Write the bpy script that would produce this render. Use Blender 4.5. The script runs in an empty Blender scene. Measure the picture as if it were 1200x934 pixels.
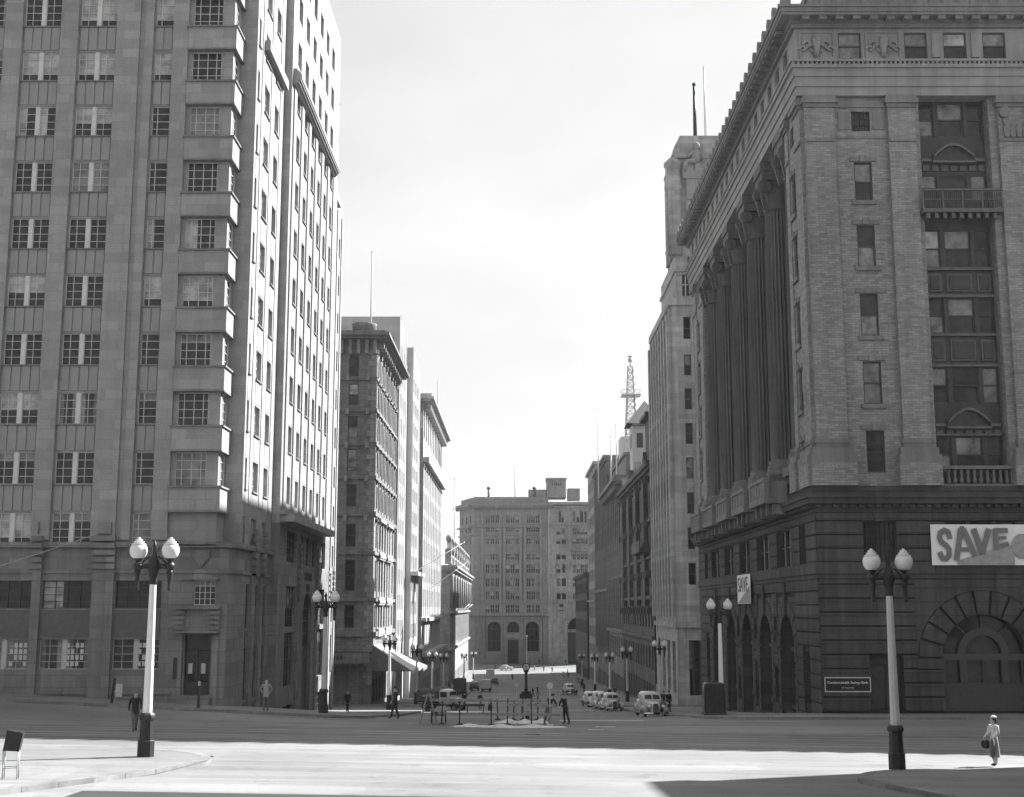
import bpy, bmesh, math, random
from mathutils import Vector, Matrix
random.seed(7)
R = math.radians
SC = bpy.context.scene
COL = SC.collection
WORLD_LOC = {}

# ------------------------------------------------------------------ materials
def new_mat(name):
    m = bpy.data.materials.new(name); m.use_nodes = True
    nt = m.node_tree
    return m, nt, nt.nodes['Principled BSDF']

def g(v): return (v, v, v, 1)

def mathn(nt, op, a, b=None, clamp=False):
    n = nt.nodes.new('ShaderNodeMath'); n.operation = op; n.use_clamp = clamp
    for i, s in enumerate((a, b)):
        if s is None: continue
        if isinstance(s, (int, float)): n.inputs[i].default_value = s
        else: nt.links.new(s, n.inputs[i])
    return n.outputs[0]

def noise(nt, vec, scale, detail=4, rough=.55):
    n = nt.nodes.new('ShaderNodeTexNoise'); n.inputs['Scale'].default_value = scale
    n.inputs['Detail'].default_value = detail; n.inputs['Roughness'].default_value = rough
    nt.links.new(vec, n.inputs['Vector'])
    return n.outputs['Fac']

def maprange(nt, val, a, b, c, d):
    n = nt.nodes.new('ShaderNodeMapRange')
    nt.links.new(val, n.inputs[0])
    for i, x in zip((1, 2, 3, 4), (a, b, c, d)): n.inputs[i].default_value = x
    return n.outputs[0]

def mapping(nt, vec, sc):
    n = nt.nodes.new('ShaderNodeMapping'); n.inputs['Scale'].default_value = sc
    nt.links.new(vec, n.inputs['Vector'])
    return n.outputs[0]

def stone(name, col, bw=1.1, bh=.5, var=.10, mortar=.72, ms=.018, rough=.85, stain=.22, streak=.2, bump=.25, mottling=.1, grain=9):
    """masonry laid in courses, with soot and water stains of its own"""
    m, nt, b = new_mat(name)
    tc = nt.nodes.new('ShaderNodeTexCoord')
    br = nt.nodes.new('ShaderNodeTexBrick')
    nt.links.new(tc.outputs['UV'], br.inputs['Vector'])
    br.inputs['Scale'].default_value = 1
    br.inputs['Brick Width'].default_value = bw; br.inputs['Row Height'].default_value = bh
    br.inputs['Mortar Size'].default_value = ms; br.inputs['Mortar Smooth'].default_value = .3
    br.inputs['Bias'].default_value = 0
    br.inputs['Color1'].default_value = g(1 - var); br.inputs['Color2'].default_value = g(1 + var)
    br.inputs['Mortar'].default_value = g(mortar)
    bwn = nt.nodes.new('ShaderNodeRGBToBW'); nt.links.new(br.outputs['Color'], bwn.inputs[0])
    big = maprange(nt, noise(nt, tc.outputs['UV'], .13, 5, .6), .3, .7, 1 - stain, 1 + stain * .6)
    st = maprange(nt, noise(nt, mapping(nt, tc.outputs['UV'], (1.6, .09, 1)), 1, 4, .6), .35, .68, 1 - streak, 1 + streak * .4)
    fine = maprange(nt, noise(nt, tc.outputs['UV'], grain, 3, .6), .25, .75, 1 - mottling, 1 + mottling)
    fine = mathn(nt, 'MULTIPLY', fine, maprange(nt, noise(nt, tc.outputs['UV'], .8, 4, .65), .3, .7, 1 - stain * .45, 1 + stain * .35))
    v = mathn(nt, 'MULTIPLY', mathn(nt, 'MULTIPLY', bwn.outputs[0], big), mathn(nt, 'MULTIPLY', st, fine))
    v = mathn(nt, 'MULTIPLY', v, col * .66, True)
    nt.links.new(v, b.inputs['Base Color'])
    b.inputs['Roughness'].default_value = rough; b.inputs['Specular IOR Level'].default_value = .25
    if bump:
        bp = nt.nodes.new('ShaderNodeBump'); bp.inputs['Strength'].default_value = bump; bp.inputs['Distance'].default_value = .03
        nt.links.new(mathn(nt, 'ADD', mathn(nt, 'MULTIPLY', br.outputs['Fac'], -1), mathn(nt, 'MULTIPLY', fine, .5)), bp.inputs['Height'])
        nt.links.new(bp.outputs[0], b.inputs['Normal'])
    return m

def plain(name, col, rough=.7, metal=0, var=.12, scale=3, spec=.3, coat=0):
    m, nt, b = new_mat(name)
    tc = nt.nodes.new('ShaderNodeTexCoord')
    f = maprange(nt, noise(nt, tc.outputs['Object'], scale, 4), .3, .7, (1 - var) * col, min(1, (1 + var) * col))
    nt.links.new(f, b.inputs['Base Color'])
    b.inputs['Roughness'].default_value = rough; b.inputs['Metallic'].default_value = metal
    b.inputs['Specular IOR Level'].default_value = spec; b.inputs['Coat Weight'].default_value = coat
    return m

def glass(name, col, rough=.06):
    m, nt, b = new_mat(name)
    tc = nt.nodes.new('ShaderNodeTexCoord'); oi = nt.nodes.new('ShaderNodeObjectInfo')
    vm = nt.nodes.new('ShaderNodeVectorMath'); vm.operation = 'ADD'
    nt.links.new(tc.outputs['Object'], vm.inputs[0]); nt.links.new(oi.outputs['Location'], vm.inputs[1])
    f = maprange(nt, noise(nt, vm.outputs[0], 1.1, 4, .6), .3, .7, col * .45, col * 1.7)
    nt.links.new(f, b.inputs['Base Color']); b.inputs['Roughness'].default_value = rough
    b.inputs['Specular IOR Level'].default_value = .28
    bp = nt.nodes.new('ShaderNodeBump'); bp.inputs['Strength'].default_value = .06; bp.inputs['Distance'].default_value = .05
    nt.links.new(noise(nt, vm.outputs[0], .9, 1), bp.inputs['Height']); nt.links.new(bp.outputs[0], b.inputs['Normal'])
    return m

def road_mat(name, col, stainv, tracks=True):
    m, nt, b = new_mat(name)
    tc = nt.nodes.new('ShaderNodeTexCoord'); P = tc.outputs['Object']
    a = maprange(nt, noise(nt, P, .08, 6, .62), .3, .7, 1 - stainv, 1 + stainv * .7)
    c = maprange(nt, noise(nt, P, 14, 4, .7), .25, .75, .88, 1.12)
    s = maprange(nt, noise(nt, mapping(nt, P, (.05, .9, 1)), 1, 5, .65), .32, .68, 1 - stainv * .8, 1 + stainv * .5)
    cr = nt.nodes.new('ShaderNodeTexVoronoi'); cr.feature = 'DISTANCE_TO_EDGE'; cr.inputs['Scale'].default_value = .22
    vm = nt.nodes.new('ShaderNodeVectorMath'); vm.operation = 'ADD'
    nz = nt.nodes.new('ShaderNodeTexNoise'); nz.inputs['Scale'].default_value = .6; nz.inputs['Detail'].default_value = 4
    nt.links.new(P, nz.inputs['Vector']); nt.links.new(P, vm.inputs[0]); nt.links.new(nz.outputs['Color'], vm.inputs[1])
    nt.links.new(vm.outputs[0], cr.inputs['Vector'])
    k = maprange(nt, cr.outputs['Distance'], 0, .008, .87, 1)
    pv_ = nt.nodes.new('ShaderNodeTexVoronoi'); pv_.feature = 'F1'; pv_.distance = 'CHEBYCHEV'; pv_.inputs['Scale'].default_value = .16; pv_.inputs['Randomness'].default_value = .8
    nt.links.new(mapping(nt, P, (.7, 1.6, 1)), pv_.inputs['Vector'])
    sp_ = nt.nodes.new('ShaderNodeSeparateColor'); nt.links.new(pv_.outputs['Color'], sp_.inputs[0])
    k = mathn(nt, 'MULTIPLY', k, maprange(nt, sp_.outputs[0], 0, 1, .88, 1.06))            # patched areas
    oil = maprange(nt, noise(nt, P, .9, 5, .7), .56, .70, 1, .72)                          # oil and tyre stains
    k = mathn(nt, 'MULTIPLY', k, oil)
    v = mathn(nt, 'MULTIPLY', mathn(nt, 'MULTIPLY', a, c), mathn(nt, 'MULTIPLY', s, k))
    nt.links.new(mathn(nt, 'MULTIPLY', v, col, True), b.inputs['Base Color'])
    b.inputs['Roughness'].default_value = .8; b.inputs['Specular IOR Level'].default_value = .3
    return m

M = {}
M['left_stone'] = stone('pale_sandstone', .42, 1.3, .62, .125, .84, .02, stain=.16, streak=.09, mottling=.12)
M['left_base'] = stone('darker_base_stone', .30, 1.5, .7, .17, .74, .022, stain=.22, streak=.2)
M['arch_frame'] = plain('arch_frame_paint', .06, .5)
M['left_spandrel'] = plain('spandrel_stone', .25, .8, var=.1, scale=.6)
M['left_dark'] = plain('dark_spandrel', .10, .6, var=.15)
M['white_paint'] = plain('white_paint', .72, .5, var=.06)
M['grey_paint'] = plain('grey_paint', .42, .5)
M['granite'] = stone('sooty_granite', .115, 7.3, .84, .13, .7, .03, stain=.28, streak=.32, bump=.5, mottling=.16)
M['brick'] = stone('pale_brick', .37, .46, .155, .24, .72, .016, stain=.15, streak=.15, bump=.3, mottling=.14)
M['bank_trim'] = stone('bank_stone_trim', .29, 3, 1.2, .05, .9, .01, stain=.2, streak=.25, bump=.1)
M['bank_pale'] = stone('bank_pale_trim', .40, 3, 1.2, .05, .9, .01, stain=.2, streak=.2, bump=.1)
M['column_stone'] = stone('column_stone', .21, 9, 2.6, .07, .8, .012, stain=.22, streak=.35, bump=.1)
M['bronze'] = plain('bronze_panel', .05, .5, .2, var=.25)
M['bronze_trim'] = plain('bronze_trim', .105, .5, .1, var=.2)
M['granite_joint'] = plain('dark_joint', .022, .9, var=.2)  # darker tone of the wall sunk between the raised blocks
M['mlc_stone'] = stone('mlc_sandstone', .52, 1.6, .62, .16, .82, .018, stain=.22, streak=.3)
M['mlc_dark'] = plain('mlc_dark_stone', .07, .5)
M['dark_brown'] = stone('sooty_sandstone', .28, .9, .42, .14, .7, .02, stain=.3, streak=.25)
M['mid_stone'] = stone('weathered_sandstone', .42, 1.1, .5, .12, .78, .02, stain=.25, streak=.3)
M['white_render'] = stone('pale_render', .62, 2, 1, .05, .9, .01, stain=.1, streak=.08)
M['lit_stone'] = stone('pale_freestone', .56, 1.1, .5, .1, .8, .02, stain=.18, streak=.14)
M['ornate_stone'] = stone('carved_sandstone', .46, 1, .5, .12, .75, .02, stain=.3, streak=.3)
M['end_stone'] = stone('bank_granite_far', .34, 1.6, .7, .08, .8, .02, stain=.14, streak=.16)
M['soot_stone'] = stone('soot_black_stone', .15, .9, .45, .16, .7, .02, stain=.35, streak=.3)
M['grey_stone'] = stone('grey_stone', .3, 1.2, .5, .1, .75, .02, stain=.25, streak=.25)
M['glass'] = glass('dark_window_glass', .03)
M['blind'] = glass('window_blind', .30, .12)
M['curtain'] = glass('net_curtain', .16, .1)
M['iron'] = plain('black_cast_iron', .03, .45, .3, var=.2)
M['steel_white'] = plain('white_steel_frame', .52, .5)
M['timber_dark'] = plain('dark_timber', .05, .5, var=.25)
M['timber'] = plain('weathered_timber', .22, .8, var=.3, scale=6)
M['pole_white'] = plain('white_pole_paint', .66, .45, var=.08)
M['pole_grey'] = plain('grey_pole_paint', .42, .5, var=.1)
M['globe'] = plain('opal_glass', .62, .22, var=.02, spec=.5)
M['roof'] = plain('roof_felt', .12, .9)
M['tile'] = plain('roof_tile', .16, .8)
M['road'] = road_mat('worn_concrete_road', .185, .3)
M['pave'] = road_mat('flagstone_pavement', .19, .22)
M['kerb'] = stone('kerbstone', .31, 1.2, .4, .15, .6, .02)
M['track'] = plain('tram_rail_steel', .42, .5, .3, var=.3, scale=.4)
M['worn'] = plain('worn_strip', .2, .85, var=.3, scale=.5)
M['shade_strip'] = road_mat('painted_shade_road', .04, .2)  # near-black road colour, foreground shade put into the surface
M['lane'] = plain('pale_lane_paint', .55, .8, var=.25, scale=2)
M['sand'] = plain('pale_sand', .50, .95, var=.25, scale=5)
M['black'] = plain('black_cloth', .02, .85)
M['navy'] = plain('dark_suit', .028, .85)
M['greysuit'] = plain('grey_suit', .12, .85)
M['lightcloth'] = plain('light_cloth', .5, .85)
M['shirt'] = plain('faded_shirt', .27, .85)
M['midcloth'] = plain('mid_grey_cloth', .25, .85)
M['skin'] = plain('skin', .38, .6, var=.05)
M['hair'] = plain('dark_hair', .03, .6)
M['car_white'] = plain('cream_car_paint', .42, .25, var=.04, coat=.5)
M['car_grey'] = plain('grey_car_paint', .2, .25, var=.04, coat=.5)
M['car_black'] = plain('black_car_paint', .02, .2, var=.04, coat=.5)
M['chrome'] = plain('chrome', .6, .18, 1, var=.05)
M['rubber'] = plain('rubber', .03, .8)
M['canvas'] = plain('dark_canvas', .08, .9, var=.3)
M['banner'] = plain('banner_cloth', .74, .8, var=.06, scale=.8)
M['letter'] = plain('banner_lettering', .17, .8, var=.15)
M['bannerband'] = plain('banner_band', .30, .8, var=.2)
M['awning'] = plain('awning_canvas', .55, .85, var=.12)
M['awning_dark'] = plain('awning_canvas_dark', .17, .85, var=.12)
M['wire'] = plain('pale_wire', .4, .6)

# ------------------------------------------------------------------ mesh builder
class MB:
    def __init__(self): self.v = []; self.f = []; self.m = []; self.s = []; self.k = []
    def mark(self): self.k.append((len(self.v), len(self.f)))
    def face(self, pts, mi=0, sm=False):
        i = len(self.v); self.v += [tuple(p) for p in pts]; self.f.append(tuple(range(i, i + len(pts)))); self.m.append(mi); self.s.append(sm)
    def box(self, x0, x1, y0, y1, z0, z1, mi=0):
        i = len(self.v)
        self.v += [(x0, y0, z0), (x1, y0, z0), (x1, y1, z0), (x0, y1, z0), (x0, y0, z1), (x1, y0, z1), (x1, y1, z1), (x0, y1, z1)]
        for q in ((3, 2, 1, 0), (4, 5, 6, 7), (0, 1, 5, 4), (1, 2, 6, 5), (2, 3, 7, 6), (3, 0, 4, 7)):
            self.f.append(tuple(i + k for k in q)); self.m.append(mi); self.s.append(False)
    def ring(self, fp, z0, z1, p, mi=0): self.box(fp[0] - p, fp[1] + p, fp[2] - p, fp[3] + p, z0, z1, mi)
    def fbox(self, F, u0, u1, v0, v1, w0, w1, mi=0):
        i = len(self.v)
        for w in (w1, w0):
            for u, v in ((u0, v0), (u1, v0), (u1, v1), (u0, v1)): self.v.append(F.p(u, v, w))
        for q in ((0, 1, 2, 3), (7, 6, 5, 4), (4, 5, 1, 0), (5, 6, 2, 1), (6, 7, 3, 2), (7, 4, 0, 3)):
            self.f.append(tuple(i + k for k in q)); self.m.append(mi); self.s.append(False)
    def fprism(self, F, poly, w0, w1, mi=0):
        n = len(poly)
        self.face([F.p(u, v, w1) for u, v in poly], mi)
        for k in range(n):
            (a, b), (c, d) = poly[k], poly[(k + 1) % n]
            self.face([F.p(a, b, w1), F.p(a, b, w0), F.p(c, d, w0), F.p(c, d, w1)], mi)
    def lathe(self, prof, c=(0, 0, 0), n=16, mi=0, sm=True, flute=0):
        i = len(self.v)
        for r, z in prof:
            for k in range(n):
                a = 2 * math.pi * k / n; rr = r * (1 - (flute if k % 2 else 0))
                self.v.append((c[0] + rr * math.cos(a), c[1] + rr * math.sin(a), c[2] + z))
        for j in range(len(prof) - 1):
            for k in range(n):
                k2 = (k + 1) % n
                self.f.append((i + j * n + k, i + j * n + k2, i + (j + 1) * n + k2, i + (j + 1) * n + k)); self.m.append(mi); self.s.append(sm)
        self.f.append(tuple(i + (len(prof) - 1) * n + k for k in range(n))); self.m.append(mi); self.s.append(False)
        self.f.append(tuple(i + n - 1 - k for k in range(n))); self.m.append(mi); self.s.append(False)
    def tube(self, p0, p1, r0, r1=None, n=8, mi=0, sm=True):
        r1 = r0 if r1 is None else r1
        p0 = Vector(p0); p1 = Vector(p1); d = (p1 - p0).normalized()
        a = d.orthogonal().normalized(); b = d.cross(a); i = len(self.v)
        for p, r in ((p0, r0), (p1, r1)):
            for k in range(n):
                t = 2 * math.pi * k / n; self.v.append(tuple(p + (a * math.cos(t) + b * math.sin(t)) * r))
        for k in range(n):
            k2 = (k + 1) % n; self.f.append((i + k, i + k2, i + n + k2, i + n + k)); self.m.append(mi); self.s.append(sm)
        self.f.append(tuple(i + n - 1 - k for k in range(n))); self.m.append(mi); self.s.append(False)
        self.f.append(tuple(i + n + k for k in range(n))); self.m.append(mi); self.s.append(False)
    def path(self, pts, r, n=6, mi=0):
        for a, b in zip(pts, pts[1:]): self.tube(a, b, r, r, n, mi)
    def bar(self, p0, p1, w, h, mi=0):
        """square timber between two points"""
        p0 = Vector(p0); p1 = Vector(p1); d = (p1 - p0).normalized()
        up = Vector((0, 0, 1)) if abs(d.z) < .9 else Vector((0, 1, 0))
        a = d.cross(up).normalized(); b = a.cross(d); i = len(self.v)
        for p in (p0, p1):
            for s, t in ((-1, -1), (1, -1), (1, 1), (-1, 1)): self.v.append(tuple(p + a * s * w / 2 + b * t * h / 2))
        for q in ((3, 2, 1, 0), (4, 5, 6, 7), (0, 1, 5, 4), (1, 2, 6, 5), (2, 3, 7, 6), (3, 0, 4, 7)):
            self.f.append(tuple(i + k for k in q)); self.m.append(mi); self.s.append(False)
    def ball(self, c, rx, ry=None, rz=None, n=12, m=8, mi=0):
        ry = ry or rx; rz = rz or rx; i = len(self.v)
        for j in range(m + 1):
            t = math.pi * j / m
            for k in range(n):
                a = 2 * math.pi * k / n
                self.v.append((c[0] + rx * math.sin(t) * math.cos(a), c[1] + ry * math.sin(t) * math.sin(a), c[2] - rz * math.cos(t)))
        for j in range(m):
            for k in range(n):
                k2 = (k + 1) % n
                self.f.append((i + j * n + k, i + j * n + k2, i + (j + 1) * n + k2, i + (j + 1) * n + k)); self.m.append(mi); self.s.append(True)
    def loft(self, secs, n=20, e=3.2, mi=0, axis='y'):
        """rounded-box sections (pos, centre x, half width, z0, z1) joined along y"""
        i = len(self.v)
        for y, cx, hw, z0, z1 in secs:
            for k in range(n):
                a = 2 * math.pi * (k + .5) / n; c, s = math.cos(a), math.sin(a)
                x = cx + hw * math.copysign(abs(c) ** (2 / e), c)
                z = (z0 + z1) / 2 + (z1 - z0) / 2 * math.copysign(abs(s) ** (2 / e), s)
                self.v.append((x, y, z) if axis == 'y' else (y, x, z))
        for j in range(len(secs) - 1):
            for k in range(n):
                k2 = (k + 1) % n
                self.f.append((i + j * n + k, i + (j + 1) * n + k, i + (j + 1) * n + k2, i + j * n + k2)); self.m.append(mi); self.s.append(True)
        self.f.append(tuple(i + k for k in range(n))); self.m.append(mi); self.s.append(False)
        o = i + (len(secs) - 1) * n
        self.f.append(tuple(o + n - 1 - k for k in range(n))); self.m.append(mi); self.s.append(False)
    def mesh(self, name, mats, off=(0, 0, 0)):
        me = bpy.data.meshes.new(name)
        me.from_pydata([(x - off[0], y - off[1], z - off[2]) for x, y, z in self.v], [], self.f)
        for m in (mats if isinstance(mats, (list, tuple)) else [mats]): me.materials.append(m)
        me.polygons.foreach_set('material_index', self.m)
        me.polygons.foreach_set('use_smooth', self.s)
        uv = me.uv_layers.new(name='UVMap').data
        for p in me.polygons:
            n = p.normal; ax, ay, az = abs(n.x), abs(n.y), abs(n.z)
            for li in p.loop_indices:
                c = self.v[me.loops[li].vertex_index]
                uv[li].uv = (c[0], c[1]) if az > ax and az > ay else ((c[1], c[2]) if ax > ay else (c[0], c[2]))
        me.update()
        return me
    def build(self, name, mats, parent=None, origin=None):
        if not self.v: return None
        if origin is None:
            xs = [p[0] for p in self.v]; ys = [p[1] for p in self.v]
            origin = ((min(xs) + max(xs)) / 2, (min(ys) + max(ys)) / 2, min(p[2] for p in self.v))
        return link(name, self.mesh(name, mats, origin), parent, origin)

def build_each(mb, name, mats, parent, limit=100):
    """one part per mark()"""
    ks = mb.k + [(len(mb.v), len(mb.f))]
    for i, ((v0, f0), (v1, f1)) in enumerate(zip(ks, ks[1:])):
        if i == limit: v1, f1 = ks[-1]
        s = MB(); s.v = mb.v[v0:v1]; s.f = [tuple(x - v0 for x in q) for q in mb.f[f0:f1]]; s.m = mb.m[f0:f1]; s.s = mb.s[f0:f1]
        o = s.build(name, mats, parent)
        if i == limit:
            o['kind'] = 'stuff'; break

def link(name, me, parent=None, loc=(0, 0, 0), rz=0):
    o = bpy.data.objects.new(name, me); COL.objects.link(o)
    w = Vector(loc); WORLD_LOC[o.name] = w
    if parent is not None:
        o.parent = parent; o.location = w - WORLD_LOC[parent.name]
    else: o.location = w
    o.rotation_euler = (0, 0, rz)
    return o

def child(name, mb, mats, parent):
    """part built in its parent's own frame"""
    o = bpy.data.objects.new(name, mb.mesh(name, mats)); COL.objects.link(o); o.parent = parent
    WORLD_LOC[o.name] = Vector((0, 0, 0))
    return o

def thing(name, label, cat, loc=(0, 0, 0), rz=0, group=None):
    o = bpy.data.objects.new(name, None); COL.objects.link(o)
    o.location = loc; o.rotation_euler = (0, 0, rz); o.empty_display_size = .3
    WORLD_LOC[o.name] = Vector(loc)
    return tag(o, label, cat, group)

def tag(o, label, cat, group=None, kind=None):
    o['label'] = label; o['category'] = cat
    if group: o['group'] = group
    if kind: o['kind'] = kind
    return o

def struct(o, kind='structure'):
    o['kind'] = kind
    return o

def dup(root, loc, rz=None, label=None, scale=None):
    def cp(o, par):
        c = o.copy(); COL.objects.link(c)
        if par is not None:
            c.parent = par; c.matrix_parent_inverse = o.matrix_parent_inverse.copy()
        for ch in o.children: cp(ch, c)
        return c
    r = cp(root, None); r.location = loc
    WORLD_LOC[r.name] = Vector(loc)
    if rz is not None: r.rotation_euler = (0, 0, rz)
    if label: r['label'] = label
    if scale: r.scale = (scale,) * 3
    return r

# ------------------------------------------------------------------ facades
class F:
    def __init__(self, o, U, N):
        self.o = Vector(o); self.U = Vector(U); self.N = Vector(N); self.Z = Vector((0, 0, 1))
        self.rz = math.atan2(self.U.y, self.U.x)
    def p(self, u, v, w=0): return tuple(self.o + self.U * u + self.Z * v + self.N * w)
def front(y): return F((0, y, 0), (1, 0, 0), (0, -1, 0))
def east(x): return F((x, 0, 0), (0, 1, 0), (1, 0, 0))       # faces +x, u = y
def west(x): return F((x, 0, 0), (0, -1, 0), (-1, 0, 0))     # faces -x, u = -y
def flip(lst): return [(-b, -a) for a, b in lst]

ARCN = 8
def arc(u0, u1, vs):
    r = (u1 - u0) / 2; c = (u0 + u1) / 2
    return [(c - r * math.cos(math.pi * k / (2 * ARCN)), vs + r * math.sin(math.pi * k / (2 * ARCN))) for k in range(2 * ARCN + 1)]

def wall(mb, Fc, u0, u1, v0, v1, ops=(), depth=.25, w=0, mi=0, rmi=None):
    """sheet of wall with real openings, each with its reveals; ops = (u0, u1, v0, v1[, 'arch'])"""
    rmi = mi if rmi is None else rmi
    ops = [o for o in ops if o[0] >= u0 - 1e-6 and o[1] <= u1 + 1e-6 and o[2] >= v0 - 1e-6 and o[3] <= v1 + 1e-6]
    us = sorted({round(x, 4) for x in [u0, u1] + [o[0] for o in ops] + [o[1] for o in ops]})
    vs = sorted({round(x, 4) for x in [v0, v1] + [o[2] for o in ops] + [o[3] for o in ops]})
    hole = set()
    ui = {x: i for i, x in enumerate(us)}; vi = {x: i for i, x in enumerate(vs)}
    for o in ops:
        for i in range(ui[round(o[0], 4)], ui[round(o[1], 4)]):
            for j in range(vi[round(o[2], 4)], vi[round(o[3], 4)]): hole.add((i, j))
    for j in range(len(vs) - 1):
        i = 0
        while i < len(us) - 1:
            if (i, j) in hole: i += 1; continue
            k = i
            while k + 1 < len(us) - 1 and (k + 1, j) not in hole: k += 1
            mb.face([Fc.p(us[i], vs[j], w), Fc.p(us[k + 1], vs[j], w), Fc.p(us[k + 1], vs[j + 1], w), Fc.p(us[i], vs[j + 1], w)], mi)
            i = k + 1
    for o in ops:
        a, b, c, d = o[:4]; d0, d1 = w, w - depth
        if len(o) > 4:
            vsp = d - (b - a) / 2; A = arc(a, b, vsp)
            for (p, q), (r, s) in zip(A, A[1:]):
                mb.face([Fc.p(p, q, w), Fc.p(r, s, w), Fc.p(r, d, w), Fc.p(p, d, w)], mi)
            loop = [(a, c)] + A + [(b, c)]
        else: loop = [(a, c), (a, d), (b, d), (b, c)]
        for (p, q), (r, s) in zip(loop, loop[1:] + loop[:1]):
            mb.face([Fc.p(p, q, d0), Fc.p(p, q, d1), Fc.p(r, s, d1), Fc.p(r, s, d0)], rmi)

def shell(mb, fp, z0, z1, skip=(), mi=0, rmi=None):
    x0, x1, y0, y1 = fp
    if 'w' not in skip: mb.face([(x0, y1, z0), (x0, y0, z0), (x0, y0, z1), (x0, y1, z1)], mi)
    if 'e' not in skip: mb.face([(x1, y0, z0), (x1, y1, z0), (x1, y1, z1), (x1, y0, z1)], mi)
    if 's' not in skip: mb.face([(x0, y0, z0), (x1, y0, z0), (x1, y0, z1), (x0, y0, z1)], mi)
    if 'n' not in skip: mb.face([(x1, y1, z0), (x0, y1, z0), (x0, y1, z1), (x1, y1, z1)], mi)
    if 'r' not in skip: mb.face([(x0, y0, z1), (x1, y0, z1), (x1, y1, z1), (x0, y1, z1)], mi if rmi is None else rmi)

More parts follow.
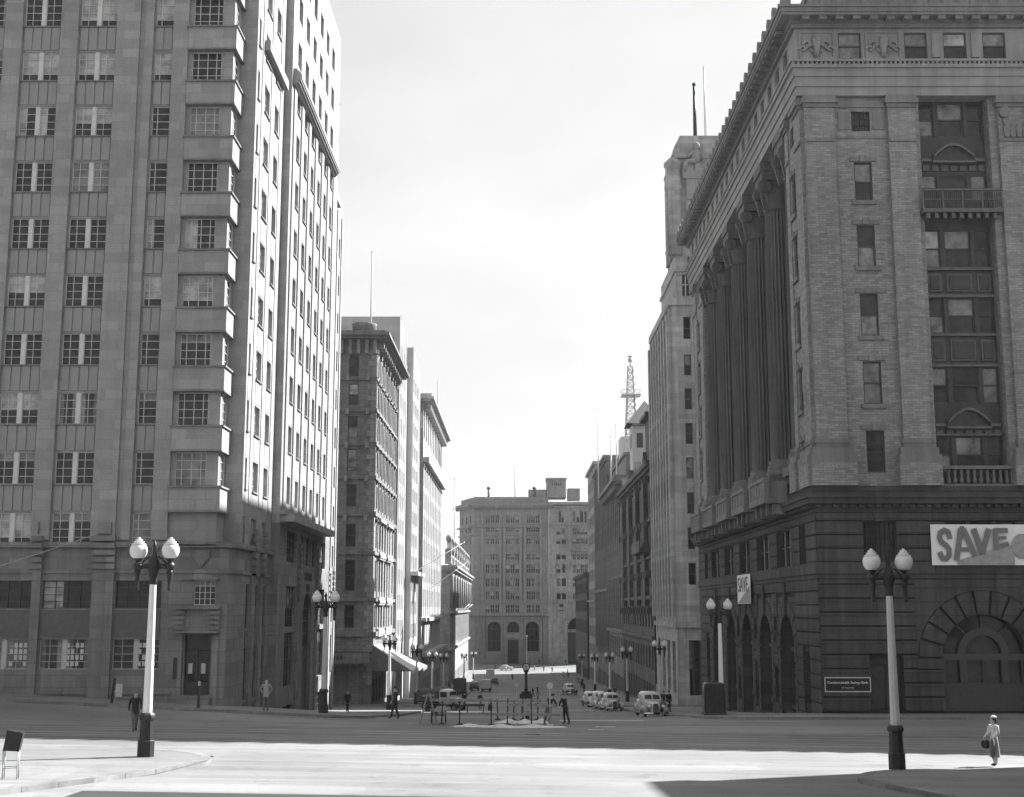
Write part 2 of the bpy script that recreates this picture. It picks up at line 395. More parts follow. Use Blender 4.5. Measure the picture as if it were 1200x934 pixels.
# ------------------------------------------------------------------ windows
WM = {}
def win_geo(pane, fr, w, h, style, var):
    """pane: 0 glass 1 blind 2 curtain; fr: frame bars. Local frame: x along, z up, -y outward"""
    def q(x0, x1, z0, z1, mi, y=0): pane.face([(x0, y, z0), (x1, y, z0), (x1, y, z1), (x0, y, z1)], mi)
    def bx(x0, x1, z0, z1, y0=-.07, y1=.02): fr.box(x0, x1, y0, y1, z0, z1)
    def curtained(x0, x1):
        W = x1 - x0
        if var == 0: q(x0, x1, 0, h, 0)
        elif var == 1: q(x0, x1, 0, h * .45, 0); q(x0, x1, h * .45, h, 1)
        elif var == 2:
            q(x0, x0 + W * .25, 0, h, 2); q(x0 + W * .25, x1 - W * .25, 0, h, 0); q(x1 - W * .25, x1, 0, h, 2)
        elif var == 3: q(x0, x1, 0, h, 2)
        elif var == 4: q(x0, x1, 0, h * .72, 0); q(x0, x1, h * .72, h, 2)
        elif var == 5: q(x0, x1, 0, h * .25, 0); q(x0, x1, h * .25, h, 1)
        elif var == 6: q(x0, x0 + W * .4, 0, h, 1); q(x0 + W * .4, x1, 0, h, 0)
        elif var == 7: q(x0, x1, 0, h * .6, 2); q(x0, x1, h * .6, h, 0)
        else: q(x0, x1, 0, h, 0)
    if style.startswith('arch'):
        A = arc(0, w, h - w / 2)
        pane.face([(0, 0, 0), (w, 0, 0)] + [(u, 0, v) for u, v in reversed(A)], 0)
        t = .07
        for (a, b), (c, d) in zip([(0, 0)] + A, A + [(w, 0)]): fr.bar((a, -.02, b), (c, -.02, d), t * 1.6, .1)
        if w > 1.2:
            sp = h - w / 2
            bx(0, w, sp - t, sp + t); bx(w / 2 - t / 2, w / 2 + t / 2, 0, sp - t)
            for s in (.25, .75): bx(w * s - t / 2, w * s + t / 2, 0, sp - t, -.05)
            for z in (.33, .66): bx(0, w, sp * z - t / 2, sp * z + t / 2, -.045)
            for a in (50, 90, 130):
                fr.bar((w / 2, -.02, sp), (w / 2 + w / 2 * math.cos(R(a)), -.02, sp + w / 2 * math.sin(R(a))), t * .8, .06)
        else: bx(0, w, h * .45, h * .45 + t)
        return
    t = .042
    if style == 'steel2':
        m = .13
        for x0, x1 in ((0, w / 2 - m), (w / 2 + m, w)):
            curtained(x0, x1)
            W = x1 - x0
            for z0, z1 in ((0, t), (h - t, h)): bx(x0, x1, z0, z1)
            for a in (x0, x1 - t): bx(a, a + t, t, h - t)
            bx(x0 + W * .42, x0 + W * .42 + t * .8, t, h - t, -.05)
            for z in (.25, .5, .76): bx(x0 + t, x1 - t, h * z - t * .35, h * z + t * .35, -.04)
        bx(w / 2 - m, w / 2 + m, 0, h, -.12, .02)
    elif style in ('steel1', 'steel3', 'steelw'):
        curtained(0, w)
        for z0, z1 in ((0, t), (h - t, h)): bx(0, w, z0, z1)
        for a in (0, w - t): bx(a, a + t, t, h - t)
        for s in {'steel1': (.3,), 'steel3': (.2, .52, .82), 'steelw': (.25, .5, .75)}[style]: bx(w * s - t / 2, w * s + t / 2, t, h - t, -.055)
        for z in (.25, .5, .76): bx(t, w - t, h * z - t * .4, h * z + t * .4, -.045)
    elif style == 'slit':
        curtained(0, w); bx(0, w, h * .5 - .03, h * .5 + .03); bx(0, w, 0, .06); bx(0, w, h - .06, h)
    elif style == 'sash':
        q(0, w, 0, h * .5, 2 if var in (3, 4) else 0); q(0, w, h * .5, h, {0: 0, 1: 1, 2: 2, 3: 0, 4: 2}.get(var, 0), -.03)
        t = .09
        for z0, z1 in ((0, t), (h - t, h), (h * .5 - t / 2, h * .5 + t / 2)): bx(t, w - t, z0, z1)
        for a in (0, w - t): bx(a, a + t, 0, h)
    elif style == 'triple':
        b = [(0, w * .24), (w * .3, w * .7), (w * .76, w)]
        for i, (x0, x1) in enumerate(b):
            q(x0, x1, 0, h * .5, 0 if (var + i) % 4 else 2); q(x0, x1, h * .5, h, (0, 2, 0, 1, 2)[(var * 2 + i) % 5], -.03)
            t = .09
            for z0, z1 in ((0, t), (h - t, h), (h * .5 - t / 2, h * .5 + t / 2)): bx(x0 + t, x1 - t, z0, z1)
            for a in (x0, x1 - t): bx(a, a + t, 0, h)
        bx(w * .24, w * .3, 0, h, -.16, .02); bx(w * .7, w * .76, 0, h, -.16, .02)
    elif style == 'grille':
        q(0, w, 0, h, 0)
        t = .05
        for k in range(int(w / .28) + 1):
            x = w * k / int(w / .28); bx(max(0, x - t / 2), min(w, x + t / 2), 0, h, -.08, -.03)
        for k in range(int(h / .4) + 1):
            z = h * k / int(h / .4); bx(0, w, max(0, z - t / 2), min(h, z + t / 2), -.115, -.081)
    elif style == 'tri_slit':
        for i in range(3):
            x0 = w * i * .37; x1 = x0 + w * .26
            q(x0, x1, 0, h, 0); bx(x0, x1, h * .55, h * .55 + .07)
            if i < 2: bx(x1, x1 + w * .11, 0, h, -.14, .02)
    else:   # plain casement, for distant buildings
        curtained(0, w)
        bx(w / 2 - .05, w / 2 + .05, 0, h, -.05); bx(0, w, h * .55 - .04, h * .55 + .04, -.045)

FRAME = {}
def get_win(w, h, style, var, fmat, sill):
    key = (round(w, 2), round(h, 2), style, var, fmat, sill)
    if key not in WM:
        p, f = MB(), MB(); win_geo(p, f, w, h, style, var)
        s = MB()
        if sill: s.box(-.08, w + .08, -.32, .0, -.14, -.003)
        WM[key] = (p.mesh('window', [M['glass'], M['blind'], M['curtain']]), f.mesh('frame', M[fmat]), s.mesh('sill', M[sill]) if sill else None)
    return WM[key]

CAM_P = Vector((0, 0, 4.7))
def windows(root, wins, fmat='timber_dark', limit=100):
    """wins: (F, u0, u1, v0, v1, style, recess, sill). The largest become parts of their own, the rest one part"""
    def score(o):
        Fc, a, b, c, d = o[:5]
        P = Vector(Fc.p((a + b) / 2, (c + d) / 2)); r = P - CAM_P
        cosn = max(0, -r.normalized().dot(Fc.N))
        vis = 1 if abs(r.x) < r.y * .43 and r.z < r.y * .56 else .01
        return (b - a) * (d - c) * cosn / r.length_squared * vis
    wins = sorted(wins, key=score, reverse=True)
    rest = []
    for k, o in enumerate(wins):
        Fc, a, b, c, d, style, rec, sill = o[:8]
        fm = o[8] if len(o) > 8 else fmat
        var = random.choice((0, 0, 0, 1, 2, 2, 3, 3, 4, 5, 6, 7)) if style in ('steel2', 'steel1', 'steel3', 'steelw', 'slit') else random.choice((0, 0, 0, 1, 2, 3, 4))
        pm, fr, sl = get_win(b - a, d - c, style, var, fm, sill)
        loc = Fc.p(a, c, -rec)
        if k < limit:
            w = link('window', pm, root, loc, Fc.rz)
            f = bpy.data.objects.new('frame', fr); COL.objects.link(f); f.parent = w
            if sl:
                f = bpy.data.objects.new('sill', sl); COL.objects.link(f); f.parent = w; f.location = (0, -rec, 0)
        else: rest.append((Fc, a, b, c, d, style, rec, var, fm))
    if rest:
        mb = MB(); mats = [M['glass'], M['blind'], M['curtain'], M[rest[0][8]]]
        for Fc, a, b, c, d, style, rec, var, fm in rest:
            p, f = MB(), MB(); win_geo(p, f, b - a, d - c, style, var)
            for s, add in ((p, 0), (f, 3)):
                i = len(mb.v)
                for x, y, z in s.v: mb.v.append(Fc.p(a + x, c + z, -rec - y))
                for q, mi, sm in zip(s.f, s.m, s.s):
                    mb.f.append(tuple(i + t for t in q)); mb.m.append(mi + add); mb.s.append(sm)
        o = mb.build('window_rows', mats, root); o['kind'] = 'stuff'

def text_mesh(name, s, size, depth, mat, parent, loc, rz, sx=1, sy=1, tilt=90):
    cu = bpy.data.curves.new(name, 'FONT'); cu.body = s; cu.size = size; cu.extrude = depth / 2; cu.align_x = 'CENTER'; cu.align_y = 'CENTER'; cu.resolution_u = 3
    t = bpy.data.objects.new('tmp', cu); COL.objects.link(t)
    dg = bpy.context.evaluated_depsgraph_get()
    me = bpy.data.meshes.new_from_object(t.evaluated_get(dg)); bpy.data.objects.remove(t)
    me.materials.clear(); me.materials.append(mat)
    me.transform(Matrix.Diagonal((sx, sy, 1, 1)))
    me.transform(Matrix.Rotation(R(90), 4, 'X'))
    o = link(name, me, parent, loc, rz)
    return o

# ------------------------------------------------------------------ terrain
PROF = [(-80, 1.6), (0, .6), (20, .3), (42, -.28), (52, -.68), (62, -.98), (71, -1.28), (78, -1.75), (92, -2.85), (111, -4.12), (125, -4.98), (136, -5.65), (150, -6.4), (166, -7.2), (204, -9.3), (260, -11.4), (300, -12.7), (350, -13.9), (395, -14.7), (410, -14.5), (425, -13.8), (450, -13.5), (3000, -13.5)]
def prof(y):
    for (a, b), (c, d) in zip(PROF, PROF[1:]):
        if a <= y <= c: return b + (d - b) * (y - a) / (c - a)
    return PROF[-1][1]
def sm(a, b, x):
    t = min(1, max(0, (x - a) / (b - a))); return t * t * (3 - 2 * t)
def gz(x, y):
    z = prof(y)
    xc = max(-45, min(45, x))
    z -= .0155 * xc * (1 - sm(54, 74, y))
    if x < -8: z += .058 * (-8 - max(-60, x)) * sm(58, 76, y) * (1 - sm(84, 112, y))
    if x > 10.3: z += .12 * sm(72, 80, y) * (1 - sm(90, 110, y))
    return z

def build_ground():
    xs = [-1500, -700, -300, -150, -90] + [-60 + 4 * i for i in range(31)] + [90, 150, 300, 700, 1500]
    ys = [-80, -40, -10] + [i for i in range(0, 60, 3)] + [60 + 2 * i for i in range(60)] + [180 + 6 * i for i in range(45)] + [480, 600, 900, 1500, 3000]
    mb = MB()
    mb.v = [(x, y, gz(x, y)) for y in ys for x in xs]; n = len(xs)
    for j in range(len(ys) - 1):
        for i in range(n - 1):
            mb.f.append((j * n + i, j * n + i + 1, (j + 1) * n + i + 1, (j + 1) * n + i)); mb.m.append(0); mb.s.append(True)
    struct(mb.build('road', M['road'], origin=(0, 0, 0)))

def slab(name, ys, xa, xb, h=.14, nx=8, kerb=.32):
    """pavement following the ground between x limits given per y, with its kerbstones"""
    mb = MB(); kb = MB()
    rows = []
    for y in ys:
        a, b = xa(y), xb(y)
        rows.append([(a + (b - a) * i / nx, y) for i in range(nx + 1)])
    P = lambda p, d: (p[0], p[1], gz(*p) + d)
    for r0, r1 in zip(rows, rows[1:]):
        for i in range(nx): mb.face([P(r0[i], h), P(r0[i + 1], h), P(r1[i + 1], h), P(r1[i], h)], 0)
    edge = [r[-1] for r in rows] + rows[-1][::-1] + [r[0] for r in rows[::-1]] + rows[0]
    c = (sum(p[0] for p in edge) / len(edge), sum(p[1] for p in edge) / len(edge))
    def out(p, q):
        dx, dy = q[0] - p[0], q[1] - p[1]; L = math.hypot(dx, dy) or 1
        return (dy / L, -dx / L)
    pts = []
    for p in edge:
        if not pts or math.hypot(p[0] - pts[-1][0], p[1] - pts[-1][1]) > .02: pts.append(p)
    for p, q in zip(pts, pts[1:] + pts[:1]):
        if math.hypot(p[0] - q[0], p[1] - q[1]) < .02: continue
        kb.face([P(p, -.3), P(q, -.3), P(q, h + .005), P(p, h + .005)], 0)
        o = out(p, q); pi = (p[0] - o[0] * kerb, p[1] - o[1] * kerb); qi = (q[0] - o[0] * kerb, q[1] - o[1] * kerb)
        kb.face([P(p, h + .005), P(q, h + .005), P(qi, h + .005), P(pi, h + .005)], 0)
    struct(mb.build(name, M['pave'], origin=(c[0], c[1], gz(*c))))
    struct(kb.build('kerb', M['kerb'], origin=(c[0], c[1], gz(*c))))

build_ground()
KL, KR = -8.3, 10.3
def rnd(y, y0, y1, x, r, s):
    """x of a kerb at y with rounded ends"""
    d = min(y - y0, y1 - y)
    return x if d >= r else x + s * (r - math.sqrt(max(0, r * r - (r - d) ** 2)))
def yr(a, b, r=3.0, st=3):
    L = [a + r * (1 - math.cos(math.pi / 2 * i / 8)) for i in range(9)]
    n = max(2, int((b - a - 2 * r) / st))
    L += [a + r + (b - a - 2 * r) * i / n for i in range(1, n)]
    L += [b - r * (1 - math.sin(math.pi / 2 * (1 - i / 8))) for i in range(9)]
    return sorted(set(round(x, 3) for x in L))
def rev(a, b, r=3.0):
    out = yr(a, b, r); return out
slab('pavement', yr(71, 124), lambda y: -70, lambda y: rnd(y, 71, 124, KL, 3, -1), nx=22)
slab('pavement', yr(72, 132), lambda y: rnd(y, 72, 132, KR, 3, 1), lambda y: 80, nx=22)
slab('pavement', yr(146, 395), lambda y: -70, lambda y: rnd(y, 146, 395, KL, 3, -1))
slab('pavement', yr(146, 395), lambda y: rnd(y, 146, 395, KR, 3, 1), lambda y: 80)
slab('pavement', [426, 430, 440, 460], lambda y: -60, lambda y: 80)
slab('pavement', yr(-20, 45.5, 4.5), lambda y: -60, lambda y: rnd(y, -40, 45.5, -9.6 if y > 39.5 else -9.6 - .42 * (39.5 - y), 4.5, -1), nx=14)
slab('pavement', yr(-20, 41.9, 3.5), lambda y: rnd(y, -40, 41.9, 10 if y > 38 else 10 + .35 * (38 - y), 3.5, 1), lambda y: 60, nx=14)
# ================================================================== LEFT OFFICE TOWER
def left_tower():
    root = thing('office_tower', 'tall pale sandstone office tower with steel windows and banded corner bay, sunlit along the street', 'building', (-38, 78, gz(-38, 78)))
    YF, XE, XB, YB = 78.0, -17.2, -18.25, 80.0
    Fr, Ea, Bs, Rt = front(YF), east(XE), east(XB), front(YB)
    z0, zt = -6, 58
    tops = [10.4 + 3.72 * i for i in range(13)]
    wins = []
    S = 'left_stone'
    # --- street front facing the camera: X -70 .. XB
    wcols = [(-28.25 - 3.62 * k, -25.87 - 3.62 * k) for k in range(11)]
    ncol = (-23.35, -22.2); bay = (-20.9, -19.0)
    ops = []
    for t in tops:
        for a, b in wcols: ops.append((a, b, t - 1.97, t)); wins.append((Fr, a, b, t - 1.97, t, 'steel2', .16, None, 'steel_white'))
        a, b = ncol; ops.append((a, b, t - 1.97, t)); wins.append((Fr, a, b, t - 1.97, t, 'steel1', .16, None, 'steel_white'))
        a, b = bay; ops.append((a, b, t - 2.1, t - .02)); wins.append((Fr, a, b, t - 2.1, t - .02, 'steel3', .16, None, 'steel_white'))
    low = [(-28.6 - 3.62 * k, -25.6 - 3.62 * k) for k in range(11)] + [(-24.2, -21.4)]
    for i, (a, b) in enumerate(low):
        for c, d, st in ((4.65, 6.3, 'steelw'), (1.05, 2.85, 'steel2')):
            ops.append((a, b, c, d)); wins.append((Fr, a, b, c, d, st, .25, None, 'timber_dark' if st == 'steelw' else 'grey_paint'))
    door = (-19.5, -17.95, -1.25, 3.15); dwin = (-19.45, -17.95, 4.8, 6.35)
    dops = [(-19.85, -18.3, -1.0, 3.15), (-19.45, -18.15, 4.85, 6.35)]
    mb = MB()
    lw = MB(); wall(lw, Fr, -70, XE - .9, z0, 8.4, [o for o in ops if o[3] < 8.4] + dops, .3)
    wall(mb, Fr, -70, XB, 8.4, zt, [o for o in ops if o[2] > 8.4 - .1], .2)
    # corner bay flank, recessed return and street side
    so = []
    for t in tops:
        so.append((78.45, 79.7, t - 2.1, t - .02)); wins.append((Bs, 78.45, 79.7, t - 2.1, t - .02, 'steel1', .1, None, 'steel_white'))
    wall(mb, Bs, YF, YB, 8.4, zt, so, .12)
    wall(mb, Rt, XB, XE, 8.4, zt)
    # street facade: three sections, S2 stands forward .55
    s1 = [(80.75, 81.35, 'slit'), (83.1, 84.85, 'steelw'), (86.7, 88.2, 'steelw')]
    s2 = [(92.35 + 3.42 * k, 94.0 + 3.42 * k, 'steelw') for k in range(6)]
    s3 = [(116.6, 118.2, 'steelw'), (119.9, 121.0, 'slit')]
    E2 = east(XE + .55)
    o1, o2, o3 = [], [], []
    for i, t in enumerate(tops):
        for L, O, FF in ((s1, o1, Ea), (s2, o2, E2), (s3, o3, Ea)):
            for a, b, st in L:
                if FF is E2 and i == 0: continue
                if L is s3 and a > 119 and t > 43: continue
                O.append((a, b, t - 2.0, t)); wins.append((FF, a, b, t - 2.0, t, st, .3, None, 'steel_white'))
    wall(mb, Ea, YB, 90.2, 8.4, zt, o1, .34)
    wall(mb, E2, 90.2, 114.6, 10.6, zt, o2, .34)
    wall(mb, front(90.2), XE, XE + .55, 10.6, zt)
    mb.face([(XE + .55, 114.6, 10.6), (XE, 114.6, 10.6), (XE, 114.6, zt), (XE + .55, 114.6, zt)], 0)
    wall(mb, Ea, 114.6, 122.4, 8.4, 44.2, o3, .34)
    wall(mb, Ea, 114.6, 118.6, 44.2, 52, [o for o in o3 if o[2] > 44.2], .34)
    mb.face([(XE, 118.6, 44.2), (-60, 118.6, 44.2), (-60, 118.6, 52), (XE, 118.6, 52)], 0)
    mb.face([(XE, 122.4, z0 - 3), (-60, 122.4, z0 - 3), (-60, 122.4, 44.2), (XE, 122.4, 44.2)], 0)
    mb.face([(-60, 118.6, 44.2), (XE, 118.6, 44.2), (XE, 122.4, 44.2), (-60, 122.4, 44.2)], 1)
    mb.face([(-60, 114.6, 52), (XE, 114.6, 52), (XE, 118.6, 52), (-60, 118.6, 52)], 1)
    mb.face([(XE, 114.6, 52), (-60, 114.6, 52), (-60, 114.6, zt), (XE, 114.6, zt)], 0)
    mb.face([(-70, YF, zt), (XB, YF, zt), (XB, YB, zt), (XE, YB, zt), (XE, 114.6, zt), (-70, 114.6, zt)], 1)
    mb.face([(-70, 122.4, z0 - 3), (-70, YF, z0 - 3), (-70, YF, zt), (-70, 122.4, zt)], 0)
    # lower storeys with rounded corner
    lowops = []
    for a, b, st in [(82.3, 83.3, 'slit'), (85.0, 86.2, 'slit'), (87.6, 88.8, 'slit')]:
        for c, d in ((3.35, 6.2), (-1.1, 2.2), (-3.3, -1.6)):
            lowops.append((a, b, c, d)); wins.append((Ea, a, b, c, d, 'steel1', .2, None, 'timber_dark'))
    shop = [(93.4, 97.6), (108.9, 112.2)]
    o2l = []
    for a, b in shop:
        for c, d, st in ((8.0, 10.2, 'steelw'), (3.3, 6.25, 'steelw'), (-1.0, 2.9, 'steelw'), (-4.4, -2.3, 'steelw')):
            o2l.append((a, b, c, d)); wins.append((E2, a, b, c, d, st, .3, None, 'timber_dark'))
    for k in range(3):
        a = 99.0 + 3.0 * k; o2l.append((a, a + 2.2, 8.0, 10.2)); wins.append((E2, a, a + 2.2, 8.0, 10.2, 'steelw', .3, None, 'timber_dark'))
    arch = (101.2, 105.4, -4.6, 5.9, 'arch'); o2l.append(arch)
    wall(lw, Ea, YF + .9, 90.2, z0 - 3, 8.4, lowops, .28)
    wall(lw, E2, 90.2, 114.6, z0 - 3, 10.6, o2l, .3)
    wall(lw, front(90.2), XE, XE + .55, z0 - 3, 10.6)
    lw.face([(XE + .55, 114.6, z0 - 3), (XE, 114.6, z0 - 3), (XE, 114.6, 10.6), (XE + .55, 114.6, 10.6)], 0)
    lo3 = []
    for a, b, st in s3:
        for c, d in ((3.4, 6.2), (-1.2, 2.2), (-4.4, -2.4)):
            lo3.append((a, b, c, d)); wins.append((Ea, a, b, c, d, 'slit', .25, None, 'timber_dark'))
    wall(lw, Ea, 114.6, 122.4, z0 - 3, 8.4, lo3, .28)
    # quarter-round corner drum below the bay, with the entrance let into a flat face
    cx, cy, rad = XE - .9, YF + .9, .9
    A = [R(-90 + 90 * k / 14) for k in range(15)]
    drum = MB()
    for a, b in zip(A, A[1:]):
        pa = (cx + rad * math.cos(a), cy + rad * math.sin(a)); pb = (cx + rad * math.cos(b), cy + rad * math.sin(b))
        lw.face([(*pa, z0 - 3), (*pb, z0 - 3), (*pb, 8.4), (*pa, 8.4)], 0)
    lw.face([(cx + rad * math.cos(a), cy + rad * math.sin(a), 8.4) for a in A] + [(XE, YB, 8.4), (XB, YB, 8.4)], 0)
    mb.build('wall', [M[S], M['roof']], root); lw.build('base_wall', M['left_base'], root)
    # piers, ribbed spandrels
    pb = MB()
    edges = sorted([x for c in wcols for x in c] + list(ncol))
    piers = [(-25.87 - 3.62 * k + .06, -28.25 - 3.62 * k + 3.62 - .06) for k in range(1, 11)] + [(-25.81, -24.3), (-22.14, -21.15)]
    piers += [(-23.95, -23.42)]
    for a, b in piers: pb.mark(); pb.fbox(Fr, a, b, 8.75, zt - .3, 0, .28)
    pb.mark(); pb.fbox(Fr, -24.3, -23.95, 8.75, zt - .3, 0, .12)
    for a, b in [(82.0, 82.75), (85.2, 86.4), (88.5, 89.2)]: pb.mark(); pb.fbox(Ea, a, b, 11.2, 51, 0, .05)
    pb.mark(); pb.fbox(Ea, 80.0, 80.35, 8.75, 51, 0, .06)
    for k in range(7):
        a = 92.35 + 3.42 * k - 1.42; pb.mark(); pb.fbox(E2, a, a + 1.05, 11.45, 43.2, 0, .11)
    for a, b in [(115.0, 116.2), (118.6, 119.4), (121.5, 122.2)]: pb.mark(); pb.fbox(Ea, a, b, -5.5, 42.5, 0, .1)
    build_each(pb, 'pier', M[S], root)
    sp = MB()
    for t0, t1 in zip([tops[0] - 3.72] + tops, tops):
        zs0, zs1 = t0 + .12, t1 - 1.97 - .1
        if zs0 < 8.4: zs0 = 8.5
        for a, b in wcols + [ncol]:
            n = 4 if b - a > 2 else 2; sp.mark()
            for k in range(n):
                u = a + (b - a) * k / n
                sp.fbox(Fr, u + .05, u + (b - a) / n - .05, zs0, zs1, 0, .07)
            sp.fbox(Fr, a - .05, b + .05, zs1 + .005, zs1 + .095, 0, .16, 1)
        for a, b, st in s1 + s3:
            FF = Ea
            if zs0 > 9 and b < 119: sp.mark(); sp.fbox(FF, a + .05, b - .05, zs0, zs1, 0, .02); sp.fbox(FF, a - .05, b + .05, zs1 + .005, zs1 + .095, 0, .12, 1)
        for a, b, st in s2:
            if zs0 > 12 and t1 < 47: sp.mark(); sp.fbox(E2, a + .05, b - .05, zs0, zs1, 0, .02); sp.fbox(E2, a - .05, b + .05, zs1 + .005, zs1 + .095, 0, .12, 1)
    build_each(sp, 'spandrel', [M['left_spandrel'], M['grey_stone']], root)
    # corner bay parapet bands wrap the front and the flank
    bb = MB()
    for t0, t1 in zip(tops, tops[1:] + [tops[-1] + 3.72]):
        za, zb = t0 + .1, t1 - 2.1 - .12; bb.mark()
        bb.box(-21.1, XB + .26, YF - .42, YB - .06, za, zb)
        bb.box(-21.2, XB + .36, YF - .52, YB - .04, zb, zb + .12, 1)
        bb.box(-21.12, XB + .28, YF - .44, YB - .05, za - .1, za, 1)
    bb.mark(); bb.box(-21.1, XB + .1, YF - .3, YB - .06, 6.9 + 1.5, 6.95 + 1.52)
    build_each(bb, 'bay_parapet', [M[S], M['grey_stone']], root)
    # long curved balcony ledge and lesser ledges on the sunlit side
    lb = MB()
    for k in range(8):
        a0 = math.pi * k / 8
        lb.fbox(E2, 90.6, 111.6, 43.3 + .16 * k, 43.3 + .16 * (k + 1), 0, .2 + .45 * math.sin(math.pi * (k + .5) / 8))
    lb.build('balcony_ledge', M[S], root)
    lb = MB(); lb.fbox(Ea, 82.4, 89.4, 42.3, 43.0, 0, .45); lb.build('balcony_ledge', M[S], root)
    lb = MB(); lb.fbox(Ea, 114.8, 118.4, 42.6, 43.2, 0, .4); lb.build('balcony_ledge', M[S], root)
    cn = MB(); cn.fbox(E2, 90.5, 110.6, 10.7, 11.2, 0, 1.0); cn.fbox(E2, 90.3, 114.6, 11.2, 11.45, 0, .35)
    cn.build('canopy', M[S], root)
    # string courses, pier brackets and dark spandrels of the lower storeys
    st = MB()
    st.fbox(Fr, -70, XE - .9, 8.3, 8.62, 0, .3)
    st.fbox(Fr, -70, XE - .9, 6.75, 6.9, 0, .1)
    st.fbox(Ea, YF + .9, 90.1, 8.3, 8.62, 0, .3)
    st.fbox(Ea, YF + .9, 90.1, 6.75, 6.9, 0, .1)
    for z0_, z1_, p in ((8.3, 8.62, .3), (6.75, 6.9, .1)):
        for a, b in zip(A, A[1:]):
            c = [(cx + (rad + q) * math.cos(t), cy + (rad + q) * math.sin(t)) for t, q in ((a, -.05), (a, p), (b, p), (b, -.05))]
            st.face([(*c[1], z0_), (*c[2], z0_), (*c[2], z1_), (*c[1], z1_)]); st.face([(*c[0], z1_), (*c[1], z1_), (*c[2], z1_), (*c[3], z1_)]); st.face([(*c[3], z0_), (*c[2], z0_), (*c[1], z0_), (*c[0], z0_)])
    st.fbox(Fr, -70, -20.6, -.4, -.25, 0, .12)
    st.build('string_course', M['left_base'], root)
    lp = MB()
    for k in range(-1, 11):
        a = -25.6 - 3.62 * k + .02; b = -28.6 - 3.62 * k + 3.62 - .02
        if k == -1: continue
        if k == 0: a, b = -25.55, -24.25
        else: a, b = -25.55 - 3.62 * k, -28.65 - 3.62 * (k - 1)
        lp.mark(); lp.fbox(Fr, a, b, -3, 8.28, 0, .26)
        for j in range(5): lp.fbox(Fr, a - .06, b + .06, 7.0 + .42 * j, 7.28 + .42 * j, .26, .42 + .05 * j)
        lp.fbox(Fr, a + .25, b - .25, 9.1, 9.8, .28, .45)
    for a, b in [(83.5, 84.8), (86.4, 87.4)]:
        lp.mark(); lp.fbox(Ea, a, b, -5, 8.2, 0, .1)
        for j in range(6): lp.fbox(Ea, a + .1, b - .1, 6.9 + .5 * j, 7.25 + .5 * j, .1, .34)
    for a in (98.2, 107.2):
        lp.mark(); lp.fbox(E2, a, a + .7, -5, 10.0, 0, .1)
        for j in range(9): lp.fbox(E2, a + .05, a + .65, 5.2 + .5 * j, 5.5 + .5 * j, .1, .26)
    for a in (115.3, 118.7):
        lp.mark()
        for j in range(6): lp.fbox(Ea, a + .05, a + .7, 5.2 + .5 * j, 5.5 + .5 * j, .3, .5)
    build_each(lp, 'pier_bracket', M['left_base'], root)
    ds = MB()
    for a, b in low: ds.mark(); ds.fbox(Fr, a + .02, b - .02, 2.98, 4.55, 0, .05)
    for a, b, _ in [(82.3, 83.3, 0), (85.0, 86.2, 0), (87.6, 88.8, 0)]: ds.mark(); ds.fbox(Ea, a, b, 2.3, 3.25, 0, .05); ds.fbox(Ea, a, b, -1.5, -1.2, 0, .05)
    build_each(ds, 'dark_spandrel', M['left_dark'], root)
    # corner entrance: flat splayed face between the ends of the curve
    OX = -20.1; W = 2.1; FD = F((OX, YF, 0), (1, 0, 0), (0, -1, 0))
    ent = MB()
    zb = -.45
    ent.fbox(FD, -.25, W + .25, 3.2, 3.3, 0, .75); ent.fbox(FD, -.2, W + .2, 3.3, 4.6, 0, .55); ent.fbox(FD, -.3, W + .3, 4.6, 4.78, 0, .8)
    for s in (0, 1):
        for j in range(4):
            u = -.28 if s == 0 else W - .32
            ent.fbox(FD, u, u + .6, 3.42 + .3 * j, 3.6 + .3 * j, .55, .72)
    for s in (-.12, W - .13): ent.fbox(FD, s, s + .25, z0, 3.2, .0, .18)
    pr = [(W * .5 - 1.1 + 2.2 * k / 10, 6.42 + .3 * math.sin(math.pi * k / 10)) for k in range(11)]
    ent.fprism(FD, [(W * .5 + 1.1, 6.36), (W * .5 + 1.15, 6.42)] + pr[::-1] + [(W * .5 - 1.15, 6.42), (W * .5 - 1.1, 6.36)], .02, .25)
    ent.lathe([(.22, z0), (.22, 3.2)], (OX + W - .02, YF - .02, 0), 16)
    for k in range(3): ent.fbox(FD, .14, W - .14, zb - .18 * (k + 1), zb - .18 * k - .004, -.9, .3 * (k + 1))
    ent.fprism(FD, [(W * .5, 7.1), (W * .5 + .5, 7.7), (W * .5 + .5, 8.15), (W * .5 - .5, 8.15), (W * .5 - .5, 7.7)], 0, .14)
    ent.build('entrance_surround', M['left_base'], root)
    windows(root, wins + [(Fr, -19.45, -18.15, 4.85, 6.35, 'steelw', .22, None, 'steel_white')], 'steel_white')
    dr = MB()
    dr.fbox(FD, .25, W - .3, 2.2, 3.15, -.34, -.28, 1)
    for a, b in ((.27, W / 2 - .04), (W / 2, W - .32)):
        dr.fbox(FD, a, b, zb, 2.16, -.34, -.26, 0); dr.fbox(FD, a + .14, b - .14, .3, 1.9, -.26, -.255, 1)
        dr.fbox(FD, a + .16, a + .42, .8, 1.4, -.255, -.25, 2)
    dr.build('door', [M['timber_dark'], M['glass'], M['lightcloth']], root)
    ad = MB()
    ad.fbox(E2, 101.2, 105.4, 1.6, 5.9, -.34, -.29, 1); ad.fbox(E2, 101.2, 105.4, -4.6, 1.6, -.34, -.29, 0)
    for k in range(5): ad.fbox(E2, 101.2 + k, 101.3 + k, 1.7, 5.6, -.29, -.24, 0)
    for k in range(4): ad.fbox(E2, 101.2, 105.4, 1.6 + k, 1.7 + k, -.235, -.2, 0)
    ad.build('arched_door', [M['timber_dark'], M['glass']], root)
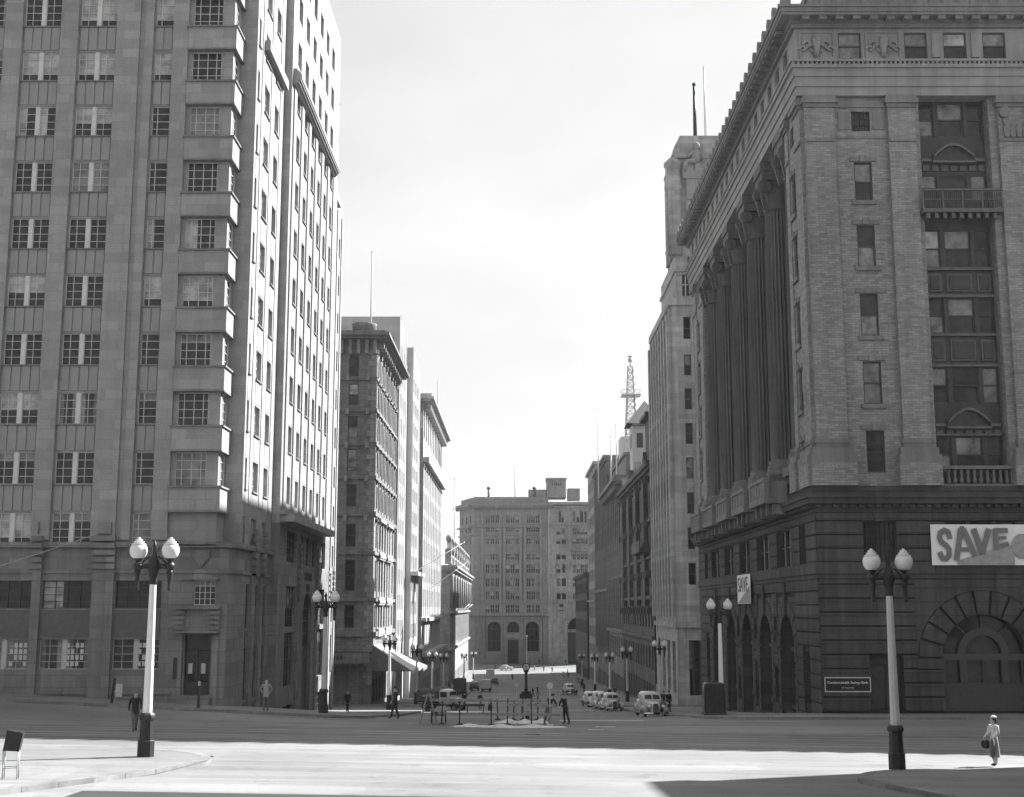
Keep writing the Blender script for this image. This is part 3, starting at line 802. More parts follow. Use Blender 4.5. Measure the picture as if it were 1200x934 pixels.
    # name carved over the arch, two lines too worn to read: raised strokes
    ins = MB()
    for row, (n, wd) in enumerate(((11, .32), (5, .32))):
        for k in range(n):
            u = 103.3 + (k - n / 2) * wd; v = 7.1 - row * .85
            if k == 5 and n > 9: continue
            ins.fbox(E2, u + .03, u + .1, v - .3, v + .3, 0, .06)
            if k % 2: ins.fbox(E2, u + .1, u + .24, v + .22, v + .3, 0, .06)
            if k % 3: ins.fbox(E2, u + .1, u + .24, v - .04, v + .04, 0, .06)
            if k % 4 == 1: ins.fbox(E2, u + .18, u + .25, v - .3, v + .2, 0, .06)
    ins.build('inscription', M['timber_dark'], root)
    pl = MB(); pl.fbox(Fr, -20.5, -19.95, .5, 1.75, .02, .06); pl.build('name_plate', M['bronze'], root)
    # leaflets pasted in the ground-floor panes
    lf = MB(); rr = random.Random(3)
    for x0, x1 in ((-27.0, -25.8), (-22.7, -21.6), (-30.4, -29.3), (-34.1, -33)):
        lf.mark()
        for i in range(4):
            for j in range(4):
                if rr.random() < .75:
                    u = x0 + i * .28; v = 1.25 + j * .36
                    lf.fbox(Fr, u, u + .2, v, v + .27, -.16, -.155)
    build_each(lf, 'pasted_leaflets', M['lightcloth'], root)
left_tower()

# ================================================================== BANK ON THE RIGHT
def bank():
    root = thing('bank_building', 'massive dark bank with giant fluted columns, brick upper storeys and a rusticated base', 'building', (39, 100, gz(39, 79)))
    XW, YF, YN = 18.5, 79.0, 130.0
    Fr, We = front(YF), west(XW)
    z0 = -9
    XE = 75
    wins = []
    base = MB()
    bo, wo = [], []
    bays = [28.35 + 7.9 * k for k in range(6)]
    # base, front
    for a, b, c, d in [(21.3, 23.3, 7.45, 9.9)]:
        bo.append((a, b, c, d)); wins.append((Fr, a, b, c, d, 'grille', .35, None, 'iron'))
    sidedoor = (21.35, 23.35, -1.42, 1.9); bo.append(sidedoor)
    archs = []
    for c in bays:
        r = 2.55
        bo.append((c - r, c + r, -1.42, 4.25, 'arch')); archs.append(c)
        for k in (-1.9, -.35, 1.2): bo.append((c + k - .1, c + k + 1.15, 7.45, 9.9)); wins.append((Fr, c + k - .1, c + k + 1.15, 7.45, 9.9, 'sash', .35, None))
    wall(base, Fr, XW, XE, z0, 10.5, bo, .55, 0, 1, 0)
    # base, street side
    ac = [(86.4, 91.0), (94.1, 98.6), (101.7, 106.2), (109.4, 113.9), (117.1, 121.6)]
    for a, b in ac: wo.append((-b, -a, gz(13, (a + b) / 2) + .1, 4.2, 'arch'))
    for a, b in ((81.9, 83.7), (123.9, 125.9)):
        wo.append((-b, -a, -1.3 if a < 90 else -4.6, 1.9)); wins.append((We, -b, -a, -1.3 if a < 90 else -4.6, 1.9, 'sash', .45, None))
        wo.append((-b, -a, 7.4, 9.85)); wins.append((We, -b, -a, 7.4, 9.85, 'slit', .35, None))
    for a, b in ac:
        wo.append((-b, -a, 7.4, 9.85)); wins.append((We, -b, -a, 7.4, 9.85, 'tri_slit', .35, None))
    for a in (92.2, 99.8, 107.5):
        zb = gz(13, a) + .6
        wo.append((-a - .75, -a + .35, zb + .6, zb + 2.6)); wins.append((We, -a - .75, -a + .35, zb + .6, zb + 2.6, 'grille', .3, None, 'iron'))
        wo.append((-a - .7, -a + .3, 2.6, 3.8)); wins.append((We, -a - .7, -a + .3, 2.6, 3.8, 'slit', .2, None))
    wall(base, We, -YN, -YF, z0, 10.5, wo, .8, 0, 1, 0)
    shell(base, (XW, XE, YF, YN), z0, 10.5, ('s', 'w', 'r'))
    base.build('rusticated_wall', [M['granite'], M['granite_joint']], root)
    # rustication channels (raised courses)
    ru = MB()
    def courses(Fc, u0, u1, v0, v1, step, ops, gap=.1, w=.1):
        v = v0
        while v < v1 - .1:
            top = min(v + step - gap, v1)
            cuts = sorted([(o[0] - .03, o[1] + .03) for o in ops if o[2] < top and o[3] > v])
            u = u0
            for a, b in cuts:
                if a > u + .05: ru.fbox(Fc, u, a, v, top, 0, w)
                u = max(u, b)
            if u1 > u + .05: ru.fbox(Fc, u, u1, v, top, 0, w)
            v += step
    archblk = [(c - 4.1, c + 4.1, .6, 6.4) for c in bays]
    courses(Fr, XW - .05, XE, -1.4, 6.4, .84, bo + archblk)
    courses(Fr, XW - .05, XE, 7.5, 10.45, .84, bo)
    wob = [(-b - .7, -a + .7, -9, 5.4) for a, b in ac]
    courses(We, -YN, -YF, -6.0, 6.4, .84, wo + wob)
    courses(We, -YN, -YF, 7.5, 10.45, .84, wo)
    # voussoirs
    def vous(Fc, c, r, vs, r2, n, w=.1):
        for k in range(n):
            a0 = math.pi * k / n + .022; a1 = math.pi * (k + 1) / n - .022
            ru.fprism(Fc, [(c + q * math.cos(t), vs + q * math.sin(t)) for q, t in ((r, a0), (r2, a0), (r2, (a0 + a1) / 2), (r2, a1), (r, a1), (r, (a0 + a1) / 2))], 0, w)
    for c in bays:
        vous(Fr, c, 2.6, 1.7, 4.0, 11, .11)
        wall(ru, Fr, c - 4.1, c + 4.1, .6, 6.4, [(c - 4.05, c + 4.05, .6, 5.75, 'arch')], .05, .07)
        for s in (-1, 1):
            for j in (3,):
                u0, u1 = sorted((c + s * 2.6, c + s * (3.6 + .45 * (j % 2))))
                u0, u1 = sorted((c + s * 2.58, c + s * 4.1))
                ru.fbox(Fr, u0, u1, .3, .98, 0, .1); ru.fbox(Fr, u0, u1, 1.06, 1.66, 0, .104)
    for a, b in ac:
        vous(We, -(a + b) / 2, (b - a) / 2 + .02, 4.2 - (b - a) / 2, (b - a) / 2 + 1.1, 9, .1)
        for s in (-1, 1):
            c = -(a + b) / 2; h = (b - a) / 2
            for j in range(8):
                zz = -4.5 + .8 * j
                if zz > 1.2: continue
                u0, u1 = sorted((c + s * (h + .02), c + s * (h + .62)))
                ru.fbox(We, u0, u1, zz, zz + .72, 0, .1)
        h = (b - a) / 2; c = -(a + b) / 2; wall(ru, We, c - h - .7, c + h + .7, -8, 5.4, [(c - h, c + h, -8, 4.2, 'arch')], .02, .02)
        ru.fbox(We, -(a + b) / 2 - .3, -(a + b) / 2 + .3, 4.25, 6.35, .1, .24)
    ru.fprism(Fr, [(22.05, 9.95), (22.55, 9.95), (22.7, 10.45), (21.9, 10.45)], 0, .16)
    ru.build('rusticated_blocks', M['granite'], root)
    fp = (XW, XE, YF, YN)
    st = MB()
    st.ring(fp, 6.45, 6.75, .12); st.ring(fp, 6.75, 7.3, .2); st.ring(fp, 7.3, 7.45, .1)
    st.ring(fp, 10.5, 10.75, .1); st.ring(fp, 11.0, 11.35, .62); st.ring(fp, 11.35, 11.6, .75); st.ring(fp, 10.75, 11.0, .2); st.ring(fp, 11.6, 12.1, .3); st.ring(fp, z0, -6.2, .15)
    n = int((XE - XW) / .52)
    for k in range(n): st.fbox(Fr, XW - .1 + .52 * k, XW + .18 + .52 * k, 10.76, 10.99, .2, .48)
    for k in range(int((YN - YF) / .52)): st.fbox(We, -YN + .52 * k, -YN + .28 + .52 * k, 10.76, 10.99, .2, .48)
    st.build('base_cornice', M['granite'], root)
    # brick body: corner pavilion front
    bm = MB(); up = []
    z1, z2 = 12.0, 35.0
    for c, d in ((33.0 - 2.55, 33.0), (28.8 - 2.7, 28.8), (24.3 - 2.7, 24.3), (19.95 - 2.7, 19.95), (12.95, 15.55)):
        up.append((21.75, 22.9, c, d)); wins.append((Fr, 21.75, 22.9, c, d, 'sash', .22, None, 'timber_dark'))
    up.append((21.72, 22.92, 35.1, 36.45)); wins.append((Fr, 21.72, 22.92, 35.1, 36.45, 'grille', .2, None, 'bronze'))
    wall(bm, Fr, XW, 26.1, z1, 37.4, up, .25)
    wu = []
    for c, d in ((30.4, 33.0), (26.1, 28.8), (21.6, 24.3), (17.25, 19.95), (13.2, 15.2), (35.1, 36.45)):
        for y in (81.4, 126.2):
            wu.append((-y - 1.15, -y, c, d)); wins.append((We, -y - 1.15, -y, c, d, 'sash', .22, None, 'timber_dark'))
    wall(bm, We, -83.9, -YF, z1, 37.4, [o for o in wu if o[0] > -84], .25)
    wall(bm, We, -YN, -123.2, z1, 37.4, [o for o in wu if o[0] < -123], .25)
    # loggia: side returns and dark back wall
    XL = 21.3
    bm.face([(XW, 83.9, z1), (XL, 83.9, z1), (XL, 83.9, 37.4), (XW, 83.9, 37.4)][::-1], 0)
    bm.face([(XW, 123.2, z1), (XL, 123.2, z1), (XL, 123.2, 37.4), (XW, 123.2, 37.4)], 0)
    lo = []
    LW = west(XL)
    for k in range(5):
        c = 88.6 + 7.7 * k
        for v0, v1 in ((13.2, 16.6), (18.2, 21.6), (23.2, 26.6), (28.2, 31.6)):
            lo.append((-c - 1.4, -c + 1.4, v0, v1)); wins.append((LW, -c - 1.4, -c + 1.4, v0, v1, 'triple', .2, None, 'bronze'))
    wall(bm, LW, -123.2, -83.9, z1, 37.4, lo, .25)
    shell(bm, (XW, XE, YF, YN), z1, 37.4, ('s', 'w', 'r'))
    # wall of front bays behind the window screens
    for i, c in enumerate(bays):
        a, b = c - 2.25, c + 2.25
        bm.face([(b, YF, z1), (bays[i + 1] - 2.25 if i < 5 else XE, YF, z1), (bays[i + 1] - 2.25 if i < 5 else XE, YF, 37.4), (b, YF, 37.4)], 0)
        for x, q in ((a, 1), (b, -1)):
            pts = [(x, YF, z1), (x, YF + .9, z1), (x, YF + .9, 37.4), (x, YF, 37.4)]
            bm.face(pts if q < 0 else pts[::-1], 0)
    bm.build('brick_wall', M['brick'], root)
    # pilasters with bases and capitals
    def pilaster(Fc, a, b, trim, w=.42):
        p = MB()
        p.fbox(Fc, a, b, 15.0, 34.3, 0, w, 0)
        p.fbox(Fc, a + .0, b - .0, 34.3, 34.5, 0, w + .1, 1); p.fbox(Fc, a, b, 34.5, 36.6, 0, w + .03, 0)
        p.fbox(Fc, a - .08, b + .08, 36.6, 36.85, 0, w + .14, 1); p.fbox(Fc, a - .2, b + .2, 36.85, 37.15, 0, w + .3, 1); p.fbox(Fc, a - .12, b + .12, 37.15, 37.4, 0, w + .2, 1)
        p.fbox(Fc, a - .1, b + .1, 14.75, 15.0, 0, w + .1, 1); p.fbox(Fc, a - .05, b + .05, 14.45, 14.75, 0, w + .05, 1)
        p.fbox(Fc, a - .3, b + .3, 14.0, 14.45, 0, w + .3, 1); p.fbox(Fc, a - .42, b + .42, 13.55, 14.0, 0, w + .42, 1)
        p.fbox(Fc, a - .42, b + .42, 12.1, 13.55, 0, w + .4, 0)
        p.build('pilaster', [M['brick'], M['bank_trim']], root)
    pilaster(Fr, 18.62, 20.55, 0, .3); pilaster(Fr, 24.0, 25.75, 0, .3)
    pilaster(We, -80.9, -79.05, 0, .1); pilaster(We, -83.85, -82.85, 0, .08); pilaster(We, -129.9, -127.8, 0, .1); pilaster(We, -125.6, -123.4, 0, .1)
    # window heads and sills of the brick pavilion, as one dressing
    dz = MB()
    for Fc, L in ((Fr, up), (We, wu)):
        for a, b, c, d in [o[:4] for o in L]:
            if c > 35: continue
            dz.mark()
            dz.fbox(Fc, a - .28, b + .28, d + .06, d + .36, 0, .1)
            dz.fbox(Fc, (a + b) / 2 - .2, (a + b) / 2 + .2, d + .02, d + .42, .1, .18)
            if c > 13.1: dz.fbox(Fc, a - .2, b + .2, c - .28, c - .02, 0, .16)
    for x in (20.85, 23.1): dz.mark(); dz.fbox(Fr, x, x + .72, 35.2, 36.4, 0, .06)
    for a, b in ((20.6, 23.95),): dz.mark(); dz.fbox(Fr, a, b, 34.6, 34.75, 0, .06); dz.fbox(Fr, a, b, 36.7, 37.2, 0, .12)
    build_each(dz, 'window_dressing', M['bank_trim'], root)
    # window screens of the front bays
    for i, c in enumerate(bays):
        bz = MB(); a, b = c - 2.25, c + 2.25; SF = front(YF + .75)
        for v0, v1 in ((13.0, 15.3), (17.4, 19.7), (21.9, 24.2), (26.2, 28.7), (30.6, 32.4), (35.0, 37.3)):
            wins.append((SF, a + .15, b - .15, v0, v1, 'triple', .1, None, 'bronze'))
        for v0, v1 in ((12.0, 13.0), (15.3, 17.4), (19.7, 21.9), (24.2, 26.2), (28.7, 30.6), (32.4, 35.0), (37.3, 37.4)):
            bz.fbox(SF, a, b, v0, v1, -.1, 0)
            if 19 < v0 < 25:
                for u0, u1 in ((a + .25, a + 1.1), (a + 1.45, b - 1.45), (b - 1.1, b - .25)):
                    for q in range(2):
                        bz.fbox(SF, u0 + .12 * q, u1 - .12 * q, v0 + .42 + .12 * q, v1 - .42 - .12 * q, 0, .1 + .08 * q, 1 - q)
                bz.fbox(SF, a, b, v0 + .02, v0 + .2, 0, .22, 1); bz.fbox(SF, a, b, v1 - .2, v1 - .02, 0, .22, 1)
        for x in (a, b - .14): bz.fbox(SF, x, x + .14, 12, 37.4, 0, .25, 1)
        for v in (16.1, 33.45):   # curved pediments
            pts = [(c - 1.3 + 2.6 * k / 12, v + .8 * math.sin(math.pi * k / 12)) for k in range(13)]
            bz.fprism(SF, [(c + 1.3, v - .2)] + pts[::-1] + [(c - 1.3, v - .2)], 0, .22, 0)
            for k in range(12): bz.fprism(SF, [pts[k], (pts[k][0], pts[k][1] + .17), (pts[k + 1][0], pts[k + 1][1] + .17), pts[k + 1]], 0, .5, 1)
            bz.fbox(SF, c - 1.4, c + 1.4, v - .36, v - .21, 0, .5, 1)
            for u0, u1 in ((a + .2, c - 1.4), (c + 1.4, b - .2)): bz.fbox(SF, u0, u1, v - .2, v, 0, .25, 1)
            for k in range(7): bz.fbox(SF, a + .3 + .6 * k, a + .7 + .6 * k, v - .8, v - .42, 0, .1, 1)
        bz.fbox(SF, a, b, 15.32, 15.45, 0, .25, 1)
        bz.build('window_screen', [M['bronze'], M['bronze_trim']], root)
        bl = MB()
        bl.fbox(Fr, a - .3, b + .3, 29.45, 29.7, 0, .8, 1); bl.fbox(Fr, a - .3, b + .3, 30.85, 30.98, .66, .8, 1)
        for k in range(9): bl.fbox(Fr, a - .05 + .53 * k, a + .18 + .53 * k, 29.1, 29.44, 0, .65, 1)
        for k in range(5): bl.fbox(Fr, a - .3 + 1.25 * k, a - .2 + 1.25 * k, 29.71, 30.84, .68, .78, 1)
        for k in range(4):
            for q in range(8): bl.fbox(Fr, a - .12 + 1.25 * k + .13 * q, a - .05 + 1.25 * k + .13 * q, 29.78, 30.8, .7, .74, 0)
            bl.fbox(Fr, a - .18 + 1.25 * k, a + .92 + 1.25 * k, 30.25, 30.31, .745, .77, 1)
        bl.build('balcony', [M['bronze'], M['bronze_trim']], root)
        bu = MB(); bu.fbox(Fr, a - .05, b + .05, 13.15, 13.35, -.25, .25); bu.fbox(Fr, a - .05, b + .05, 12.1, 12.22, -.25, .25)
        for k in range(11):
            x = a + .25 + .4 * k
            bu.lathe([(.07, 12.22), (.13, 12.45), (.06, 12.75), (.1, 12.95), (.1, 13.15)], (x, YF, 0), 8)
        bu.build('balustrade', M['bank_trim'], root)
    # giant columns
    def column(x, y, r=1.05, front_half=False):
        c = MB()
        nfl = 24
        i = len(c.v); prof_ = [(r * 1.0, 15.2), (r * .99, 19), (r * .97, 24), (r * .93, 29), (r * .87, 33.9)]
        c.lathe([(q, z) for q, z in prof_], (x, y, 0), 44, 0, False, .13)
        c.lathe([(r * 1.32, 14.0), (r * 1.32, 14.35), (r * 1.22, 14.4), (r * 1.28, 14.6), (r * 1.22, 14.8), (r * 1.1, 14.9), (r * 1.15, 15.1), (r * 1.02, 15.22)], (x, y, 0), 32)
        c.box(x - r * 1.4, x + r * 1.4, y - r * 1.4, y + r * 1.4, 13.4, 14.0)
        o = c.build('column', M['column_stone'], root)
        k = MB()
        k.lathe([(r * .9, 33.9), (r * .98, 34.05), (r * .88, 34.2), (r * .88, 35.6), (r * 1.12, 36.0)], (x, y, 0), 24)
        for s in (-1, 1):       # volutes, axis along the street line
            for t in (-1, 1):
                k.tube((x - s * r * 1.05, y + t * r * .95 - .25, 35.6), (x - s * r * 1.05, y + t * r * .95 + .25, 35.6), .48, .48, 14)
                k.tube((x - s * r * 1.05, y + t * r * .95 - .3, 35.6), (x - s * r * 1.05, y + t * r * .95 + .3, 35.6), .2, .2, 10)
                k.bar((x - s * r * 1.2, y + t * r * .95, 35.1), (x - s * r * .95, y + t * r * .8, 33.9), .3, .25)
        k.box(x - r * 1.25, x + r * 1.25, y - r * 1.25, y + r * 1.25, 36.05, 36.7); k.box(x - r * 1.35, x + r * 1.35, y - r * 1.35, y + r * 1.35, 36.7, 37.38)
        k.build('capital', M['column_stone'], o)
    for yc in (85.2, 92.5, 100.1, 107.8, 115.5, 121.9): column(19.55, yc)
    for c in bays[:5]:
        pilaster(Fr, c + 2.75, c + 5.15, 0, .3)
        k = MB()
        for s in (-1, 1):
            x = c + 3.95 + s * .85
            k.tube((x, YF - .62, 36.2), (x, YF - .3, 36.2), .36, .36, 14); k.bar((x, YF - .42, 35.8), (x - s * .35, YF - .36, 34.7), .3, .16)
        for j in range(5): k.fprism(Fr, [(c + 3.05 + .4 * j, 34.55), (c + 3.35 + .4 * j, 34.55), (c + 3.4 + .4 * j, 35.2), (c + 3.2 + .4 * j, 35.5), (c + 3.0 + .4 * j, 35.2)], .33, .48)
        k.build('capital_carving', M['bank_trim'], root)
    # entablature: architrave in three bands, frieze with panels and windows, cornice with dentils and cresting
    en = MB()
    en.ring(fp, 37.4, 38.0, .35); en.ring(fp, 38.0, 38.65, .45); en.ring(fp, 38.65, 39.2, .55); en.ring(fp, 39.2, 39.42, .7)
    for k in range(int((XE - XW) / .3)): en.fbox(Fr, XW - .6 + .3 * k, XW - .45 + .3 * k, 39.43, 39.6, .3, .68)
    for k in range(int((YN - YF) / .3)): en.fbox(We, -YN + .3 * k, -YN + .15 + .3 * k, 39.43, 39.6, .3, .68)
    en.ring(fp, 39.6, 39.75, .75)
    en.build('architrave', M['bank_pale'], root)
    fz = MB()
    FF, FW = front(YF - .3), west(XW - .3)
    fo = []
    xs = [(21.0, 22.5)] + [(25.3 + 2.55 * k, 26.8 + 2.55 * k) for k in range(3)] + [(33.5 + 2.55 * k, 35 + 2.55 * k) for k in range(14)]
    for a, b in xs: fo.append((a, b, 39.95, 41.75)); wins.append((FF, a, b, 39.95, 41.75, 'sash', .2, None, 'timber_dark'))
    wall(fz, FF, XW - .3, XE, 39.75, 42.0, fo, .25)
    wf = []
    for k in range(18):
        a = 81.2 + 2.7 * k; wf.append((-a - 1.3, -a, 39.95, 41.75)); wins.append((FW, -a - 1.3, -a, 39.95, 41.75, 'casement', .2, None, 'timber_dark'))
    wall(fz, FW, -YN, -YF + .3, 39.75, 42.0, wf, .25)
    
    for x0, x1 in ((18.45, 20.75), (22.75, 25.05)):
        fz.fbox(FF, x0, x1, 39.88, 40.0, 0, .1); fz.fbox(FF, x0, x1, 41.7, 41.82, 0, .1); fz.fbox(FF, x0, x0 + .12, 40.0, 41.7, 0, .1); fz.fbox(FF, x1 - .12, x1, 40.0, 41.7, 0, .1)
    for u in [27.32, 29.87] + [35.52 + 2.55 * k for k in range(13)]: fz.fbox(FF, u - .25, u + .25, 40.0, 41.7, 0, .12)
    shell(fz, (XW - .3, XE, YF - .3, YN), 39.75, 42.0, ('s', 'w', 'r'))
    # scroll-work carved on the frieze panels
    rr = random.Random(11)
    for c in (19.55, 23.9):
        for s in (-1, 1):
            for k in range(3):
                r_ = .42 - .09 * k; x = c + s * (.28 + .3 * k); z = 40.55 + .28 * (k % 2)
                for t in range(10):
                    a0, a1 = t * .6, t * .6 + .6; q0, q1 = r_ * (1 - t * .085), r_ * (1 - (t + 1) * .085)
                    fz.bar((x + s * q0 * math.cos(a0), YF - .42, z + q0 * math.sin(a0)), (x + s * q1 * math.cos(a1), YF - .42, z + q1 * math.sin(a1)), .13, .16)
        fz.tube((c, YF - .4, 40.0), (c, YF - .55, 41.2), .14, .26, 10); fz.ball((c, YF - .42, 41.3), .22)
    fz.build('frieze', M['bank_pale'], root)
    co = MB()
    co.ring(fp, 42.0, 42.25, .55); co.ring(fp, 42.5, 42.7, 1.35); co.ring(fp, 42.7, 43.0, 1.42); co.ring(fp, 42.25, 42.5, .68); co.ring(fp, 43.0, 43.15, 1.52); co.ring(fp, 43.15, 43.3, .9)
    for k in range(int((YN - YF) / 1.1)): co.fbox(We, -YN + 1.1 * k, -YN + .5 + 1.1 * k, 42.27, 42.49, .68, 1.25)
    for k in range(int((XE - XW) / 1.1)): co.fbox(Fr, XW + 1.1 * k, XW + .5 + 1.1 * k, 42.27, 42.49, .68, 1.25)
    co.build('cornice', M['bank_trim'], root)
    cr = MB()
    for Fc, u0, u1 in ((We, -YN - 1.2, -YF + 1.2), (Fr, XW - 1.5, XE)):
        nn = int((u1 - u0) / 1.75)
        for k in range(nn):
            u = u0 + 1.75 * k
            cr.fbox(Fc, u + .1, u + .75, 43.15, 43.5, 1.15, 1.48)
            cr.fprism(Fc, [(u + .15, 43.5), (u + .7, 43.5), (u + .8, 43.75), (u + .68, 44.0), (u + .43, 44.15), (u + .18, 44.0), (u + .05, 43.75)], 1.2, 1.45)
        cr.fbox(Fc, u0, u1, 43.15, 43.36, .92, 1.12)
    cr.build('cresting', M['bank_trim'], root)
    rf = MB(); rf.face([(XW, YF, 43.31), (XE, YF, 43.31), (XE, YN, 43.31), (XW, YN, 43.31)]); rf.build('roof', M['roof'], root)
    at = MB(); at.box(XW + 2.2, XE - 2, YF + 2.2, YN - 3, 43.32, 47); at.box(XW + 1.9, XE - 1.7, YF + 1.9, YN - 2.7, 47, 47.5); at.build('attic', M['bank_trim'], root)
    # bracketed balconies between the columns, each a part
    for k in range(5):
        c = -(88.6 + 7.7 * k); b = MB()
        u0, u1 = c - 2.75, c + 2.75
        b.fbox(We, u0, u1, 11.62, 12.0, 0, 1.9, 0); b.fbox(We, u0 + .1, u1 - .1, 12.0, 13.1, 1.55, 1.8, 0); b.fbox(We, u0 - .05, u1 + .05, 13.1, 13.35, 1.5, 1.9, 0)
        b.fbox(We, u0, u0 + .5, 12.0, 13.1, 1.5, 1.87, 0); b.fbox(We, u1 - .5, u1, 12.0, 13.1, 1.5, 1.87, 0)
        for s in (u0 + .1, u1 - .35): b.fbox(We, s, s + .25, 12.0, 13.1, .3, 1.55, 0)
        for j in range(6): b.fbox(We, u0 + .25 + .93 * j, u0 + .6 + .93 * j, 10.9, 11.6, .3, 1.5 - .25 * (j % 2), 0)
        for j in range(4): b.fbox(We, u0 + .75 + 1.05 * j, u0 + 1.5 + 1.05 * j, 12.2, 12.9, 1.8, 1.84, 0)
        b.build('balcony', M['bank_trim'], root)
    # arch infill
    for c in bays:
        a = MB(); AF = front(YF + .55)
        a.fprism(AF, [(c - 2.55, -1.42), (c + 2.55, -1.42)] + [(c + 2.55 * math.cos(math.pi * k / 16), 1.7 + 2.55 * math.sin(math.pi * k / 16)) for k in range(17)], -.05, 0, 1)
        a.fbox(AF, c - 2.5, c + 2.5, -1.42, .2, 0, .18, 0)
        for s in (-1, 1):
            u = c + s * 1.25; a.fbox(AF, u - .2, u + .2, .2, 1.9, 0, .3, 0)
            u = c + s * 2.4; a.fbox(AF, u - .12, u + .12, .2, 1.6, 0, .2, 0)
        a.fbox(AF, c - 2.5, c + 2.5, 1.55, 1.95, .3, .38, 0)
        for k in range(12):
            t0, t1 = math.pi * k / 12, math.pi * (k + 1) / 12
            a.fprism(AF, [(c + q * math.cos(t), 1.95 + q * math.sin(t)) for q, t in ((1.1, t0), (1.55, t0), (1.55, t1), (1.1, t1))], 0, .3, 0)
        for k in (50, 90, 130): a.bar((c + 1.55 * math.cos(R(k)), YF + .45, 1.95 + 1.55 * math.sin(R(k))), (c + 2.5 * math.cos(R(k)), YF + .45, 1.75 + 2.5 * math.sin(R(k))), .08, .1)
        a.fbox(AF, c - .04, c + .04, .2, 1.55, 0, .1, 0)
        a.build('arched_window', [M['arch_frame'], M['glass']], root)
    for a0, b0 in ac:
        a = MB(); AF = west(XW + .8); c = -(a0 + b0) / 2; h = (b0 - a0) / 2; vs = 4.2 - h
        a.fprism(AF, [(c - h, -6), (c + h, -6)] + [(c + h * math.cos(math.pi * k / 16), vs + h * math.sin(math.pi * k / 16)) for k in range(17)], -.05, 0, 1)
        for u in (c - h + .1, c - .9, c + .8, c + h - .2): a.fbox(AF, u, u + .12, -6, vs, 0, .12, 0)
        for v in (-2.2, vs - .2): a.fbox(AF, c - h, c + h, v, v + .3, .12, .22, 0)
        a.build('arched_window', [M['arch_frame'], M['glass']], root)
    d = MB(); DF = front(YF + .5)
    d.fbox(DF, 21.35, 23.35, -1.42, 1.9, -.06, 0, 0)
    for x in (21.42, 22.4): d.fbox(DF, x, x + .88, -1.35, 1.2, 0, .06, 1)
    d.fbox(DF, 21.4, 23.3, 1.25, 1.35, 0, .1, 1)
    d.build('door', [M['timber_dark'], M['bronze']], root)
    windows(root, wins, 'timber_dark')
    # carved name on the street side
    t = text_mesh('inscription', 'COMMONWEALTH BANK OF AUSTRALIA', .82, .06, M['bronze'], root, We.p(-103.5, 6.0, .1), We.rz, 1.12)
bank()

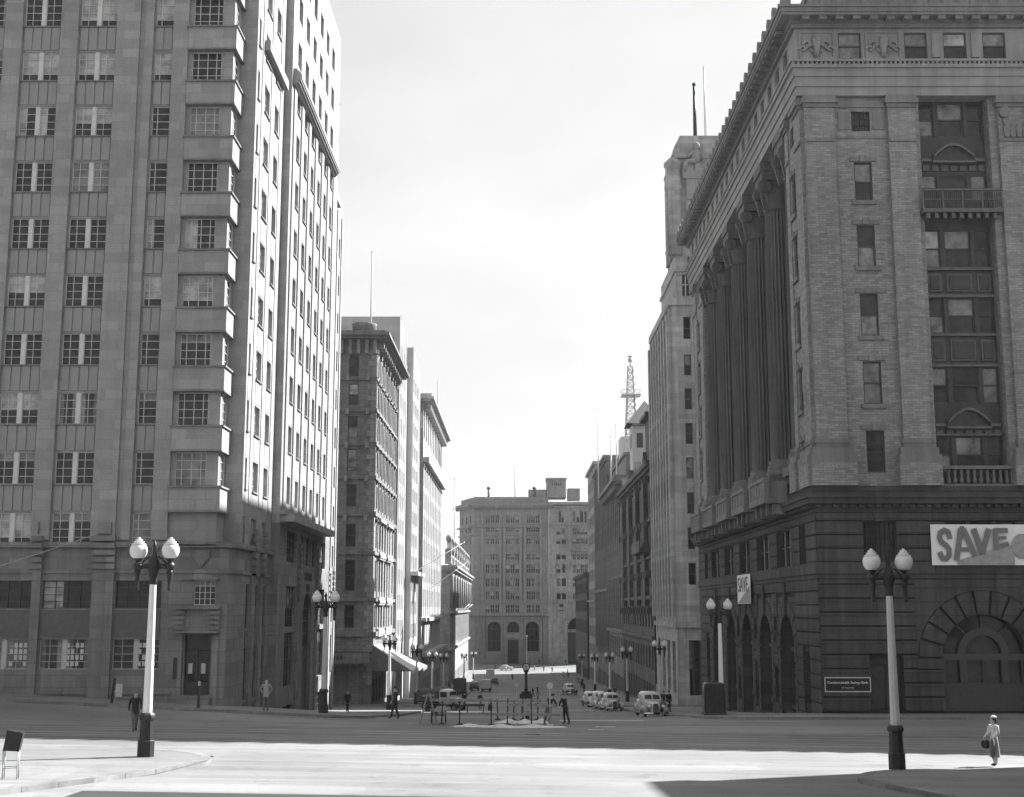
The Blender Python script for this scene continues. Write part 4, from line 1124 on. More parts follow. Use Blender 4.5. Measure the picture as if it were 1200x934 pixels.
# the two SAVE banners and the name board hang on the bank
def banner_front():
    t = thing('banner', 'long white SAVE banner with big dark letters and a grey wedge hung above the arch', 'banner', (29.9, 78.7, 7.2), 0, 'SAVE banners on the bank')
    x0, x1, z0, z1, y = 25.35, 34.5, 7.25, 9.72, 78.68
    b = MB(); n = 18
    def yy(u): return y - .05 * math.sin(u * 11) - .03 * math.sin(u * 27)
    for k in range(n):
        u0, u1 = k / n, (k + 1) / n
        b.face([(x0 + .12 * 0 + (x1 - x0) * u0, yy(u0), z0), (x0 + (x1 - x0) * u1, yy(u1), z0), (x0 + (x1 - x0) * u1, yy(u1), z1), (x0 + (x1 - x0) * u0, yy(u0), z1)], 0, True)
        b.face([(x0 + (x1 - x0) * u0, yy(u0) + .03, z0), (x0 + (x1 - x0) * u0, yy(u0) + .03, z1), (x0 + (x1 - x0) * u1, yy(u1) + .03, z1), (x0 + (x1 - x0) * u1, yy(u1) + .03, z0)], 0, True)
    b.build('cloth', M['banner'], t)
    FF = front(y - .09)
    w = MB()
    w.fprism(FF, [(x0 + 1.5, z0 + .02), (30.35, z0 + .02), (30.35, z0 + 1.25), (29.9, z0 + 1.18), (28.3, z0 + .72), (27, z0 + .3)], 0, .01)
    w.build('band', M['bannerband'], t)
    L = MB(); h = 1.0
    def P(pts, ox, oz, s=1): L.fprism(FF, [(x0 + ox + a * s, z0 + oz + b) for a, b in pts], .012, .03)
    # S A V E as painted, shrinking towards the right over the rising wedge
    sp = []
    cx_, cy1, cy2 = .98, 1.72, .82
    outer = [(cx_ + .55 * math.cos(t), cy1 + .52 * math.sin(t)) for t in [R(a) for a in range(10, 271, 20)]] 
    SK = [.012]
    def stroke(pts, wd):
        pts = [(a * .79, min(c, 2.16)) for a, c in pts]; SK[0] += .003; wq = SK[0]
        for q_, ((a, b), (c, d)) in enumerate(zip(pts, pts[1:])):
            wq = SK[0] + .0012 * (q_ % 2)
            dx, dz = c - a, d - b; l = math.hypot(dx, dz); nx, nz = -dz / l * wd / 2 * .85, dx / l * wd / 2; ex, ez = dx / l * .05, dz / l * .05
            L.fprism(FF, [(x0 + a - nx - ex, z0 + b - nz - ez), (x0 + c - nx + ex, z0 + d - nz + ez), (x0 + c + nx + ex, z0 + d + nz + ez), (x0 + a + nx - ex, z0 + b + nz - ez)], .005, .02 + wq)
    S_ = [(1.42, 1.62), (1.32, 2.0), (1.0, 2.1), (.7, 1.95), (.62, 1.65), (.78, 1.38), (1.08, 1.2), (1.32, .95), (1.3, .6), (1.05, .38), (.75, .42), (.6, .75)]
    stroke(S_, .36)
    stroke([(1.85, .32), (2.3, 2.28), (2.5, 2.28), (3.3, .58)], .4); stroke([(2.1, .95), (2.95, .95)], .26)
    stroke([(3.3, 2.25), (3.85, .68)], .42); stroke([(3.85, .72), (4.45, 2.25)], .4)
    stroke([(4.95, 2.28), (4.95, .95)], .36); stroke([(4.95, 2.1), (5.85, 2.1)], .3); stroke([(4.95, 1.62), (5.7, 1.66)], .2); stroke([(4.95, 1.08), (5.85, 1.3)], .26)
    L.build('lettering', M['letter'], t)
    d = MB(); d.fprism(FF, [(x0 + 5.5 + .62 * math.cos(R(a)), z0 + 1.15 + .75 * math.sin(R(a))) for a in range(0, 360, 20)], .012, .03); d.build('disc', M['bannerband'], t)
banner_front()
def banner_side():
    t = thing('banner', 'small white SAVE banner hung lengthwise on the columned side of the bank', 'banner', (18.3, 104, 5), 0, 'SAVE banners on the bank')
    W = west(18.2); b = MB()
    b.fbox(W, -106.3, -100.5, 5.0, 7.3, 0, .04); b.build('cloth', M['banner'], t)
    s = MB(); W2 = west(18.15)
    s.fprism(W2, [(-106.0, 5.05), (-100.6, 5.05), (-100.6, 6.4)], 0, .01); s.build('band', M['bannerband'], t)
    L = text_mesh('lettering', 'SAVE', 1.7, .02, M['letter'], t, W2.p(-103.6, 6.45, .02), W2.rz, 1.2)
banner_side()
def name_board():
    t = thing('name_board', 'small dark framed board with pale bank name beside the side door', 'sign', (19.9, 78.9, -.3))
    FF = front(78.93); b = MB(); b.fbox(FF, 18.62, 21.28, -.25, .5, 0, .05); b.build('panel', M['iron'], t)
    f = MB(); f.fbox(FF, 18.56, 21.34, .5, .57, 0, .09); f.fbox(FF, 18.56, 21.34, -.32, -.25, 0, .09); f.fbox(FF, 18.56, 18.62, -.25, .5, 0, .09); f.fbox(FF, 21.28, 21.34, -.25, .5, 0, .09)
    f.build('frame', M['pole_grey'], t)
    text_mesh('lettering', 'Commonwealth Savings Bank', .21, .01, M['white_paint'], t, FF.p(19.95, .24, .056), 0, .98)
    text_mesh('lettering', 'of Australia', .17, .01, M['pole_grey'], t, FF.p(19.95, -.06, .056), 0, .98)
name_board()
# ================================================================== EGYPTIAN-STYLE BLOCK BEYOND THE BANK
def mlc():
    root = thing('stepped_tower_block', 'pale stepped stone tower block with close vertical ribs beyond the dark bank', 'building', (30, 150, gz(30, 150)))
    XW, Y0, Y1, XE = 18.5, 149.5, 172.0, 60
    Fr, We = front(Y0), west(XW); z0 = -9; wins = []
    mb = MB(); ops = []
    cols = [(19.95 + 1.2 * k + .9 * (k // 3), 20.8 + 1.2 * k + .9 * (k // 3)) for k in range(21)]
    rows = [(36.3, 39.0), (31.9, 34.4), (27.8, 30.3), (23.7, 26.2), (19.6, 22.1), (15.5, 18.0), (11.4, 13.9), (7.3, 9.8)]
    for c, d in rows:
        for a, b in cols: ops.append((a, b, c, d)); wins.append((Fr, a, b, c, d, 'sash', .3, None, 'mlc_dark'))
    for a, b in [(19.8, 21.7), (24, 26), (29, 31)]: ops.append((a, b, -5.6, 1.0)); wins.append((Fr, a, b, -5.6, 1.0, 'triple', .5, None, 'mlc_dark'))
    wall(mb, Fr, XW, XE, z0, 41, ops, .4)
    # street side: ribs with dark window slots between
    wo = []
    n = 7; pitch = (Y1 - Y0 - 1.6) / n
    for k in range(n):
        u = -Y1 + .8 + pitch * k + .75
        for j in range(10):
            v = 4.6 + 3.5 * j
            wo.append((u, u + pitch - 1.35, v, v + 2.3)); wins.append((We, u, u + pitch - 1.35, v, v + 2.3, 'sash', .5, None, 'mlc_dark'))
    for k in range(4): wo.append((-Y1 + 2 + 5.2 * k, -Y1 + 5 + 5.2 * k, -6.2, .8)); wins.append((We, -Y1 + 2 + 5.2 * k, -Y1 + 5 + 5.2 * k, -6.2, .8, 'triple', .5, None, 'mlc_dark'))
    wall(mb, We, -Y1, -Y0, z0, 41, wo, .5)
    shell(mb, (XW, XE, Y0, Y1), z0, 41, ('s', 'w'))
    mb.build('wall', M['mlc_stone'], root)
    rb = MB()
    for k in range(n + 1):
        u = -Y1 + .8 + pitch * k - .25
        rb.mark(); rb.fbox(We, u, u + .9, 3.6, 39.2, 0, .55)
        rb.fbox(We, u + .1, u + .8, 39.2, 40.1, 0, .3)
    for k, (a, b) in enumerate(cols[:15]):
        if k: rb.mark(); rb.fbox(Fr, a - .27, a - .08, 3.6, 39.6, 0, .12)
    build_each(rb, 'rib', M['mlc_stone'], root)
    st = MB(); fp = (XW, XE, Y0, Y1)
    st.ring(fp, 2.4, 3.0, .25); st.ring(fp, -9, -5.2, .12); st.ring(fp, 40.4, 41.25, .3)
    st.build('band', M['mlc_stone'], root)
    # stepped upper stages
    up = MB(); f2 = (19.2, XE, Y0 + .1, 165); uo = []; F2, W2 = front(Y0 + .1), west(19.2)
    for a, b in cols[:14]: uo.append((a, b, 41.6, 44.2)); wins.append((F2, a, b, 41.6, 44.2, 'casement', .3, None, 'steel_white'))
    wall(up, F2, 19.2, XE, 41, 46.6, uo, .4)
    shell(up, f2, 41, 46.6, ('s',))
    up.ring((19.2, XE, Y0 + .1, 165), 44.6, 45.0, .2); 
    up.build('upper_stage', M['mlc_stone'], root)
    tw = MB(); tf = (19.3, 27.2, Y0 + .05, 158)
    shell(tw, tf, 46.6, 60.2)
    tw.face([(19.3, Y0 + .05, 60.2), (20.1, Y0 + .5, 61.9), (26.4, Y0 + .5, 61.9), (27.2, Y0 + .05, 60.2)][::-1])
    tw.face([(19.3, 158, 60.2), (19.3, Y0 + .05, 60.2), (20.1, Y0 + .5, 61.9), (20.1, 157.5, 61.9)][::-1])
    tw.face([(27.2, Y0 + .05, 60.2), (27.2, 158, 60.2), (26.4, 157.5, 61.9), (26.4, Y0 + .5, 61.9)][::-1])
    tw.face([(20.1, Y0 + .5, 61.9), (26.4, Y0 + .5, 61.9), (26.4, 157.5, 61.9), (20.1, 157.5, 61.9)])
    for k in range(5): tw.fbox(front(Y0 + .05), 20.6 + 1.25 * k, 21.2 + 1.25 * k, 50, 58.2, 0, .25)
    for z in (49.0, 58.8): tw.fbox(front(Y0 + .05), 19.25, 27.2, z, z + .4, 0, .3); tw.fbox(west(19.3), -158, -Y0, z, z + .4, 0, .3)
    for k in range(3): tw.fbox(west(19.3), -157 + 2.6 * k, -155.6 + 2.6 * k, 47, 58.4, 0, .35)
    tw.build('tower', M['mlc_stone'], root)
    tr = MB(); tr.lathe([(.95, 46.6), (.95, 54.6), (1.1, 54.8), (1.1, 55.3), (.95, 55.5), (.95, 57.6), (1.12, 57.8), (1.12, 58.2), (.4, 58.9)], (19.15, Y0 + .2, 0), 20)
    tr.build('corner_turret', M['mlc_stone'], root)
    fg = MB()     # seated relief group on the tower face
    x, y, z = 22.0, Y0 - .45, 58.0
    fg.ball((x, y, z + 2.2), .42, .4, .5); fg.ball((x - .05, y + .1, z + 1.0), .6, .45, .85)
    fg.tube((x - .2, y, z + .4), (x - 1.3, y - .1, z + .2), .34, .26); fg.tube((x - 1.3, y - .1, z + .2), (x - 1.7, y, z - 1.0), .26, .2)
    fg.tube((x - .3, y, z + 1.6), (x - 1.1, y - .1, z + .8), .2, .16); fg.tube((x + .4, y, z + 1.5), (x + .9, y, z + .4), .2, .16)
    fg.box(x - 1.8, x + 1.2, Y0 - .6, Y0 + .1, z - 1.9, z - 1.0); fg.box(x - 1.3, x + 1.2, Y0 - .4, Y0 + .1, z - 4.5, z - 1.9)
    fg.build('relief_figure', M['bank_pale'], root)
    windows(root, wins, 'mlc_dark', 100)
    text_mesh('inscription', 'M.L.C.', 1.7, .1, M['mlc_dark'], root, front(Y0 - .05).p(22.75, 45.75, .12), 0, 1.0)
mlc()

# ================================================================== STREET BUILDINGS
def block(name, label, side, X, y0, y1, zt, mat, rows, scols, fcols, style='sash', fmat='timber_dark', trims=(), depth=.2, extra=None, pil=None, z0=None, deep=32, archrows=(), shop=True, group=None, fstyle=None, sill=None, frontz=None, limit=100, ground=None):
    """masonry building on the street line: street front at x = X, near flank at y0"""
    zg = min(gz(X, y0), gz(X, y1)); z0 = zg - 2 if z0 is None else z0
    fp = (X - deep, X, y0, y1) if side == 'L' else (X, X + deep, y0, y1)
    root = thing(name, label, 'building', ((fp[0] + fp[1]) / 2, (y0 + y1) / 2, zg), 0, group)
    S = east(X) if side == 'L' else west(X); Fr = front(y0)
    wins, so, fo = [], [], []
    sc = scols if side == 'L' else flip(scols)
    for i, (c, d) in enumerate(rows):
        ar = ('arch',) if i in archrows else ()
        for a, b in sc:
            so.append((a, b, c, d) + ar); wins.append((S, a, b, c, d, 'arch' if ar else style, depth, sill, fmat))
        for a, b in fcols:
            if frontz is not None and d > frontz: continue
            fo.append((a, b, c, d) + ar); wins.append((Fr, a, b, c, d, 'arch' if ar else (fstyle or style), depth, sill, fmat))
    if shop:
        gt = (gz(X, (y0 + y1) / 2) + 3.4) if ground is None else ground
        for a, b in sc:
            m = (b - a) * .2
            so.append((a - m, b + m, gz(X, abs(a)) + .5, gt)); wins.append((S, a - m, b + m, gz(X, abs(a)) + .5, gt, 'triple', depth, None, fmat))
    mb = MB(); u0, u1 = (y0, y1) if side == 'L' else (-y1, -y0)
    wall(mb, S, u0, u1, z0, zt, so, depth)
    wall(mb, Fr, fp[0], fp[1], z0, zt, fo, depth)
    shell(mb, fp, z0, zt, ('s', 'e' if side == 'L' else 'w'), 0, 1)
    mb.build('wall', [M[mat], M['roof']], root)
    t = MB()
    for a, b, p in trims: t.ring(fp, a, b, p)
    t.build('cornice', M[mat], root)
    if pil:
        p = MB(); w, dep, za, zb = pil
        us = sorted([x for c in sc for x in c])
        mids = [u0 + w / 2 + .02] + [(b + c) / 2 for b, c in zip(us[1::2], us[2::2])] + [u1 - w / 2 - .02]
        for u in mids: p.mark(); p.fbox(S, u - w / 2, u + w / 2, za, zb, 0, dep); p.fbox(S, u - w / 2 - .12, u + w / 2 + .12, zb - .5, zb, 0, dep + .15)
        build_each(p, 'pilaster', M[mat], root)
    if extra: extra(root, S, Fr, fp, wins)
    windows(root, wins, fmat, limit)
    return root

def cols(a, b, n, fr=.5):
    p = (b - a) / n
    return [(a + p * (k + .5 - fr / 2), a + p * (k + .5 + fr / 2)) for k in range(n)]

# -- left: dark corner block with awnings
def ex_corner(root, S, Fr, fp, wins):
    b = MB()
    for i, z in enumerate((31.6, 28.0, 24.0, 20.0, 15.2, 10.9, 5.4)):
        pass
    # projecting bay fronts on the street side
    for z0, z1 in ((2.2, 5.2), (5.9, 10.6), (11.3, 14.9)):
        for a in (154.5, 163.5):
            b.mark(); b.fbox(S, a - .2, a + 6.4, z0 - .9, z0, 0, .4); b.fbox(S, a - .2, a + 6.4, z1, z1 + .35, 0, .5)
            for u in (a, a + 2.9, a + 5.8): b.fbox(S, u, u + .5, z0, z1, 0, .14)
    build_each(b, 'bay_front', M['lit_stone'], root)
    k = MB()
    for z in (32.1, 28.0, 24.0, 20.0, 15.4):           # scrolled brackets under each string course
        for j in range(7):
            u = 151.6 + 3.6 * j
            k.mark(); k.fbox(S, u, u + .5, z - .9, z, 0, .22); k.tube(S.p(u, z - .55, .2), S.p(u + .5, z - .55, .2), .2, .2, 10)
        for j in range(4):
            u = -25 + 2.4 * j; k.mark(); k.fbox(Fr, u, u + .4, z - .7, z, 0, .35)
    for j in range(13): k.mark(); k.fbox(S, 150.4 + 2.0 * j, 150.9 + 2.0 * j, 35.4, 36.3, 0, .9)
    for j in range(16): k.mark(); k.fbox(Fr, -32 + 1.0 * j, -31.6 + 1.0 * j, 34.6, 36.3, 0, .45)
    build_each(k, 'bracket', M['mid_stone'], root)
    q = MB()                                           # quoins
    for j in range(56):
        z = -4 + .7 * j
        q.box(fp[1] - (.9 if j % 2 else .55), fp[1] + .1, fp[2] - .1, fp[2] + (.9 if j % 2 else .55), z, z + .64)
    q.build('quoin', M['mid_stone'], root)
    pa = MB(); pa.fbox(Fr, -36, -21.4, 37.4, 38.2, -.4, 0); pa.lathe([(1.4, 37.3), (1.5, 38.4), (1.55, 38.6)], (-18.4, 151.9, 0), 20)
    for x in (-22.5, -24.5): pa.box(x, x + .5, 152.4, 153, 37.3, 40)
    pa.build('parapet', M['dark_brown'], root)
    aw = MB()                                          # fascia awning over the near pavement and corner
    aw.fbox(Fr, -36, -16.6, -1.45, -.35, 2.6, 2.75, 0); aw.fbox(Fr, -36, -16.6, -.4, -.3, 0, 2.6, 1)
    for j in range(38): aw.fprism(Fr, [(-36 + .5 * j, -1.45), (-35.9 + .5 * j, -1.62), (-35.65 + .5 * j, -1.62), (-35.5 + .5 * j, -1.45)], 2.62, 2.72, 0)
    for j in range(7): aw.fbox(Fr, -22.4 + .42 * j, -22.15 + .42 * j, -1.15, -.65, 2.75, 2.77, 1)
    aw.build('fascia_awning', [M['grey_stone'], M['timber_dark']], root)
block('corner_block', 'dark Victorian corner block with bracketed cornice and scalloped street awning', 'L', -16.7, 150, 176, 36.3, 'dark_brown',
      [(31.9, 34.6), (28.4, 31.0), (24.5, 27.1), (20.6, 23.2), (16.4, 19.0), (11.7, 14.4), (6.6, 10.2), (2.4, 5.0)], cols(151.5, 175.5, 7, .38), [(-19.9, -18.75), (-22.9, -21.75), (-26.3, -25.1), (-30, -28.8)],
      trims=((36.3, 36.6, 1.3), (36.6, 37.0, 1.7), (37.0, 37.25, 1.2), (31.4, 31.75, .22), (27.6, 28.0, .25), (23.6, 24.0, .25), (19.6, 20.0, .25), (15.3, 15.8, .3), (10.8, 11.2, .25), (5.4, 5.8, .25), (1.4, 1.9, .3)), archrows=(0,), extra=ex_corner, pil=(.7, .1, 16, 35.2))

# -- left: modern white pair of stepped towers
def ex_white(root, S, Fr, fp, wins):
    X = fp[1]
    v = MB(); uo = []
    F1 = east(X + .9); F0 = front(176.2)
    for i in range(13):
        z = -2.6 + 3.5 * i
        for a in (177.6, 180.4, 183.6): uo.append((a, a + 1.5, z, z + 2.1)); wins.append((F1, a, a + 1.5, z, z + 2.1, 'sash', .35, None, 'timber_dark'))
    wall(v, F1, 176.2, 187, -10, 45.2, uo, .4); wall(v, F0, X - 8, X + .9, -10, 45.2)
    v.face([(X + .9, 187, -10), (X - 8, 187, -10), (X - 8, 187, 45.2), (X + .9, 187, 45.2)])
    v.face([(X - 8, 176.2, 45.2), (X + .9, 176.2, 45.2), (X + .9, 187, 45.2), (X - 8, 187, 45.2)])
    v.face([(X - 8, 187, 30), (X - 8, 176.2, 30), (X - 8, 176.2, 45.2), (X - 8, 187, 45.2)])
    uo = []
    for i in range(13):
        z = -3.4 + 3.5 * i
        for a in (200.2, 204, 208): uo.append((a, a + 1.9, z, z + 2.1)); wins.append((F1, a, a + 1.9, z, z + 2.1, 'sash', .35, None, 'timber_dark'))
    wall(v, F1, 199, 214, -11, 45.4, uo, .4); wall(v, front(199), X - 8, X + .9, -11, 45.4)
    v.face([(X + .9, 214, -11), (X - 8, 214, -11), (X - 8, 214, 45.4), (X + .9, 214, 45.4)])
    v.face([(X - 8, 199, 45.4), (X + .9, 199, 45.4), (X + .9, 214, 45.4), (X - 8, 214, 45.4)])
    v.build('projecting_bay', M['white_render'], root)
    f = MB()
    for a in (176.9, 179.7, 182.7, 185.9): f.mark(); f.fbox(F1, a, a + .4, 0, 45.6, 0, .1)
    for a in (199.3, 202.8, 206.7, 210.6, 213): f.mark(); f.fbox(F1, a, a + .5, 0, 45.8, 0, .1)
    build_each(f, 'fin', M['white_render'], root)
    bl = MB(); bl.fbox(F1, 198.8, 214, 9.6, 10.2, 0, 1.2); bl.build('balcony', M['white_render'], root)
block('modern_block', 'pale stepped modern block with narrow fins between corner block and corniced block', 'L', -17.2, 176.2, 214, 42.3, 'white_render',
      [(-2.9 + 3.5 * i, -.8 + 3.5 * i) for i in range(13)], [(188.5, 190.1), (192, 193.6), (195.4, 197)], [], extra=ex_white, shop=False)

# -- left: building with deep overhanging cornice
def ex_cornice(root, S, Fr, fp, wins):
    k = MB()
    for j in range(22): k.mark(); k.fbox(S, 218.6 + 2.4 * j, 219.4 + 2.4 * j, 38.4, 39.7, 0, 1.2)
    for j in range(11):
        k.mark(); k.fbox(S, 219 + 4.9 * j, 219.7 + 4.9 * j, 33.6, 38.2, 0, .2)
    k.mark(); k.fbox(Fr, -20, -16.2, 35, 38.2, 0, .4); k.fbox(Fr, -19, -17, 33.5, 34.8, 0, .7)
    build_each(k, 'bracket', M['lit_stone'], root)
    c = MB(); c.fbox(S, 218, 271, 29.3, 30.2, 0, 1.0); c.fbox(S, 218, 271, 2.4, 3.0, 0, .8); c.fbox(S, 218, 271, -3.4, -2.8, 0, 1.5); c.build('string_course', M['lit_stone'], root)
    p = MB(); p.box(-20, -17.6, 218.5, 224, 40.9, 43.4); p.build('chimney', M['grey_stone'], root)
block('corniced_block', 'tall pale block with very deep overhanging cornice on the sunlit side', 'L', -15.9, 217.5, 271, 39.6, 'lit_stone',
      [(33.8, 37.2), (25.5, 28.6), (21.4, 24.4), (17.3, 20.3), (13.2, 16.2), (9.0, 12.0), (4.8, 7.8), (-1.6, 1.8)], cols(218, 270.5, 11, .33), [(-19, -17.6)],
      trims=((39.6, 39.95, 1.4), (39.95, 40.4, 1.9), (40.4, 40.9, 1.5)), extra=ex_cornice, pil=(1.1, .12, 3.2, 29))

# -- left: low ornate block with statues along the parapet
def ex_orn(root, S, Fr, fp, wins):
    b = MB(); X = fp[1]
    n = 9
    for k in range(n):
        y = 287 + 13.6 * k; b.mark()
        b.box(X - 1.2, X + .2, y - 1.1, y + 1.1, 14.3, 17.6); b.fprism(S, [(y - 1.6, 17.6), (y + 1.6, 17.6), (y, 19.4)], -.8, .3)
        b.ball((X - .4, y, 19.9), .7, .7, .9)
    for k in range(n - 1):
        y = 287 + 13.6 * k
        b.mark(); b.fbox(S, y + 1.1, y + 12.5, 15.9, 16.4, -.6, .1)
        for j in range(7): b.fbox(S, y + 1.8 + 1.55 * j, y + 2.4 + 1.55 * j, 14.3, 15.9, -.5, 0)
    for k in range(4): b.mark(); b.box(X - 3 - 3 * k, X - 2 - 3 * k, fp[2] + .1, fp[2] + 1, 14.3, 17 + (k % 2) * 2)
    build_each(b, 'parapet_sculpture', M['ornate_stone'], root)
    d = MB(); d.loft([(286, X - 8, 5, 13, 19), (290, X - 8, 5, 13, 23), (300, X - 8, 5, 13, 23), (304, X - 8, 5, 13, 19)], 16, 3); d.build('mansard_roof', M['tile'], root)
    c = MB()
    for k in range(9):
        y = 285.5 + 13.6 * k
        for s in (-.9, .9): c.mark(); c.lathe([(.5, 4.6), (.45, 11.2), (.6, 12)], (X + .35, y + s, 0), 12)
    build_each(c, 'column', M['ornate_stone'], root)
    p = MB()
    for k in range(3): p.mark(); p.tube((X, 300 + 22 * k, 3), (X + 3, 302 + 22 * k, 5.6), .08, .05, 6)
    build_each(p, 'flag_staff', M['pole_white'], root)
block('ornate_block', 'low ornate sandstone block crowned with sculpture beneath the far bank', 'L', -14.6, 284, 396, 13.2, 'ornate_stone',
      [(5.6, 11.2), (-3.2, 2.6)], cols(285, 395, 16, .3), [(-19, -17), (-24, -22)], trims=((12.4, 12.8, .5), (12.8, 13.4, 1.3), (13.4, 13.9, 1.7), (3.4, 3.9, .6), (-4.6, -4.1, .6)), extra=ex_orn, pil=(.9, .15, -4, 12.3), archrows=(0, 1))

# -- right: sooty Victorian
def ex_vict(root, S, Fr, fp, wins):
    X = fp[0]; b = MB()
    b.box(X + .1, X + 8, 172.6, 181, 24, 30.6); b.box(X - .7, X + 8.3, 172.5, 181.4, 30.6, 31.1)
    b.build('attic', M['soot_stone'], root)
    k = MB()
    for z in (22.6, 16.6, 9.6, 4.6):
        for j in range(12): k.mark(); k.fbox(S, -221 + 4.1 * j, -220.3 + 4.1 * j, z - .9, z, 0, .7)
    for j in range(4):
        u = -216 + 12 * j
        k.mark(); k.fprism(S, [(u - 2.4, 24), (u + 2.4, 24), (u, 26.4)], -.5, .4); k.fbox(S, u - 1.6, u + 1.6, 5, 22, 0, .6)
    build_each(k, 'bracket', M['soot_stone'], root)
    c = MB(); c.fbox(S, -188, -176, 12.2, 12.8, 0, 1.5); c.fbox(S, -188, -176, 12.8, 13.8, 1.35, 1.5); c.build('balcony', M['soot_stone'], root)
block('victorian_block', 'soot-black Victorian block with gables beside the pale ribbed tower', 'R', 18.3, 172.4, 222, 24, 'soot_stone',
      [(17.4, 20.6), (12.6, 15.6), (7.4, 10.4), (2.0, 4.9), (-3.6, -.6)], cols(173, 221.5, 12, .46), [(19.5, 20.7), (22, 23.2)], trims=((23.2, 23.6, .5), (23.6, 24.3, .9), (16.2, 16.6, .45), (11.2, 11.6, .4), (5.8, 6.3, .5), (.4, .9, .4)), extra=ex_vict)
def ex_r2(root, S, Fr, fp, wins):
    X = fp[0]; k = MB()
    for j in range(26): k.mark(); k.fbox(S, -258.5 + 1.4 * j, -257.9 + 1.4 * j, 25.0, 25.9, 0, 1.4)
    build_each(k, 'bracket', M['grey_stone'], root)
    a = MB(); a.box(X + .8, X + 20, 224, 258, 27.4, 31.2); a.box(X + .4, X + 20.4, 223.6, 258.4, 31.2, 31.7); a.build('attic', M['grey_stone'], root)
    p = MB(); p.box(19.8, 24.2, 240, 246, 31.7, 36.6); p.build('penthouse', M['white_render'], root)
block('corniced_office', 'grey office block with heavy bracketed cornice and set-back attic', 'R', 18.5, 222.2, 259, 26, 'grey_stone',
      [(20.6, 23.8), (15.8, 19.2), (11, 14.4), (6.2, 9.6), (1.4, 4.8), (-4.2, -.6)], cols(223, 258.5, 8, .5), [(20, 21.4)], trims=((25.9, 26.3, 1.2), (26.3, 26.9, 1.9), (26.9, 27.4, 1.5), (10, 10.4, .3), (.2, .8, .5)), extra=ex_r2, pil=(1, .4, .9, 25))
block('plain_office', 'plain grey office block rising behind the corniced office', 'R', 18.5, 259.2, 298, 35.2, 'grey_stone',
      [(30 - 4.4 * i, 32.6 - 4.4 * i) for i in range(9)], cols(260, 297.5, 9, .5), [(20, 21.4)], trims=((34.2, 34.6, .5), (34.6, 35.3, .9), (8, 8.6, .4)), pil=(.9, .35, -4, 33.6))
block('narrow_office', 'narrow grey block at the far end of the shaded row', 'R', 18.5, 298.2, 330, 38.4, 'mid_stone',
      [(33 - 4.4 * i, 35.6 - 4.4 * i) for i in range(10)], cols(299, 329.5, 7, .5), [(20, 21.4)], trims=((37.8, 38.5, .6), (6, 6.5, .5)))
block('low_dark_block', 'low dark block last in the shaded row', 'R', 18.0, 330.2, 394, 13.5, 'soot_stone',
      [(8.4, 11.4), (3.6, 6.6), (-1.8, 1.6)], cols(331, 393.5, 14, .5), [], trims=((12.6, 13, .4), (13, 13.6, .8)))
# pyramid-roofed turret and lattice mast behind the Victorian block
def turret():
    t = thing('roof_turret', 'square rooftop turret with pyramid roof above the black block', 'tower', (21.1, 208, 24)); b = MB()
    b.box(18.8, 23.4, 205.6, 210.4, 20, 33.9); b.build('wall', M['white_render'], t)
    k = MB()
    for u in (19.5, 21.6): k.fbox(front(205.6), u, u + 1.0, 30.2, 32.6, 0, .04); k.fbox(west(18.8), -210 + (u - 19), -209 + (u - 19), 30.2, 32.6, 0, .04)
    k.build('louvre', M['timber_dark'], t)
    r = MB(); c = (21.1, 208.0, 38.3); e = [(17.9, 204.6, 34.1), (24.3, 204.6, 34.1), (24.3, 211.4, 34.1), (17.9, 211.4, 34.1)]
    for p, q in zip(e, e[1:] + e[:1]): r.face([p, q, c])
    r.box(18.9, 24.3, 204.6, 211.4, 33.75, 34.09); r.build('roof', M['tile'], t)
turret()
def mast():
    t = thing('lattice_mast', 'steel lattice radio mast on the roofs behind the turret', 'mast', (20.5, 225, 31)); b = MB()
    x, y = 20.5, 226; z0, z1 = 31.2, 47.5; n = 13
    def P(k, s, tt): w = 1.15 - .75 * k / n; return (x + s * w, y + tt * w, z0 + (z1 - z0) * k / n)
    C4 = ((-1, -1), (1, -1), (1, 1), (-1, 1))
    for k in range(n):
        for i, c in enumerate(C4):
            d = C4[(i + 1) % 4]
            b.tube(P(k, *c), P(k + 1, *c), .14, .14, 5); b.tube(P(k, *c), P(k + 1, *d), .08, .08, 4); b.tube(P(k + 1, *c), P(k + 1, *d), .08, .08, 4)
    b.build('lattice', M['grey_paint'], t)
    p = MB(); p.box(x - 1.7, x + 1.7, y - 1.7, y + 1.7, 42.0, 42.2)
    for s in (-1.65, 1.65): p.bar((x - 1.65, y + s, 42.9), (x + 1.65, y + s, 42.9), .08, .08); p.bar((x + s, y - 1.65, 42.9), (x + s, y + 1.65, 42.9), .08, .08)
    p.build('platform', M['grey_paint'], t)
    c = MB(); c.tube((x, y, z1), (x, y, 49.6), .1); c.ball((x, y, 48.6), .45); c.lathe([(.5, 49.2), (.5, 49.3)], (x, y, 0), 12); c.build('beacon', M['grey_paint'], t)
mast()

